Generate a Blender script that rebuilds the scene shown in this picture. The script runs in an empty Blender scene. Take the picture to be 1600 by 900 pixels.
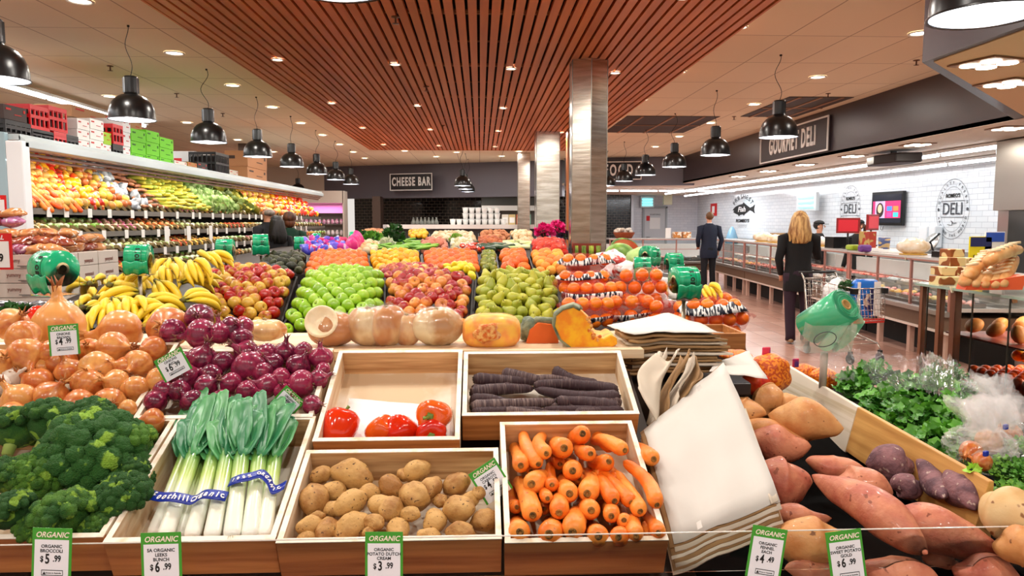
import bpy, bmesh, math, random
from mathutils import Vector, Matrix, Euler, noise
random.seed(7)
R=math.radians; PI=math.pi
SC=bpy.context.scene; COL=SC.collection
# ------------------------------------------------------------------ camera
FPX=1150.; TH=math.atan(103/FPX); PS=math.atan(50*math.cos(TH)/FPX); CZ=1.6
cam=bpy.data.cameras.new('camera'); co=bpy.data.objects.new('camera',cam); COL.objects.link(co)
cam.sensor_width=36; cam.lens=FPX/1600*36; cam.clip_start=.05; cam.clip_end=200
co.location=(0,0,CZ); co.rotation_euler=(PI/2-TH,0,-PS); SC.camera=co
# ------------------------------------------------------------------ world, exposure
W=bpy.data.worlds.new('world'); SC.world=W; W.use_nodes=True
W.node_tree.nodes['Background'].inputs[0].default_value=(1,.93,.86,1)
W.node_tree.nodes['Background'].inputs[1].default_value=.66
SC.view_settings.view_transform='Standard'; SC.view_settings.look='None'
SC.view_settings.exposure=.33; SC.view_settings.gamma=1; SC.view_settings.use_curve_mapping=False
SC.cycles.use_denoising=True; SC.cycles.max_bounces=7; SC.cycles.transparent_max_bounces=12
SC.cycles.caustics_reflective=False; SC.cycles.caustics_refractive=False; SC.cycles.sample_clamp_indirect=4
DOWN_W=13; PEND_W=9; TUBE_W=8
# ------------------------------------------------------------------ pixel helpers (turn a pixel of the photo into a point)
FW=Vector((math.sin(PS)*math.cos(TH),math.cos(PS)*math.cos(TH),-math.sin(TH)))
RT=Vector((math.cos(PS),-math.sin(PS),0)); UP=RT.cross(FW)
def ray(px,py): return FW+RT*((px-800)/FPX)+UP*((450-py)/FPX)
def P(px,py,D):
    r=ray(px,py); return Vector((0,0,CZ))+r*(D/r.y)
def Pz(px,py,z):
    r=ray(px,py); return Vector((0,0,CZ))+r*((z-CZ)/r.z)
def Ps(px,py,z0,D0,s):
    "meet the sloping plane z=z0+s*(y-D0)"
    r=ray(px,py); t=(z0-s*D0-CZ)/(r.z-s*r.y); return Vector((0,0,CZ))+r*t
# ------------------------------------------------------------------ colour and materials
def lin(h):
    if isinstance(h,str):
        h=h.lstrip('#'); c=[int(h[i:i+2],16)/255 for i in (0,2,4)]
    else: c=h
    return tuple(((x/12.92) if x<=.04045 else ((x+.055)/1.055)**2.4) for x in c)+(1,)
MATS={}
def mat(name,c='808080',rough=.5,metal=0,c2=None,scale=5,detail=4,lo=.38,hi=.62,rshift=0,stretch=None,bump=0,bscale=None,
        trans=0,ior=1.45,emit=None,es=0,coat=0,spec=.5,alpha=1,vrand=0,sss=0,spots=None,sscale=40,sthr=.3,grad=None,thin=False):
    if name in MATS: return MATS[name]
    m=bpy.data.materials.new(name); m.use_nodes=True; nt=m.node_tree; N=nt.nodes; L=nt.links
    b=N['Principled BSDF']; I=b.inputs
    I['Roughness'].default_value=rough; I['Metallic'].default_value=metal; I['IOR'].default_value=ior
    I['Transmission Weight'].default_value=trans; I['Coat Weight'].default_value=coat; I['Specular IOR Level'].default_value=spec
    I['Alpha'].default_value=alpha; I['Coat Roughness'].default_value=.08
    if sss: I['Subsurface Weight'].default_value=sss; I['Subsurface Radius'].default_value=(.02,.01,.006); I['Subsurface Scale'].default_value=.5
    I['Base Color'].default_value=lin(c)
    if emit: I['Emission Color'].default_value=lin(emit); I['Emission Strength'].default_value=es
    tc=N.new('ShaderNodeTexCoord'); oi=N.new('ShaderNodeObjectInfo')
    ad=N.new('ShaderNodeVectorMath'); ad.operation='ADD'; sc=N.new('ShaderNodeVectorMath'); sc.operation='SCALE'
    sc.inputs[0].default_value=(37.,51.,23.); L.new(oi.outputs['Random'],sc.inputs['Scale'])
    L.new(tc.outputs['Object'],ad.inputs[0]); L.new(sc.outputs[0],ad.inputs[1]); vec=ad.outputs[0]
    if stretch:
        mu=N.new('ShaderNodeVectorMath'); mu.operation='MULTIPLY'; mu.inputs[1].default_value=stretch
        L.new(vec,mu.inputs[0]); svec=mu.outputs[0]
    else: svec=vec
    cur=None
    if c2 is not None:
        n=N.new('ShaderNodeTexNoise'); n.inputs['Scale'].default_value=scale; n.inputs['Detail'].default_value=detail; L.new(svec,n.inputs['Vector'])
        fac=n.outputs['Fac']
        if rshift:
            ma=N.new('ShaderNodeMath'); ma.operation='MULTIPLY_ADD'; L.new(oi.outputs['Random'],ma.inputs[0]); ma.inputs[1].default_value=rshift; ma.inputs[2].default_value=-rshift/2
            a2=N.new('ShaderNodeMath'); a2.operation='ADD'; L.new(fac,a2.inputs[0]); L.new(ma.outputs[0],a2.inputs[1]); fac=a2.outputs[0]
        mr=N.new('ShaderNodeMapRange'); mr.inputs[1].default_value=lo; mr.inputs[2].default_value=hi; L.new(fac,mr.inputs[0])
        mx=N.new('ShaderNodeMix'); mx.data_type='RGBA'; mx.inputs[6].default_value=lin(c); mx.inputs[7].default_value=lin(c2); L.new(mr.outputs[0],mx.inputs[0]); cur=mx.outputs[2]
    if grad:   # (axis, lo, hi, [(pos,colour)...]) along the object's own axis
        ax,g0,g1,stops=grad
        sx=N.new('ShaderNodeSeparateXYZ'); L.new(tc.outputs['Object'],sx.inputs[0])
        mr=N.new('ShaderNodeMapRange'); mr.inputs[1].default_value=g0; mr.inputs[2].default_value=g1; L.new(sx.outputs[ax],mr.inputs[0])
        n=N.new('ShaderNodeTexNoise'); n.inputs['Scale'].default_value=scale; L.new(svec,n.inputs['Vector'])
        ma=N.new('ShaderNodeMath'); ma.operation='MULTIPLY_ADD'; L.new(n.outputs['Fac'],ma.inputs[0]); ma.inputs[1].default_value=.16; ma.inputs[2].default_value=-.08
        a2=N.new('ShaderNodeMath'); a2.operation='ADD'; L.new(mr.outputs[0],a2.inputs[0]); L.new(ma.outputs[0],a2.inputs[1])
        cr=N.new('ShaderNodeValToRGB'); e=cr.color_ramp.elements
        while len(e)<len(stops): e.new(.5)
        for el,(p,cc) in zip(e,stops): el.position=p; el.color=lin(cc)
        L.new(a2.outputs[0],cr.inputs[0]); cur=cr.outputs[0]
    if spots:
        v=N.new('ShaderNodeTexNoise'); v.inputs['Scale'].default_value=sscale; v.inputs['Detail'].default_value=2; L.new(vec,v.inputs['Vector'])
        mr=N.new('ShaderNodeMapRange'); mr.inputs[1].default_value=1-sthr; mr.inputs[2].default_value=1-sthr+.04; L.new(v.outputs['Fac'],mr.inputs[0])
        mx=N.new('ShaderNodeMix'); mx.data_type='RGBA'; mx.inputs[7].default_value=lin(spots); L.new(mr.outputs[0],mx.inputs[0])
        if cur is not None: L.new(cur,mx.inputs[6])
        else: mx.inputs[6].default_value=lin(c)
        cur=mx.outputs[2]
    if vrand:
        hs=N.new('ShaderNodeHueSaturation'); ma=N.new('ShaderNodeMath'); ma.operation='MULTIPLY_ADD'
        L.new(oi.outputs['Random'],ma.inputs[0]); ma.inputs[1].default_value=vrand; ma.inputs[2].default_value=1-vrand/2; L.new(ma.outputs[0],hs.inputs['Value'])
        if cur is not None: L.new(cur,hs.inputs['Color'])
        else: hs.inputs['Color'].default_value=lin(c)
        cur=hs.outputs[0]
    if cur is not None: L.new(cur,I['Base Color'])
    if bump:
        n=N.new('ShaderNodeTexNoise'); n.inputs['Scale'].default_value=bscale or scale*3; n.inputs['Detail'].default_value=5; L.new(svec,n.inputs['Vector'])
        bp=N.new('ShaderNodeBump'); bp.inputs['Strength'].default_value=bump; bp.inputs['Distance'].default_value=.01; L.new(n.outputs['Fac'],bp.inputs['Height']); L.new(bp.outputs[0],I['Normal'])
    MATS[name]=m; return m
def tilemat(name,c,c2,mortar,axes,bw,bh,ms=.006,rough=.15,offset=.5,bumpd=.3,spec=.5,bias=0,freq=2):
    "brick pattern in the object's own metres; axes picks which two coordinates run along and up"
    if name in MATS: return MATS[name]
    m=bpy.data.materials.new(name); m.use_nodes=True; nt=m.node_tree; N=nt.nodes; L=nt.links; b=N['Principled BSDF']
    tc=N.new('ShaderNodeTexCoord'); sx=N.new('ShaderNodeSeparateXYZ'); cx=N.new('ShaderNodeCombineXYZ'); L.new(tc.outputs['Object'],sx.inputs[0])
    L.new(sx.outputs[axes[0]],cx.inputs[0]); L.new(sx.outputs[axes[1]],cx.inputs[1])
    br=N.new('ShaderNodeTexBrick'); br.inputs['Scale'].default_value=1; br.inputs['Brick Width'].default_value=bw; br.inputs['Row Height'].default_value=bh
    br.inputs['Mortar Size'].default_value=ms; br.inputs['Mortar Smooth'].default_value=.1; br.inputs['Bias'].default_value=bias; br.offset=offset; br.offset_frequency=freq
    br.inputs['Color1'].default_value=lin(c); br.inputs['Color2'].default_value=lin(c2); br.inputs['Mortar'].default_value=lin(mortar)
    L.new(cx.outputs[0],br.inputs['Vector']); L.new(br.outputs['Color'],b.inputs['Base Color']); b.inputs['Roughness'].default_value=rough; b.inputs['Specular IOR Level'].default_value=spec
    if bumpd:
        bp=N.new('ShaderNodeBump'); bp.inputs['Strength'].default_value=bumpd; bp.inputs['Distance'].default_value=-.004; L.new(br.outputs['Fac'],bp.inputs['Height']); L.new(bp.outputs[0],b.inputs['Normal'])
    MATS[name]=m; return m
def woodmat(name,c,c2,axis=0,rough=.5,scale=14,knots=True,bump=.05,coat=0):
    "long grain along the given axis, with a few knots"
    st=[1,1,1]; st[axis]=.06
    return mat(name,c,rough=rough,c2=c2,scale=scale,detail=6,lo=.35,hi=.7,stretch=tuple(st),bump=bump,bscale=scale*4,coat=coat)
# ------------------------------------------------------------------ mesh builder
class MB:
    def __init__(s): s.v=[]; s.f=[]; s.sm=[]; s.mi=[]
    def add(s,vs,fs,smooth=False,mi=0,M=None):
        o=len(s.v)
        for p in vs:
            p=Vector(p)
            if M is not None: p=M@p
            s.v.append(p)
        for f in fs: s.f.append([i+o for i in f]); s.sm.append(smooth); s.mi.append(mi)
        return s
    def box(s,c,d,M=None,mi=0):
        x,y,z=c; a,b,e=d[0]/2,d[1]/2,d[2]/2
        vs=[(x+i*a,y+j*b,z+k*e) for k in (-1,1) for j in (-1,1) for i in (-1,1)]
        return s.add(vs,[(0,2,3,1),(4,5,7,6),(0,1,5,4),(2,6,7,3),(0,4,6,2),(1,3,7,5)],False,mi,M)
    def bx(s,a,b,M=None,mi=0):
        return s.box([(a[i]+b[i])/2 for i in range(3)],[abs(b[i]-a[i]) for i in range(3)],M,mi)
    def prism(s,poly,z0,z1,M=None,mi=0,smooth=False):
        n=len(poly); vs=[(x,y,z0) for x,y in poly]+[(x,y,z1) for x,y in poly]
        fs=[tuple(range(n-1,-1,-1)),tuple(range(n,2*n))]+[(i,(i+1)%n,n+(i+1)%n,n+i) for i in range(n)]
        return s.add(vs,fs,smooth,mi,M)
    def tube(s,pts,rad,n=8,caps=True,M=None,mi=0,smooth=True,flat=1):
        pts=[Vector(p) for p in pts]
        if not hasattr(rad,'__len__'): rad=[rad]*len(pts)
        vs=[]; prev=None
        for i,p in enumerate(pts):
            t=(pts[min(i+1,len(pts)-1)]-pts[max(i-1,0)]).normalized()
            if prev is None:
                a=Vector((0,0,1)) if abs(t.z)<.9 else Vector((1,0,0)); u=t.cross(a).normalized()
            else: u=(prev-t*prev.dot(t)).normalized()
            w=t.cross(u); prev=u
            for k in range(n):
                an=2*PI*k/n; vs.append(p+(u*math.cos(an)+w*math.sin(an)*flat)*rad[i])
        fs=[(i*n+k,i*n+(k+1)%n,(i+1)*n+(k+1)%n,(i+1)*n+k) for i in range(len(pts)-1) for k in range(n)]
        if caps: fs+= [tuple(range(n-1,-1,-1)),tuple(range((len(pts)-1)*n,len(pts)*n))]
        return s.add(vs,fs,smooth,mi,M)
    def lathe(s,prof,n=16,M=None,mi=0,smooth=True,cap=True,fn=None):
        vs=[];m=len(prof)
        for i,(r,z) in enumerate(prof):
            for k in range(n):
                an=2*PI*k/n; rr=r*(fn(an,i/(m-1)) if fn else 1); vs.append((rr*math.cos(an),rr*math.sin(an),z))
        fs=[(i*n+k,i*n+(k+1)%n,(i+1)*n+(k+1)%n,(i+1)*n+k) for i in range(m-1) for k in range(n)]
        if cap:
            if prof[0][0]>1e-4: fs.append(tuple(range(n-1,-1,-1)))
            if prof[-1][0]>1e-4: fs.append(tuple(range((m-1)*n,m*n)))
        return s.add(vs,fs,smooth,mi,M)
    def ball(s,c,r,nu=12,nv=8,M=None,mi=0,fn=None):
        if not hasattr(r,'__len__'): r=(r,r,r)
        vs=[];
        for i in range(nv+1):
            th=PI*i/nv
            for k in range(nu):
                an=2*PI*k/nu; d=Vector((math.sin(th)*math.cos(an),math.sin(th)*math.sin(an),-math.cos(th)))
                q=fn(d) if fn else 1
                vs.append((c[0]+d.x*r[0]*q,c[1]+d.y*r[1]*q,c[2]+d.z*r[2]*q))
        fs=[(i*nu+k,i*nu+(k+1)%nu,(i+1)*nu+(k+1)%nu,(i+1)*nu+k) for i in range(nv) for k in range(nu)]
        return s.add(vs,fs,True,mi,M)
    def sheet(s,fn,nu,nv,th=0,M=None,mi=0,smooth=True):
        "surface fn(u,v) with a thickness"
        g=[[Vector(fn(i/nu,j/nv)) for i in range(nu+1)] for j in range(nv+1)]
        vs=[p for row in g for p in row]; a=nu+1
        fs=[(j*a+i,j*a+i+1,(j+1)*a+i+1,(j+1)*a+i) for j in range(nv) for i in range(nu)]
        if th:
            nrm=[]
            for j in range(nv+1):
                for i in range(nu+1):
                    du=g[j][min(i+1,nu)]-g[j][max(i-1,0)]; dv=g[min(j+1,nv)][i]-g[max(j-1,0)][i]; nrm.append(du.cross(dv).normalized())
            o=len(vs); vs=vs+[p-n*th for p,n in zip(vs,nrm)]
            fs=fs+[tuple(o+i for i in reversed(f)) for f in fs]
            edge=[j*a+0 for j in range(nv+1)]; e2=[j*a+nu for j in range(nv+1)]; e3=list(range(a)); e4=[nv*a+i for i in range(a)]
            for e,fl in ((edge,0),(e2,1),(e3,1),(e4,0)):
                for p,q in zip(e,e[1:]):
                    fs.append((p,q,o+q,o+p) if not fl else (q,p,o+p,o+q))
        return s.add(vs,fs,smooth,mi,M)
    def build(s,name,mats,parent=None,loc=None,rot=None,bevel=0,subd=0):
        me=bpy.data.meshes.new(name); me.from_pydata([tuple(p) for p in s.v],[],s.f)
        me.polygons.foreach_set('use_smooth',s.sm); me.polygons.foreach_set('material_index',s.mi); me.update()
        if not isinstance(mats,(list,tuple)): mats=[mats]
        for m in mats: me.materials.append(m)
        o=bpy.data.objects.new(name,me); COL.objects.link(o)
        if parent is not None: o.parent=parent
        if loc is not None: o.location=loc
        if rot is not None: o.rotation_euler=rot
        if bevel:
            md=o.modifiers.new('b','BEVEL'); md.width=bevel; md.segments=2; md.limit_method='ANGLE'; md.angle_limit=R(40)
        if subd:
            md=o.modifiers.new('s','SUBSURF'); md.levels=subd; md.render_levels=subd
        return o
def tag(o,label,cat,group=None,kind=None):
    o['label']=label; o['category']=cat
    if group: o['group']=group
    if kind: o['kind']=kind
    return o
def thing(name,label,cat,loc=(0,0,0),rot=(0,0,0),group=None):
    o=bpy.data.objects.new(name,None); COL.objects.link(o); o.location=loc
    o.rotation_euler=rot if hasattr(rot,'__len__') or isinstance(rot,Euler) else (0,0,rot)
    o.empty_display_size=.05
    return tag(o,label,cat,group)
def struct(o): o['kind']='structure'; return o
KIDS={}
def kids(o): return [c for c in list(COL.objects) if c.parent==o] if o.name not in KIDS else KIDS[o.name]
def freeze(o):
    "remember a prototype's children so copying many stays quick"
    for c in (k:=[c for c in list(COL.objects) if c.parent==o]): freeze(c)
    KIDS[o.name]=k; return o
def dup(o,loc=None,rot=None,scale=None,label=None,group=None,parent=None):
    c=o.copy(); COL.objects.link(c)
    if parent is not None: c.parent=parent
    if loc is not None: c.location=loc
    if rot is not None:
        if isinstance(rot,Matrix): c.rotation_euler=rot.to_euler()
        else: c.rotation_euler=rot
    if scale is not None: c.scale=scale if hasattr(scale,'__len__') else (scale,)*3
    if label: c['label']=label
    if group: c['group']=group
    ks=kids(o); KIDS[c.name]=[dup(k,parent=c) for k in ks] if ks else []
    return c
USED=set()
def put(proto,**k):
    "the first call moves the prototype itself, later calls copy it"
    if proto.name in USED: return dup(proto,**k)
    USED.add(proto.name)
    if proto.name not in KIDS: freeze(proto)
    if k.get('loc') is not None: proto.location=k['loc']
    r=k.get('rot')
    if r is not None: proto.rotation_euler=r.to_euler() if isinstance(r,Matrix) else r
    s=k.get('scale')
    if s is not None: proto.scale=s if hasattr(s,'__len__') else (s,)*3
    if k.get('label'): proto['label']=k['label']
    if k.get('group'): proto['group']=k['group']
    return proto
def text(name,s,size,m,parent,loc,rot=(PI/2,0,0),align='CENTER',ext=.0004,off=0,sx=1,shear=0,sp=1):
    cu=bpy.data.curves.new(name,'FONT'); cu.body=s; cu.size=size; cu.extrude=ext; cu.offset=off; cu.align_x=align; cu.align_y='CENTER'; cu.shear=shear; cu.space_character=sp
    cu.resolution_u=3; cu.materials.append(m); o=bpy.data.objects.new(name,cu); COL.objects.link(o); o.parent=parent; o.location=loc; o.rotation_euler=rot; o.scale=(sx,1,1)
    me=bpy.data.meshes.new_from_object(o); n=bpy.data.objects.new(name,me); COL.objects.link(n)
    n.parent=parent; n.location=loc; n.rotation_euler=rot; n.scale=(sx,1,1); bpy.data.objects.remove(o); return n
def align(d,up=(0,0,1),roll=0):
    "rotation whose local Y runs along d"
    y=Vector(d).normalized(); x=y.cross(Vector(up))
    if x.length<1e-4: x=Vector((1,0,0))
    x.normalize(); z=x.cross(y); m=Matrix((x,y,z)).transposed()
    if roll: m=m@Matrix.Rotation(roll,3,'Y')
    return m
ORD=['first','second','third','fourth','fifth','sixth','seventh','eighth','ninth','tenth','eleventh','twelfth']+['thirteenth','fourteenth','fifteenth','sixteenth','seventeenth','eighteenth','nineteenth','twentieth','twenty-first','twenty-second']
def ordn(i): return ORD[i] if i<22 else 'farthest'
def rowlabels(items,noun,where,nrows,names=None,group=None):
    "items: (object, px, py); gives each its place by row and order from the left"
    items=sorted(items,key=lambda t:t[2]); n=len(items); k=nrows
    names=names or {1:['only'],2:['back','front'],3:['back','middle','front'],4:['back','second','third','front'],5:['back','second','middle','fourth','front']}[k]
    for r in range(k):
        row=sorted(items[r*n//k:(r+1)*n//k],key=lambda t:t[1])
        for i,(o,_,_) in enumerate(row):
            if i<=(len(row)-1)/2: pos='leftmost' if i==0 else ORD[i]+' from left'
            else:
                j=len(row)-1-i; pos='rightmost' if j==0 else ORD[j]+' from right'
            o['label']='%s, %s in the %s row %s'%(noun,pos,names[r],where)
            if group: o['group']=group
def rndrot(): return Euler((random.uniform(0,6.3),random.uniform(0,6.3),random.uniform(0,6.3)))
def light(kind,name,loc,power,color=(1,.93,.84),size=.15,rot=(0,0,0),sy=None,parent=None,spread=None):
    l=bpy.data.lights.new(name,kind); l.energy=power; l.color=color
    if kind=='AREA':
        l.shape='DISK' if sy is None else 'RECTANGLE'; l.size=size
        if sy: l.size_y=sy
        if spread: l.spread=spread
    else: l.shadow_soft_size=size
    o=bpy.data.objects.new(name,l); COL.objects.link(o); o.location=loc; o.rotation_euler=rot
    if parent is not None: o.parent=parent
    return o
# common materials
BLACK=mat('black_metal','0a0b0c',rough=.28,spec=.6); WHITE=mat('white_paint','eeeeec',rough=.4); CHROME=mat('stainless','e4dfd4',rough=.2,metal=1,c2='c4bcae',scale=3,stretch=(1,1,8),bump=.06,bscale=4)
DARK=mat('dark_plastic','141414',rough=.45); GREYM=mat('grey_metal','9aa0a2',rough=.35,metal=.7)
GLASS=mat('clear_glass','f4fbf8',rough=.02,trans=1,ior=1.12,spec=.4)
ACRY=mat('clear_acrylic','f2f6f2',rough=.05,trans=1,ior=1.15)
BLKINK=mat('black_ink','101010',rough=.6); WHT=mat('white_lettering','f2f2f0',rough=.5); REDINK=mat('red_ink','d01818',rough=.5)
# ================================================================== THE ROOM
CH=3.4; SH=3.25; FX=5.6; FZ=2.67; WX=8.8; SX0,SX1=-2.5,2.23; SY1=17.2
floor_m=tilemat('floor_tile','c9a090','b88c7c','927466',(0,1),.33,.33,.004,rough=.22,offset=0,bumpd=.15)
struct(MB().bx((-8.5,-4,-.1),(WX+.2,31.3,0)).build('floor',floor_m))
ceil_m=tilemat('ceiling_tile','f3e2c6','eddabc','b59c82',(1,0),1.2,.6,.007,rough=.75,offset=0,bumpd=.1,spec=.2)
struct(MB().bx((-8.5,-4,CH),(FX+.05,27,CH+.1)).build('ceiling',ceil_m))
# timber slat ceiling
SLW=woodmat('cedar_slats','dc8248','b96534',axis=1,rough=.42,scale=7,bump=.02)
b=MB(); pitch=.0928; n=int((SX1-SX0)/pitch)
for i in range(n+1):
    x=SX0+i*pitch+.034
    y=-3.; random.seed(i)
    b.bx((x-.034,y,SH),(x+.034,SY1,SH+.035))
struct(b.build('ceiling_slats',[SLW]))
b=MB()
for k in range(11):
    y=-1.95+2.02*k
    if y<SY1: b.bx((SX0,y,SH+.036),(SX1,y+.06,SH+.055))
for k in range(21):
    y=-2+1.01*k
    if y<SY1: b.bx((SX0,y,SH+.036),(SX1,y+.02,SH+.05))
struct(b.build('ceiling_battens',mat('batten','a5785a',rough=.6)))
struct(MB().bx((SX0+.02,-3,SH+.1),(SX1-.02,SY1-.02,SH+.13)).build('ceiling_cavity',mat('cavity_black','120a08',rough=.8)))
struct(MB().bx((SX0-.02,-3,SH-.005),(SX0,SY1,CH)).bx((SX1,-3,SH-.005),(SX1+.02,SY1,CH)).bx((SX0,SY1,SH-.005),(SX1,SY1+.02,CH)).build('trim_1',SLW))
# left wall, back wall behind the camera stays open to the rest of the shop
CREAM=mat('cream_wall','d9cdbd',rough=.7)
struct(MB().bx((-8.6,-4,0),(-8.5,27,CH)).build('wall_left',CREAM))
# far bulkhead over the cheese counter, set slightly at an angle
GREYP=mat('grey_bulkhead','6f6d78',rough=.38,spec=.5); DGREY=mat('charcoal_bulkhead','3f373b',rough=.33,spec=.6)
def wallseg(a,c,z0,z1,th,m,name):
    a=Vector(a); c=Vector(c); d=(c-a); L=d.length; ang=math.atan2(d.y,d.x)
    return struct(MB().bx((0,0,0),(L,th,z1-z0)).build(name,m,loc=(a.x,a.y,z0),rot=(0,0,ang)))
A0,A1=(-5.1,24.6),(2.4,21.6)
wallseg(A0,A1,2.36,CH,.3,GREYP,'trim_2')
wallseg((-8.5,24.6),(-5.1,24.6),0,CH,.2,CREAM,'wall_far_left')
BLKT=tilemat('black_subway_tile','0b0b0d','141416','8a8378',(0,2),.2,.1,.005,rough=.12)
o=wallseg((-4.4,26.2),(3.0,23.2),0,2.6,.1,BLKT,'wall_far')
# bulkhead over the seafood counter and black tiled pier below it
wallseg((2.4,21.0),(5.9,20.2),2.62,CH,.3,GREYP,'trim_3')
wallseg((2.6,29.0),(6.0,29.0),0,3.0,.1,BLKT,'wall_far_tiled')
# deli bulkhead along the right
b=MB(); b.prism([(FX,6.6),(FX+.25,6.6),(FX+.25,20.4),(FX,20.4)],FZ,CH)
struct(b.build('trim_4',DGREY))
SOF=mat('beige_soffit','d8bf98',rough=.7,spec=.2)
# nearer lowered box that juts out at 45 degrees
poly=[(3.03,-4),(3.03,4.9),(FX+.02,7.45),(FX+.25,7.45),(WX,7.45),(WX,-4)]
struct(MB().prism(poly,FZ,FZ+.02).build('ceiling_lowered',SOF,loc=(0,0,-.007)))
struct(MB().prism([(3.03,-4),(3.03,4.9),(FX,7.45),(FX,7.6),(2.98,4.95),(2.98,-4)][::-1],FZ,CH).build('trim_5',DGREY))
DC=mat('deli_ceiling','ded2c2',rough=.7,spec=.2)
struct(MB().bx((FX,7.45,FZ-.005),(WX+.1,29.8,FZ+.05)).bx((2.4,21.2,FZ),(FX,29.8,FZ+.05)).build('ceiling_deli',DC))
WT=tilemat('white_subway_tile','e9eef2','dfe6ec','b9c0c8',(1,2),.3,.1,.004,rough=.12)
struct(MB().bx((WX,-4,0),(WX+.1,31,FZ+.05)).build('wall_right',WT))
WTF=tilemat('white_far_tile','dfe3ea','d6dbe4','bcc2ca',(0,2),.3,.1,.004,rough=.2)
struct(MB().bx((6.0,29.6,0),(WX,29.7,FZ+.05)).build('wall_far_right',WTF))
struct(MB().bx((5.95,28.9,0),(6.05,29.7,FZ)).build('trim_6',mat('steel_edge','b9bcc0',rough=.4,metal=.5)))
# door in the far right corner
d=struct(thing('door_1','','door')); del d['label']; del d['category']; d.location=(7.05,29.58,0)
dlf=MB().bx((-.42,-.05,0),(.42,-.01,2.15)).build('door_leaf',mat('door_grey','c9ced2',rough=.45),d,bevel=.004)
MB().bx((-.5,-.07,0),(-.43,0,2.22)).bx((.43,-.07,0),(.5,0,2.22)).bx((-.5,-.07,2.16),(.5,0,2.23)).build('door_frame',mat('door_frame','aab0b4',rough=.45),d)
MB().tube([(-.34,-.06,1.0),(-.34,-.12,1.0),(-.2,-.12,1.0)],.012).build('door_handle',GREYM,dlf)
MB().box((0,-.055,1.55),(.42,.008,.45)).build('door_notice',WHITE,d)
MB().box((-.28,-.055,1.75),(.14,.008,.2)).build('door_notice',REDINK,d)
text('lettering','WARNING',.09,BLKINK,d,(0,-.062,1.9))
# ------------------------------------------------------------------ ceiling lights
glow=mat('lamp_glow','ffffff',emit='fff3e0',es=9)
rim=mat('light_rim','e8e2d8',rough=.4)
def mk_down(label,group,z):
    t=thing('downlight',label,'ceiling light',group=group)
    MB().lathe([(.105,-.004),(.105,-.012),(.088,-.014),(.08,-.004)],20,cap=False).build('trim_ring',rim,t)
    MB().lathe([(.001,-.003),(.085,-.003)],20,cap=False).build('diffuser',glow,t)
    return t
dl=mk_down('round white downlight in the beige tiled ceiling left of the timber slats','tiled ceiling downlights left',CH)
def downs(proto,pts,z,w,lab,grp,col=(1,.94,.86)):
    for i,(x,y) in enumerate(pts):
        t=put(proto,loc=(x,y,z),label=(ordn(i)+' nearest '+lab if len(pts)<20 else 'small bright spotlight between timber slats, %s column from left, %s row from front'%(ORD[i//7],ORD[i%7])),group=grp)
        light('AREA','lamp_light',(0,0,-.02),w,col,.15,parent=t)
downs(dl,[(-3.25,.75+1.86*k) for k in range(12)],CH,DOWN_W,'round white downlight in the beige tiled ceiling left of the timber slats','downlights left of the slats')
downs(dl,[(-5.3,2.6+2.8*k) for k in range(7)],CH,DOWN_W,'round white downlight in the ceiling above the left fridge aisle','downlights above the fridge aisle')
downs(dl,[(4.2,7.04+2.13*k) for k in range(6)],CH,DOWN_W,'round white downlight in the tiled ceiling beside the charcoal bulkhead','downlights beside the bulkhead')
downs(dl,[(-1.9,19),(-.6,19.3),(1.,19),(-1.2,20.6),(.6,20.4)],CH,DOWN_W,'round white downlight in the ceiling strip before the cheese bulkhead','downlights before the far bulkhead')
sl=mk_down('small bright spotlight set between the timber ceiling slats','slat spots',SH)
downs(sl,[(x,y+.17*i) for i,x in enumerate((-2.05,-.88,.34,1.5)) for y in (-.6,2.3,5.0,7.75,10.5,13.2,16.)],SH,DOWN_W*1.3,'small bright spotlight set between the timber ceiling slats','spotlights among the slats')
for o in list(COL.objects):
    if o.get('group')=='spotlights among the slats': o.scale=(.6,.6,1)
downs(sl,[(2.42,.8+2.03*k) for k in range(8)],CH,DOWN_W*.6,'small spotlight in the tiled ceiling just right of the timber slats','spotlights right of the slats')
for o in list(COL.objects):
    if o.get('group')=='spotlights right of the slats': o.scale=(.55,.55,1)
# ------------------------------------------------------------------ pendants
def mk_pendant():
    t=thing('pendant_lamp','black dome pendant lamp','pendant lamp')
    prof=[(.2,0),(.199,.05),(.19,.105),(.168,.155),(.135,.195),(.095,.22),(.062,.23),(.06,.39),(.053,.395)]
    sh=MB().lathe(prof,32,cap=False).lathe([(.053,.395),(.001,.396)],32,cap=False).lathe([(.2,0),(.209,-.004),(.209,.004),(.2,.008)],32,cap=False).build('shade',BLACK,t)
    MB().lathe([(.197,.002),(.195,.05),(.186,.102),(.164,.152),(.131,.19),(.09,.214),(.001,.218)],32,cap=False).build('shade_lining',mat('lining','dfe4ee',rough=.25,metal=.4,emit='dfe8ff',es=.25),sh)
    MB().ball((0,0,.12),(.04,.04,.055),10,8).build('bulb',mat('bulb_glow','ffffff',emit='f4f2ff',es=5),t)
    return t
CORD=mat('black_cord','1a1512',rough=.6)
pend=mk_pendant()
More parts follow.
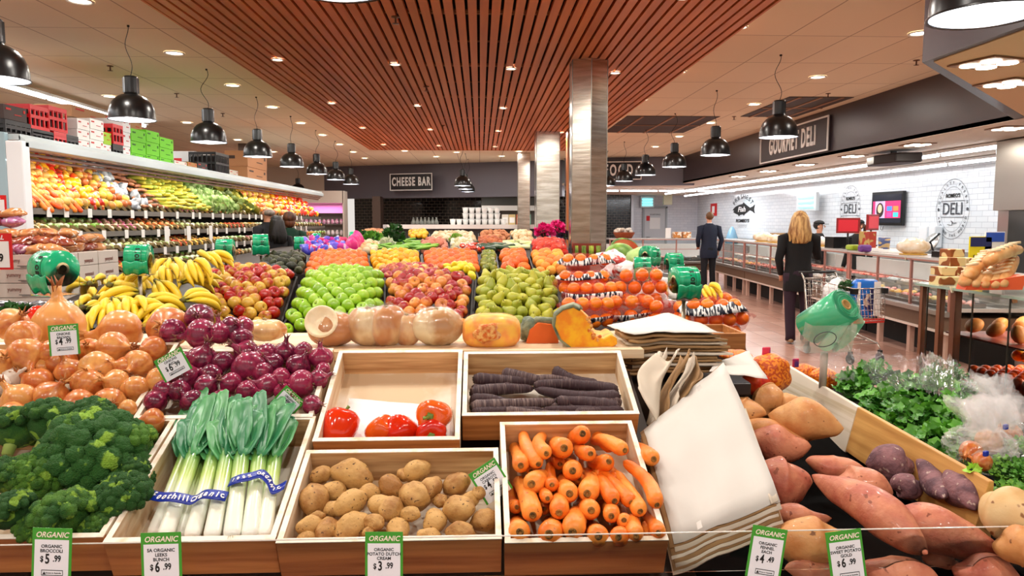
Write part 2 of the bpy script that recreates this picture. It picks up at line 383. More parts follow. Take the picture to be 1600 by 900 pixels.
# ribs of the lamp neck
MB().lathe([(.065,.245),(.065,.38)],16,cap=False,fn=lambda a,t:1+.06*(1 if int(a/(PI/8)+.5)%2 else -1),smooth=False).build('neck_fins',mat('fin_black','1c2022',rough=.3,spec=.7),[c for c in COL.objects if c.parent==pend and c.name.startswith('shade')][0])
MB().box((0,0,0),(.02,.02,.02)).build('tmp',BLACK)
bpy.data.objects.remove(bpy.data.objects['tmp'])
def cord_mesh(h,seed):
    random.seed(seed); a=random.uniform(.03,.07); pts=[(a*math.sin(t*PI*1.8+seed)*math.sin(t*PI),0.3*a*math.sin(t*5)*math.sin(t*PI),.39+t*(h-.39)) for t in [i/14 for i in range(15)]]
    return MB().tube(pts,.0035,6).box((pts[-1][0],0,h-.008),(.02,.02,.016))
def pendant(x,y,z,ceil,seed,label,group,scale=1):
    t=put(pend,loc=(x,y,z),label=label,group=group,scale=scale)
    c=cord_mesh((ceil-z)/scale,seed).build('cord',CORD,t); c.rotation_euler=(0,0,random.uniform(-.5,.5))
    KIDS[t.name]=KIDS.get(t.name,[])
    light('POINT','lamp_light',(0,0,.03),PEND_W,(1,.95,.9),.05,parent=t)
freeze(pend)
for k in range(8):
    nm=['half cut off at the left picture edge','above the red and white crates, second from the left','third from the left, above the green boxes'][k] if k<3 else None
    lab='black dome pendant lamp '+nm if nm else 'black dome pendant lamp, number %s along the left row counted from the front'%['','','','four','five','six','seven','eight'][k]
    pendant(-3.22,5.15+1.94*k,2.545,CH,k,lab,'left row of pendant lamps')
for k in range(7):
    lab=['black dome pendant lamp in front of the gourmet deli sign','black dome pendant lamp beside the left end of the charcoal bulkhead','black dome pendant lamp, third along the right row','black dome pendant lamp, fourth along the right row','black dome pendant lamp, fifth along the right row, before the seafood sign','black dome pendant lamp, sixth along the right row','black dome pendant lamp at the far end of the right row'][k]
    pendant(3.25,8.0+2.16*k,2.52,CH,20+k,lab,'right row of pendant lamps')
for k,(x,y) in enumerate([(-.42,17.9),(-.38,19.7),(-.34,21.4)]):
    pendant(x,y,2.47,CH,40+k,'black dome pendant in the short line right of the cheese sign, the %s'%['nearest','middle','farthest'][k],'pendants before the cheese counter')
for k,(x,y) in enumerate([(-5.6,18.6),(-5.4,22.3)]):
    pendant(x,y,2.5,CH,50+k,'black dome pendant lamp beyond the far end of the left fridge, %s'%['nearer','farther'][k],'pendants beyond the fridge')
pendant(2.3,3.35,2.535,CH,60,'large black dome pendant lamp cut off at the top right corner','near pendant lamps',1.15)
pendant(-.62,3.35,2.625,SH,61,'pendant lamp whose pale rim shows at the top edge','near pendant lamps',1.15)
# fluorescent tubes of the deli and the trough on the left
tubem=mat('tube_glow','ffffff',emit='f4f8ff',es=7)
def tubes(x0,y0,x1,y1,z,n,grp,lab,w,vis=True):
    a=Vector((x0,y0,z)); c=Vector((x1,y1,z)); d=(c-a)/n; ang=math.atan2(d.y,d.x)
    for i in range(n):
        t=thing('fluorescent_light',ordn(i)+' nearest '+lab,'light fitting',loc=a+d*(i+.5),rot=(0,0,ang),group=grp)
        L=d.length
        MB().bx((-L*.49,-.05,.03),(L*.49,.05,.07)).build('housing',WHITE,t)
        MB().tube([(-L*.47,0,.005),(L*.47,0,.005)],.022,10).build('tube',tubem,t)
        light('AREA','lamp_light',(0,0,-.03),w,(.93,.97,1),L*.9,sy=.06,parent=t)
tubes(6.9,7.4,6.55,26,FZ-.085,11,'deli ceiling tubes nearer the bulkhead','white fluorescent tube on the deli ceiling, row nearer the charcoal bulkhead',TUBE_W)
tubes(8.2,7.4,7.8,28,FZ-.085,12,'deli ceiling tubes nearer the wall','white fluorescent tube on the deli ceiling, row nearer the tiled wall',TUBE_W)
tubes(3.2,23.5,8.2,23.5,FZ-.085,4,'tubes over the seafood counter','white fluorescent tube over the seafood counter at the far end',TUBE_W*2.5)
tubes(-5.9,3.0,-5.9,13.5,CH-.12,7,'trough lights over the left fridge','long white fluorescent trough light above the crates on the left fridge',TUBE_W)
for k in range(7): light('AREA','trough_uplight',(-5.9,3.75+1.5*k,CH-.1),9,(.95,.97,1),1.3,rot=(PI,0,PI/2),sy=.05)
# four lamp fittings in the soffit
def fourlamp(x,y,z,r,label,group,w=18):
    t=thing('recessed_lamp_panel',label,'ceiling light',loc=(x,y,z),rot=(0,0,r),group=group)
    MB().bx((-.17,-.17,-.012),(.17,.17,-.002)).build('panel',mat('lamp_panel','8a6344',rough=.5),t)
    b=MB()
    for i in (-1,1):
        for j in (-1,1):
            MB().lathe([(.06,-.013),(.062,-.02),(.001,-.021)],14,M=Matrix.Translation((i*.075,j*.075,0))).build('lamp',glow,t)
    light('AREA','lamp_light',(0,0,-.04),w,(1,.9,.76),.3,parent=t)
q=Pz(1545,95,FZ); fourlamp(q.x,q.y,FZ-.009,.3,'four-lamp recessed fitting in the lowered beige soffit, the left of two','soffit fittings')
q=Pz(1577,127,FZ); fourlamp(q.x,q.y,FZ-.009,.3,'four-lamp recessed fitting in the lowered beige soffit, the right of two','soffit fittings')
for k in range(6): fourlamp(5.98,8.2+1.75*k,FZ-.007,0,'four-lamp fitting in the deli ceiling just behind the charcoal bulkhead, %s nearest'%ORD[k],'deli ceiling fittings',10)
# sprinklers
sp=thing('sprinkler','','sprinkler')
MB().lathe([(.035,0),(.035,-.006),(.008,-.01),(.008,-.05),(.001,-.05)],12).build('stem',mat('sprinkler_metal','6b4a38',metal=.5,rough=.4),sp)
MB().lathe([(.001,-.052),(.03,-.055),(.001,-.058)],12).build('deflector',mat('sprinkler_metal'),sp)
for px,py,z in [(172,103,CH),(276,146,CH),(348,177,CH),(1432,94,CH),(1294,146,CH),(1147,182,CH)]:
    q=Pz(px,py,z); put(sp,loc=q,label='small dark sprinkler head on the beige tiled ceiling',group='sprinklers on the tiled ceiling')
for px,py in [(618,26),(666,135),(692,196)]:
    q=Pz(px,py,SH); put(sp,loc=q,label='small sprinkler head on the timber slat ceiling',group='sprinklers on the slat ceiling')
# air grilles
def grille(x0,x1,y0,y1,label):
    t=thing('ceiling_vent',label,'vent',loc=((x0+x1)/2,(y0+y1)/2,CH))
    w,d=(x1-x0)/2,(y1-y0)/2
    MB().bx((-w,-d,-.01),(w,d,-.004)).build('grille',mat('grille_dark','3a2418',rough=.6),t)
    b=MB()
    for i in range(-1,2): b.bx((i*w*.66-.02,-d,-.02),(i*w*.66+.02,d,-.011))
    b.bx((-w,-.02,-.02),(w,.02,-.011)); b.build('frame_bars',mat('batten'),t)
grille(2.5,4.1,12.6,14.9,'dark ceiling air grille right of the slats behind the front steel column')
grille(4.45,5.4,10.6,12.6,'dark ceiling air grille partly behind the pendant beside the charcoal bulkhead')
# ------------------------------------------------------------------ columns
def column(x,y,r,z1,label,side=None,z0=0,n=8,rot=PI/8):
    t=thing('steel_column',label,'column',loc=(x,y,0))
    MB().lathe([(r,z0),(r,z1)],n,smooth=False,M=Matrix.Rotation(rot,4,'Z')).build('steel_cladding',CHROME,t)
    b=MB()
    for k in range(n):
        an=rot+2*PI*k/n; b.box((r*math.cos(an),r*math.sin(an),(z0+z1)/2),(.008,.008,z1-z0))
    b.build('corner_seams',mat('seam','8b857b',metal=.9,rough=.3),t)
    if side: side(t)
    return t
column(1.13,7.75,.21,SH,'polished steel clad column rising through the fruit display to the timber slats',n=6,rot=PI/6)
def side(t): MB().bx((.34,-.36,0),(.6,-.1,SH)).build('orange_panel',mat('orange_facing','b5672c',rough=.4,c2='a05824',scale=6,stretch=(1,1,.1)),t)  # orange face of the column, with upright streaks
column(1.25,13.8,.3,SH,'steel clad column with an orange side panel, behind the front column',side,n=4,rot=PI/4)
column(1.15,19.5,.22,CH,'farthest and narrowest steel column, left of the orange sided one',n=4,rot=PI/4)
# ------------------------------------------------------------------ signs
def sign(label,s,w,h,loc,rz,size,sx=.55,sp=1.35,bg='26262a'):
    t=thing('hanging_sign',label,'sign',loc=loc,rot=(0,0,rz))
    MB().bx((-w/2,-.03,-h/2),(w/2,0,h/2)).build('board',mat('sign_'+bg,bg,rough=.5),t)
    b=MB(); e=.025
    b.bx((-w/2,-.05,h/2-e),(w/2,-.0305,h/2)).bx((-w/2,-.05,-h/2),(w/2,-.0305,-h/2+e)).bx((-w/2,-.05,-h/2+e),(-w/2+e,-.0305,h/2-e)).bx((w/2-e,-.05,-h/2+e),(w/2,-.0305,h/2-e))
    b.build('border',WHT,t)
    text('lettering',s,size,WHT,t,(0,-.035,0),sx=sx,off=.012,sp=sp,ext=.01)
    return t
dA=Vector(A1)-Vector(A0); angA=math.atan2(dA.y,dA.x)
q=P(644,285,23.25); sign('black sign reading CHEESE BAR in white letters on the far grey bulkhead','CHEESE BAR',1.45,.52,(q.x,q.y-.25,q.z),angA,.36,sx=.55,sp=1.25)
q=P(972,267,20.4); sign('black seafood sign half hidden by pendants right of the steel column','SEAFOOD',1.75,.5,(q.x-.35,q.y,q.z),math.atan2(-.8,3.5),.42)
t=sign('large framed sign reading GOURMET DELI on the charcoal bulkhead','GOURMET DELI',2.85,.56,(FX-.01,13.1,3.02),-PI/2,.44,sx=.55,sp=1.2,bg='3a3236')
# far counters ------------------------------------------------------
def rail(t): pass
t=thing('cheese_counter','long white topped cheese counter below the far bulkhead','counter',loc=(.2,20.2,0),rot=(0,0,0))
MB().bx((-2.75,-.1,0),(2.1,.9,1.42)).build('counter_base',mat('counter_dark','2a2624',rough=.5),t)
MB().prism([(-2.9,.5),(-2.7,-.25),(2.2,-.25),(2.3,1.0),(-2.9,1.0)],1.42,1.53).build('counter_top',mat('white_top','e4e2de',rough=.3),t)
random.seed(3)
tub=thing('cheese_tub','white lidded tub stacked on the cheese counter','tub')
MB().lathe([(.06,0),(.08,.13),(.08,.135)],12).build('pot',WHITE,tub); MB().lathe([(.085,.136),(.085,.155),(.001,.156)],12).build('lid',mat('lid','d5d9da',rough=.3),tub)
for i in range(9):
    for j in range(3 if 1<i<8 else 1):
        put(tub,loc=(-.75+i*.175,20.45,1.53+j*.157),label='white lidded tub, %s column from left, %s layer up, on the cheese counter'%(ORD[i],ORD[j]),group='white tubs on the cheese counter')
for i,(px,cc) in enumerate([(748,'d6642f'),(757,'6fae9d'),(739,'c9b27c'),(731,'d8d2c4')]):
    q=P(px,345,20.5); t=tag(MB().bx((-.09,-.06,0),(.09,.06,.28)).bx((-.07,-.061,.05),(.07,-.0602,.2),mi=1).build('grocery_box',[mat('gb'+cc,cc,rough=.5),WHITE],loc=(q.x*1.35+1.15,20.5,1.53),bevel=.004),'small %s packet on the cheese counter'%['orange','teal','tan','cream'][i],'packet')
for i in range(7):
    q=P(646+i*6,345,20.6); tag(MB().lathe([(.05,0),(.065,.05),(.05,.1),(.02,.16),(.028,.2),(.001,.2)],10).build('glass_jar',mat('jar_glass','8b8f8a',rough=.1,trans=.5),loc=(q.x,20.6,1.53)),'small glass jar, %s from left, at the left of the cheese counter'%ORD[i],'jar','glass jars on the cheese counter')
# kitchen recess with extractor hood behind the cheese counter
t=thing('extractor_hood','white extractor hood in the recess behind the cheese counter','hood',loc=(1.35,22.6,0))
MB().bx((-1.3,-.1,1.95),(1.0,.5,2.1)).build('hood_body',mat('hood_white','e9e9e4',rough=.35),t)
MB().bx((-1.3,.5,1.2),(1.0,.55,2.36)).build('splashback',mat('splash','6a6a62',rough=.4),t)
# pier between
struct(MB().bx((-3.35,23.2,0),(-3.1,24.0,2.4)).build('trim_7',mat('brown_pier','5c4a40',rough=.6)))
# ================================================================== THE NEAR CRATES
A_Z,A_D,A_S=1.0,1.33,.38       # rim plane of the front crates
B_Z,B_D,B_S=1.125,1.66,.44     # rim plane of the second tier
PINE=woodmat('pale_pine','ecd9b8','c9a070',axis=0,rough=.55,scale=55); PINEY=woodmat('pale_pine_side','ecdcc0','cda878',axis=1,rough=.55,scale=55)
PINEF=woodmat('crate_front_pine','c68448','96582a',axis=0,rough=.5,scale=60)
PINEB=woodmat('grainy_pine','dcb582','9c6a3a',axis=0,rough=.5,scale=70); RIMM=mat('sawn_rim','f4ecdc',rough=.6,c2='d9c29c',scale=30,lo=.5,hi=.75)
def A(px,py,off=0): return Ps(px,py,A_Z+off,A_D,A_S)
def Bp(px,py,off=0): return Ps(px,py,B_Z+off,B_D,B_S)
def wr(rpx,p): return rpx*(p-Vector((0,0,CZ))).dot(FW)/FPX
def crate(label,pl,fx0,fx1,fy,by,h,s,fl=True):
    f0=pl(fx0,fy); f1=pl(fx1,fy); bk=pl(fx1,by); th=math.atan(s)
    L=(bk.y-f0.y)/math.cos(th); w=f1.x-f0.x; t=.011
    c=thing('wooden_crate',label,'crate',loc=(f0.x,f0.y,f0.z),rot=(th,0,0),group='pine produce crates')
    MB().bx((0,0,-h),(w,t,0)).build('front_panel',PINEF,c,bevel=.0015)
    MB().bx((0,L-t,-h),(w,L,0)).build('back_panel',PINEB,c,bevel=.0015)
    e=.0016; MB().bx((-.0005,-.0005,0),(w+.0005,t,e)).bx((0,L-t,0),(w,L,e)).bx((0,t,0),(t,L-t,e)).bx((w-t,t,0),(w,L-t,e)).build('pale_rim',RIMM,c)
    for x in (0,w-t): MB().bx((x,t,-h),(x+t,L-t,0)).build('side_panel',PINEY,c,bevel=.0015)
    MB().bx((t,t,-h),(w-t,L-t,-h+.008)).build('floor_panel',mat('crate_floor','e6dccb',rough=.6,c2='cfb793',scale=6,lo=.45,hi=.6),c)
    return c,f0,w,L,th
HC=.085
crate('front pine crate holding the broccoli heads at the left edge',A,-190,157,846,655,HC,A_S)
crate('front pine crate holding the banded leeks',A,161,428,848,652,HC,A_S)
crate('front pine crate holding the brown potatoes',A,431,784,849,700,HC,A_S)
crate('front pine crate holding the orange carrots',A,789,1046,849,657,HC,A_S)
crate('second tier pine crate, nearly empty with a few red capsicums',Bp,488,718,690,547,.075,B_S)
crate('second tier pine crate holding the black carrots',Bp,722,1000,650,548,.075,B_S)
crate('second tier pine crate holding the red onions',Bp,207,487,655,545,.075,B_S)
crate('second tier pine crate holding the brown onions',Bp,-75,203,655,536,.075,B_S)
crate('second tier pine crate at the far left with pale onions and garlic',Bp,-330,-79,655,536,.075,B_S)
# stain and paper liner inside the capsicum crate
q0=Bp(540,690,-.06)
# stand under the crates
stand=thing('display_stand','dark timber stand carrying the front crates','stand',loc=(-.35,1.35,0))
MB().bx((-1.3,.1,0),(.73,.75,.86)).build('stand_body',mat('stand_dark','33241a',rough=.7),stand)
th=math.atan(.40)
MB().bx((-1.4,.0,-.022),(.78,.80,-.002),M=Matrix.Translation((0,.02,.885))@Matrix.Rotation(th,4,'X')).build('sloping_deck',mat('stand_dark'),stand)
MB().bx((-1.3,.72,0),(.73,.78,1.02)).build('stand_back',mat('stand_dark'),stand)
# ledge behind the crates
led=thing('timber_ledge','pale timber ledge behind the crates carrying the pumpkins','ledge',loc=(0,2.03,0))
la=P(380,548,2.03); MB().bx((-1.62,0,la.z-.03),(.46,.36,la.z-.005)).build('ledge_board',PINE,led); LZ=la.z-.005
MB().bx((-1.6,.06,0),(.44,.3,LZ-.025)).build('ledge_support',mat('stand_dark'),led)
# clear price rail along the front
rl=thing('price_rail','clear acrylic price rail running along the front of the display','rail')
a=P(0,852,1.305); e=P(1600,852,1.305)
MB().bx((a.x-.2,1.303,a.z-.075),(e.x+.1,1.305,a.z)).build('acrylic_strip',ACRY,rl)
MB().bx((a.x-.2,1.3025,a.z),(e.x+.1,1.3055,a.z+.0015)).build('rail_edge',mat('rail_edge','cfcac0',rough=.2),rl)
# ------------------------------------------------------------------ produce prototypes
def lump(seed,amp,f=1.3):
    return lambda d: 1+amp*noise.noise(Vector((d.x*f+seed,d.y*f,d.z*f)))+amp*.35*noise.noise(Vector((d.x*f*3,d.y*f*3+seed,d.z*f*3)))
POT=mat('potato_skin','c99f5e',c2='9c6c34',scale=38,rough=.6,lo=.4,hi=.7,spots='5e3f20',sscale=150,sthr=.34,bump=.25,bscale=180,rshift=.35)
pot=[]
for i in range(4):
    MBp=MB().ball((0,0,0),(1,.82,.72),24,16,fn=lump(i*7.3,.2,1.0))
    o=MBp.build('potato',POT); tag(o,'potato','potato'); o.scale=(.03,)*3; pot.append(o)
for o in pot: o.data.transform(Matrix.Scale(.03,4)); o.scale=(1,1,1)
def place(pr,px,py,rx,ry,pl,off,roll=0,tilt=0,extra=None):
    p=pl(px,py,off); s=wr((rx*ry)**.5,p)
    return p,s
items=[]
PT=[(501,742,15,15),(550,740,28,23),(491,780,24,23),(521,766,17,15),(547,785,24,19),(576,769,17,13),(611,760,19,18),(652,735,22,18),(649,775,27,25),(672,762,20,16),(714,756,19,19),(594,789,19,19),(611,795,20,20),(716,795,26,21),(688,782,11,13),(680,814,20,18),(757,812,17,21),(719,831,25,14),(670,840,25,12),(622,828,23,15),(584,816,16,13),(549,822,27,21),(511,829,21,18),(482,820,19,13),(480,840,17,9),(520,795,15,12),(575,831,9,8),(748,770,11,11),(640,803,14,12),(495,808,12,10),(735,780,14,14),(630,742,12,10)]
random.seed(11)
for i,(x,y,rx,ry) in enumerate(PT):
    r=(rx*ry)**.5; p=A(x,y,-.028+random.uniform(-.006,.008)); s=wr(r,p)/.0245
    o=put(pot[i%4],loc=p,rot=Euler((random.uniform(-.4,.4),random.uniform(-.4,.4),random.uniform(0,6.3))),scale=(s*(1.08 if rx>ry*1.15 else 1),s*.95,s))
    items.append((o,x,y))
rowlabels(items,'brown potato','of the potato crate',5,group='potatoes in the front crate')
# ---- onions
ONI=mat('brown_onion_skin','d99a55',c2='b8602a',scale=60,stretch=(1.2,1.2,.12),rough=.3,lo=.35,hi=.7,bump=.12,bscale=30,rshift=.3,coat=.15)
RONI=mat('red_onion_skin','96294c',c2='5c1030',scale=70,stretch=(1.4,1.4,.12),rough=.25,lo=.35,hi=.65,bump=.12,bscale=30,rshift=.3,coat=.3,spots=None)
DRY=mat('dry_onion_skin','c58a4a',c2='8a4c20',scale=20,rough=.7); RDRY=mat('dry_red_skin','8a5a45',c2='5a2830',scale=20,rough=.7); ROOT=mat('onion_root','b9a482',rough=.9,c2='7c6446',scale=60)
def mk_onion(name,m,dry,fx=1.0):
    t=thing(name,name.replace('_',' '),'onion')
    prof=[(.0005,-.030),(.012,-.0295),(.024,-.023),(.0325,-.010),(.035,.002),(.033,.013),(.025,.024),(.014,.0315),(.008,.037),(.006,.045),(.0065,.052)]
    MB().lathe(prof,28,fn=lambda a,z:1+.02*math.sin(a*5+z*3)).build('bulb',m,t)
    b=MB()
    for k in range(5):
        a=k*1.256; b.tube([(.003*math.cos(a),.003*math.sin(a),.046),(.006*math.cos(a),.006*math.sin(a),.056),(.012*math.cos(a+.4),.012*math.sin(a+.4),.064)],[.004,.003,.0008],5,flat=.4)
    b.build('dry_neck',dry,t)
    b=MB(); random.seed(2)
    for k in range(14):
        a=random.uniform(0,6.3); r=random.uniform(.002,.009); b.tube([(r*.6*math.cos(a),r*.6*math.sin(a),-.029),(r*1.2*math.cos(a),r*1.2*math.sin(a),-.035)],[.0008,.0003],4)
    b.build('roots',ROOT,t)
    return freeze(t)
on=mk_onion('brown_onion',ONI,DRY); ron=mk_onion('red_onion',RONI,RDRY)
def onions(proto,L,pl,off,seed,dip=.012,low=True,dirs={}):
    random.seed(seed); res=[]
    for i,(x,y,r) in enumerate(L):
        p=pl(x,y,off+random.uniform(-.004,.006)); s=wr(r,p)/.0345
        if i in dirs: rot=align(RT*dirs[i][0]+UP*dirs[i][1]-FW*dirs[i][2]); rot=rot@Matrix.Rotation(-PI/2,3,'X')
        else: rot=Euler((random.uniform(-1.5,1.5),random.uniform(-1.5,1.5),random.uniform(0,6.3)))
        o=put(proto,loc=p,rot=rot,scale=(s,s,s*random.uniform(.88,1.02))); res.append((o,x,y))
    return res
BO=[(138,548,19),(176,545,27),(240,546,21),(216,569,23),(152,577,28),(97,568,24),(108,581,22),(60,600,24),(139,600,27),(182,597,20),(212,606,22),(249,595,21),(31,626,26),(80,622,27),(125,634,26),(172,630,26),(195,575,18),(239,659,21),(70,575,17),(20,650,22),(100,650,24),(150,655,22),(200,640,16)]
r=onions(on,BO,Bp,.0,5,dirs={1:(.9,.1,.2),3:(-.1,-.3,1),6:(-.3,1,.2),7:(-.8,.5,.1),10:(.15,-1,.3),12:(-.5,.6,.1),13:(.6,.7,.2),8:(-.4,-.8,.5),11:(.9,.3,.2),15:(-.1,-.8,.6)})
rowlabels(r,'brown onion','of the brown onion crate',4,group='brown onions in the crate')
r=onions(on,[(40,556,29),(80,552,21),(36,526,26),(2,570,24)],Bp,.03,6,dirs={0:(.6,-.5,.6),2:(.8,-.3,.3)})
rowlabels(r,'brown onion','of the far left crate',1,names=['heaped'],group='brown onions in the far left crate')
RO=[(271,527,21),(312,505,22),(316,531,25),(345,530,18),(362,524,21),(382,519,15),(378,538,18),(316,562,23),(385,552,21),(349,567,18),(287,590,23),(330,587,18),(322,604,19),(362,600,18),(390,575,27),(280,612,18),(242,628,18),(288,567,18),(416,556,20),(445,551,18),(474,551,17),(502,560,19),(466,572,20),(440,592,18),(410,583,17),(418,603,20),(472,600,23),(497,593,16),(487,633,16),(442,612,14),(428,568,16),(300,627,19),(345,627,18),(450,625,16),(255,610,16),(385,612,18),(505,578,12)]
r=onions(ron,RO,Bp,.0,8,dirs={2:(-1,-.1,.2),1:(.3,.2,1),8:(-.6,.5,.5),19:(.2,1,.3),21:(0,1,.3),23:(-1,0,.3)})
for o,x,y in r:
    if y<545 and x<400: o.location+=Vector((0,0,.015))
rowlabels(r,'red onion','of the red onion crate',5,group='red onions in the crate')
# the big onions on the ledge
for (x,y,r_,d,lab) in [(92,512,38,(0,1,.1),'largest brown onion standing neck up behind the brown onion price card'),(190,518,34,(-.9,-.1,.3),'large pale brown onion lying on its side behind the brown onion crate'),(264,512,32,(.2,.1,1),'large brown onion behind the left end of the red onions'),(18,508,26,(.6,.4,.4),'large pale flaky onion at the left picture edge')]:
    p=P(x,y,2.12); s=wr(r_,p)/.0345; rot=align(RT*d[0]+UP*d[1]-FW*d[2])@Matrix.Rotation(-PI/2,3,'X')
    dup(on,loc=p,rot=rot,scale=(s,s,s*(1 if d[1]<.9 else 1.15)),label=lab,group='large onions behind the crates')
GAR=mat('garlic_skin','ece6dc',rough=.5,c2='cdbfae',scale=20,stretch=(1,1,.2))
for i,(x,y) in enumerate([(8,578),(22,590),(2,600)]):
    p=Bp(x,y,.01); o=MB().lathe([(.001,-.02),(.018,-.018),(.027,-.002),(.02,.013),(.008,.022),(.004,.035),(.003,.045)],24,fn=lambda a,z:1+.08*abs(math.sin(a*4))).build('garlic_bulb',GAR,loc=p,rot=(.9,.4*i,i))
    tag(o,'white garlic bulb at the left picture edge, %s'%['behind','middle','front'][i],'garlic','garlic bulbs')
# ---- carrots
CAR=mat('carrot_skin','f4983a',c2='e6741c',scale=30,stretch=(1,.5,1),rough=.42,bump=.2,bscale=120,spots='b8501a',sscale=90,sthr=.3,rshift=.3,coat=.1)
CRN=mat('carrot_crown','b07a34',c2='5a4420',scale=120,rough=.8)
def mk_carrot(name,m,cr,seed,bend=.006,L=.17,taper=.55,n=18):
    t=thing(name,name.replace('_',' '),'carrot'); random.seed(seed)
    pts=[];rad=[]
    N=16
    for i in range(N+1):
        u=i/N; y=u*L; pts.append((bend*math.sin(u*PI),y,bend*.5*math.sin(u*4)))
        base=.0165*(min(1,(u/.05)**.5*.35+.62) if u<.05 else 1)
        r=.0165*(1-taper*u**1.5)
        if u<.08: r*=.62+.38*math.sin(u/.08*PI/2)
        if u>.9: r*=max(.08,((1-u)/.1)**.5)
        rad.append(r*(1+.025*math.sin(u*37+seed)))
    MB().tube(pts,rad,n).build('root',m,t)
    b=MB(); b.lathe([(.0048,-.0002),(.0058,.001),(.0046,.002),(.003,.0008),(.0005,.0004)],14,cap=False,M=Matrix.Rotation(PI/2,4,'X'))
    for k in range(7):
        a=k*.9; b.tube([(.003*math.cos(a),0,.003*math.sin(a)),(.0035*math.cos(a),-.004,.0035*math.sin(a))],[.0009,.0005],5)
    b.build('crown',cr,t)
    return freeze(t)
car=[mk_carrot('carrot',CAR,CRN,i,bend=.004*i,taper=.36) for i in (1,2,3)]
def rootput(proto,px,py,r,tx,ty,pl,off,drop=.02,Lw=None,base=.0165,L0=.17):
    C=pl(px,py,off); T=pl(tx,ty,off-drop); s=wr(r,C)/base; Lw=Lw or L0*s
    rd=ray(tx,ty).normalized(); d=T-C
    if d.length<Lw:
        bq=d.dot(rd); cc=d.length_squared-Lw*Lw; k=-bq+math.sqrt(max(bq*bq-cc,0)); d=d+rd*k
    ss=d.length/L0 if d.length>Lw else Lw/L0
    C=C+d.normalized()*0
    return put(proto,loc=C,rot=align(d,roll=random.uniform(0,6)),scale=(s,min(ss,1.35*s*1.2),s))
def c4(x,y): return (800+x/4,675+y/4)
CL=[(55,210,50,10,80),(165,200,45,60,10),(215,135,45,190,30),(325,100,62,270,50),(440,10,55,300,15),(705,115,45,490,60),(885,170,50,740,90),(490,135,45,420,80),(605,185,50,510,160),(378,242,60,350,180),(122,325,65,190,290),(250,330,42,250,200),(360,385,60,320,290),(470,385,65,450,240),(640,430,48,530,290),(745,440,45,550,230),(800,495,50,650,240),(905,455,48,700,170),(130,520,62,30,290),(222,415,38,210,370),(295,505,58,300,440),(495,490,60,470,430),(620,525,50,550,440),(700,550,45,690,470),(50,625,65,40,540),(230,640,75,200,540),(378,625,70,370,530),(540,650,65,500,570),(665,655,58,640,590),(775,650,52,750,560),(915,630,48,830,500),(120,245,35,110,150),(30,470,40,20,350),(300,200,40,270,120),(560,260,40,480,180),(420,290,40,400,200),(200,480,40,180,380),(400,540,45,390,440),(850,660,35,830,580),(640,300,40,600,200),(620,100,40,480,10)]
res=[]; random.seed(21)
for i,(x,y,r,tx,ty) in enumerate(CL):
    a=c4(x,y); b_=c4(tx,ty); deep=i>=31
    o=rootput(car[i%3],a[0],a[1],r/4*1.1,b_[0],b_[1],A,(-.028 if deep else .012)+(.02 if y<150 else 0),.02); res.append((o,a[0],a[1]))
rowlabels(res,'orange carrot','of the carrot crate',5,group='carrots in the front crate')
# ---- black carrots
BCAR=mat('black_carrot_skin','3a2429',c2='7e6a64',scale=60,stretch=(.5,4,.5),rough=.6,bump=.5,bscale=60,lo=.5,hi=.85,rshift=.35)
bcar=[mk_carrot('black_carrot',BCAR,mat('black_crown','3a2e22',c2='17110c',scale=100,rough=.9),i,bend=.008*(i-5),L=.22,taper=.45,n=16) for i in (4,5,6)]
def c5(x,y): return (800+x/4,450+y/4)
BL=[(800-65*4+5,555,40,1070,570)]
BC=[(740,592,11,868,596),(785,584,11,862,598),(864,580,12,935,600),(735,615,11,835,605),(736,637,12,870,628),(835,603,9,960,607),(968,620,12,835,610),(970,628,10,860,634),(738,608,9,800,600),(965,610,10,850,604),(738,645,9,850,640),(968,638,11,860,628),(870,627,10,966,622),(973,643,10,845,640),(790,642,9,900,645),(735,625,10,810,634),(900,645,8,975,640),(840,594,8,900,598)]
res=[]; random.seed(4)
for i,(x,y,r,tx,ty) in enumerate(BC):
    C=Bp(x,y,-.03 if i%2 else -.022); T=Bp(tx,ty,-.035); s=wr(r,C)/.0165; d=T-C
    o=put(bcar[i%3],loc=C,rot=align(d,roll=i),scale=(s,d.length/.22,s)); res.append((o,(x+tx)/2,y))
rowlabels(res,'black carrot','of the black carrot crate',4,group='black carrots in the crate')
# ---- capsicums
CAPR=mat('capsicum_red','c8140c',c2='e23a10',scale=4,rough=.12,coat=.5,rshift=.2); CAPO=mat('capsicum_orange','e8641a',c2='d8350f',scale=3,rough=.12,coat=.5,rshift=.2); STEM=mat('green_stem','5c7a2a',c2='7c9440',scale=30,rough=.5)
def mk_cap(m,seed):
    t=thing('capsicum','capsicum','capsicum')
    prof=[(.004,-.048),(.02,-.052),(.034,-.044),(.041,-.02),(.045,.01),(.044,.032),(.034,.045),(.018,.046),(.004,.036)]
    MB().lathe(prof,32,fn=lambda a,z:1+.17*abs(math.cos(a*1.5+seed))**.7-.05*(1-z)).build('flesh',m,t)
    b=MB().tube([(0,0,.036),(.001,0,.046),(.004,.002,.06),(.008,.002,.066)],[.011,.0045,.004,.0055],8); b.lathe([(.015,.0385),(.011,.044),(.004,.046)],10,fn=lambda a,z:1+.2*math.cos(a*5)); b.build('stalk',STEM,t)
    return freeze(t)
cr,cor=mk_cap(CAPR,0),mk_cap(CAPO,1)
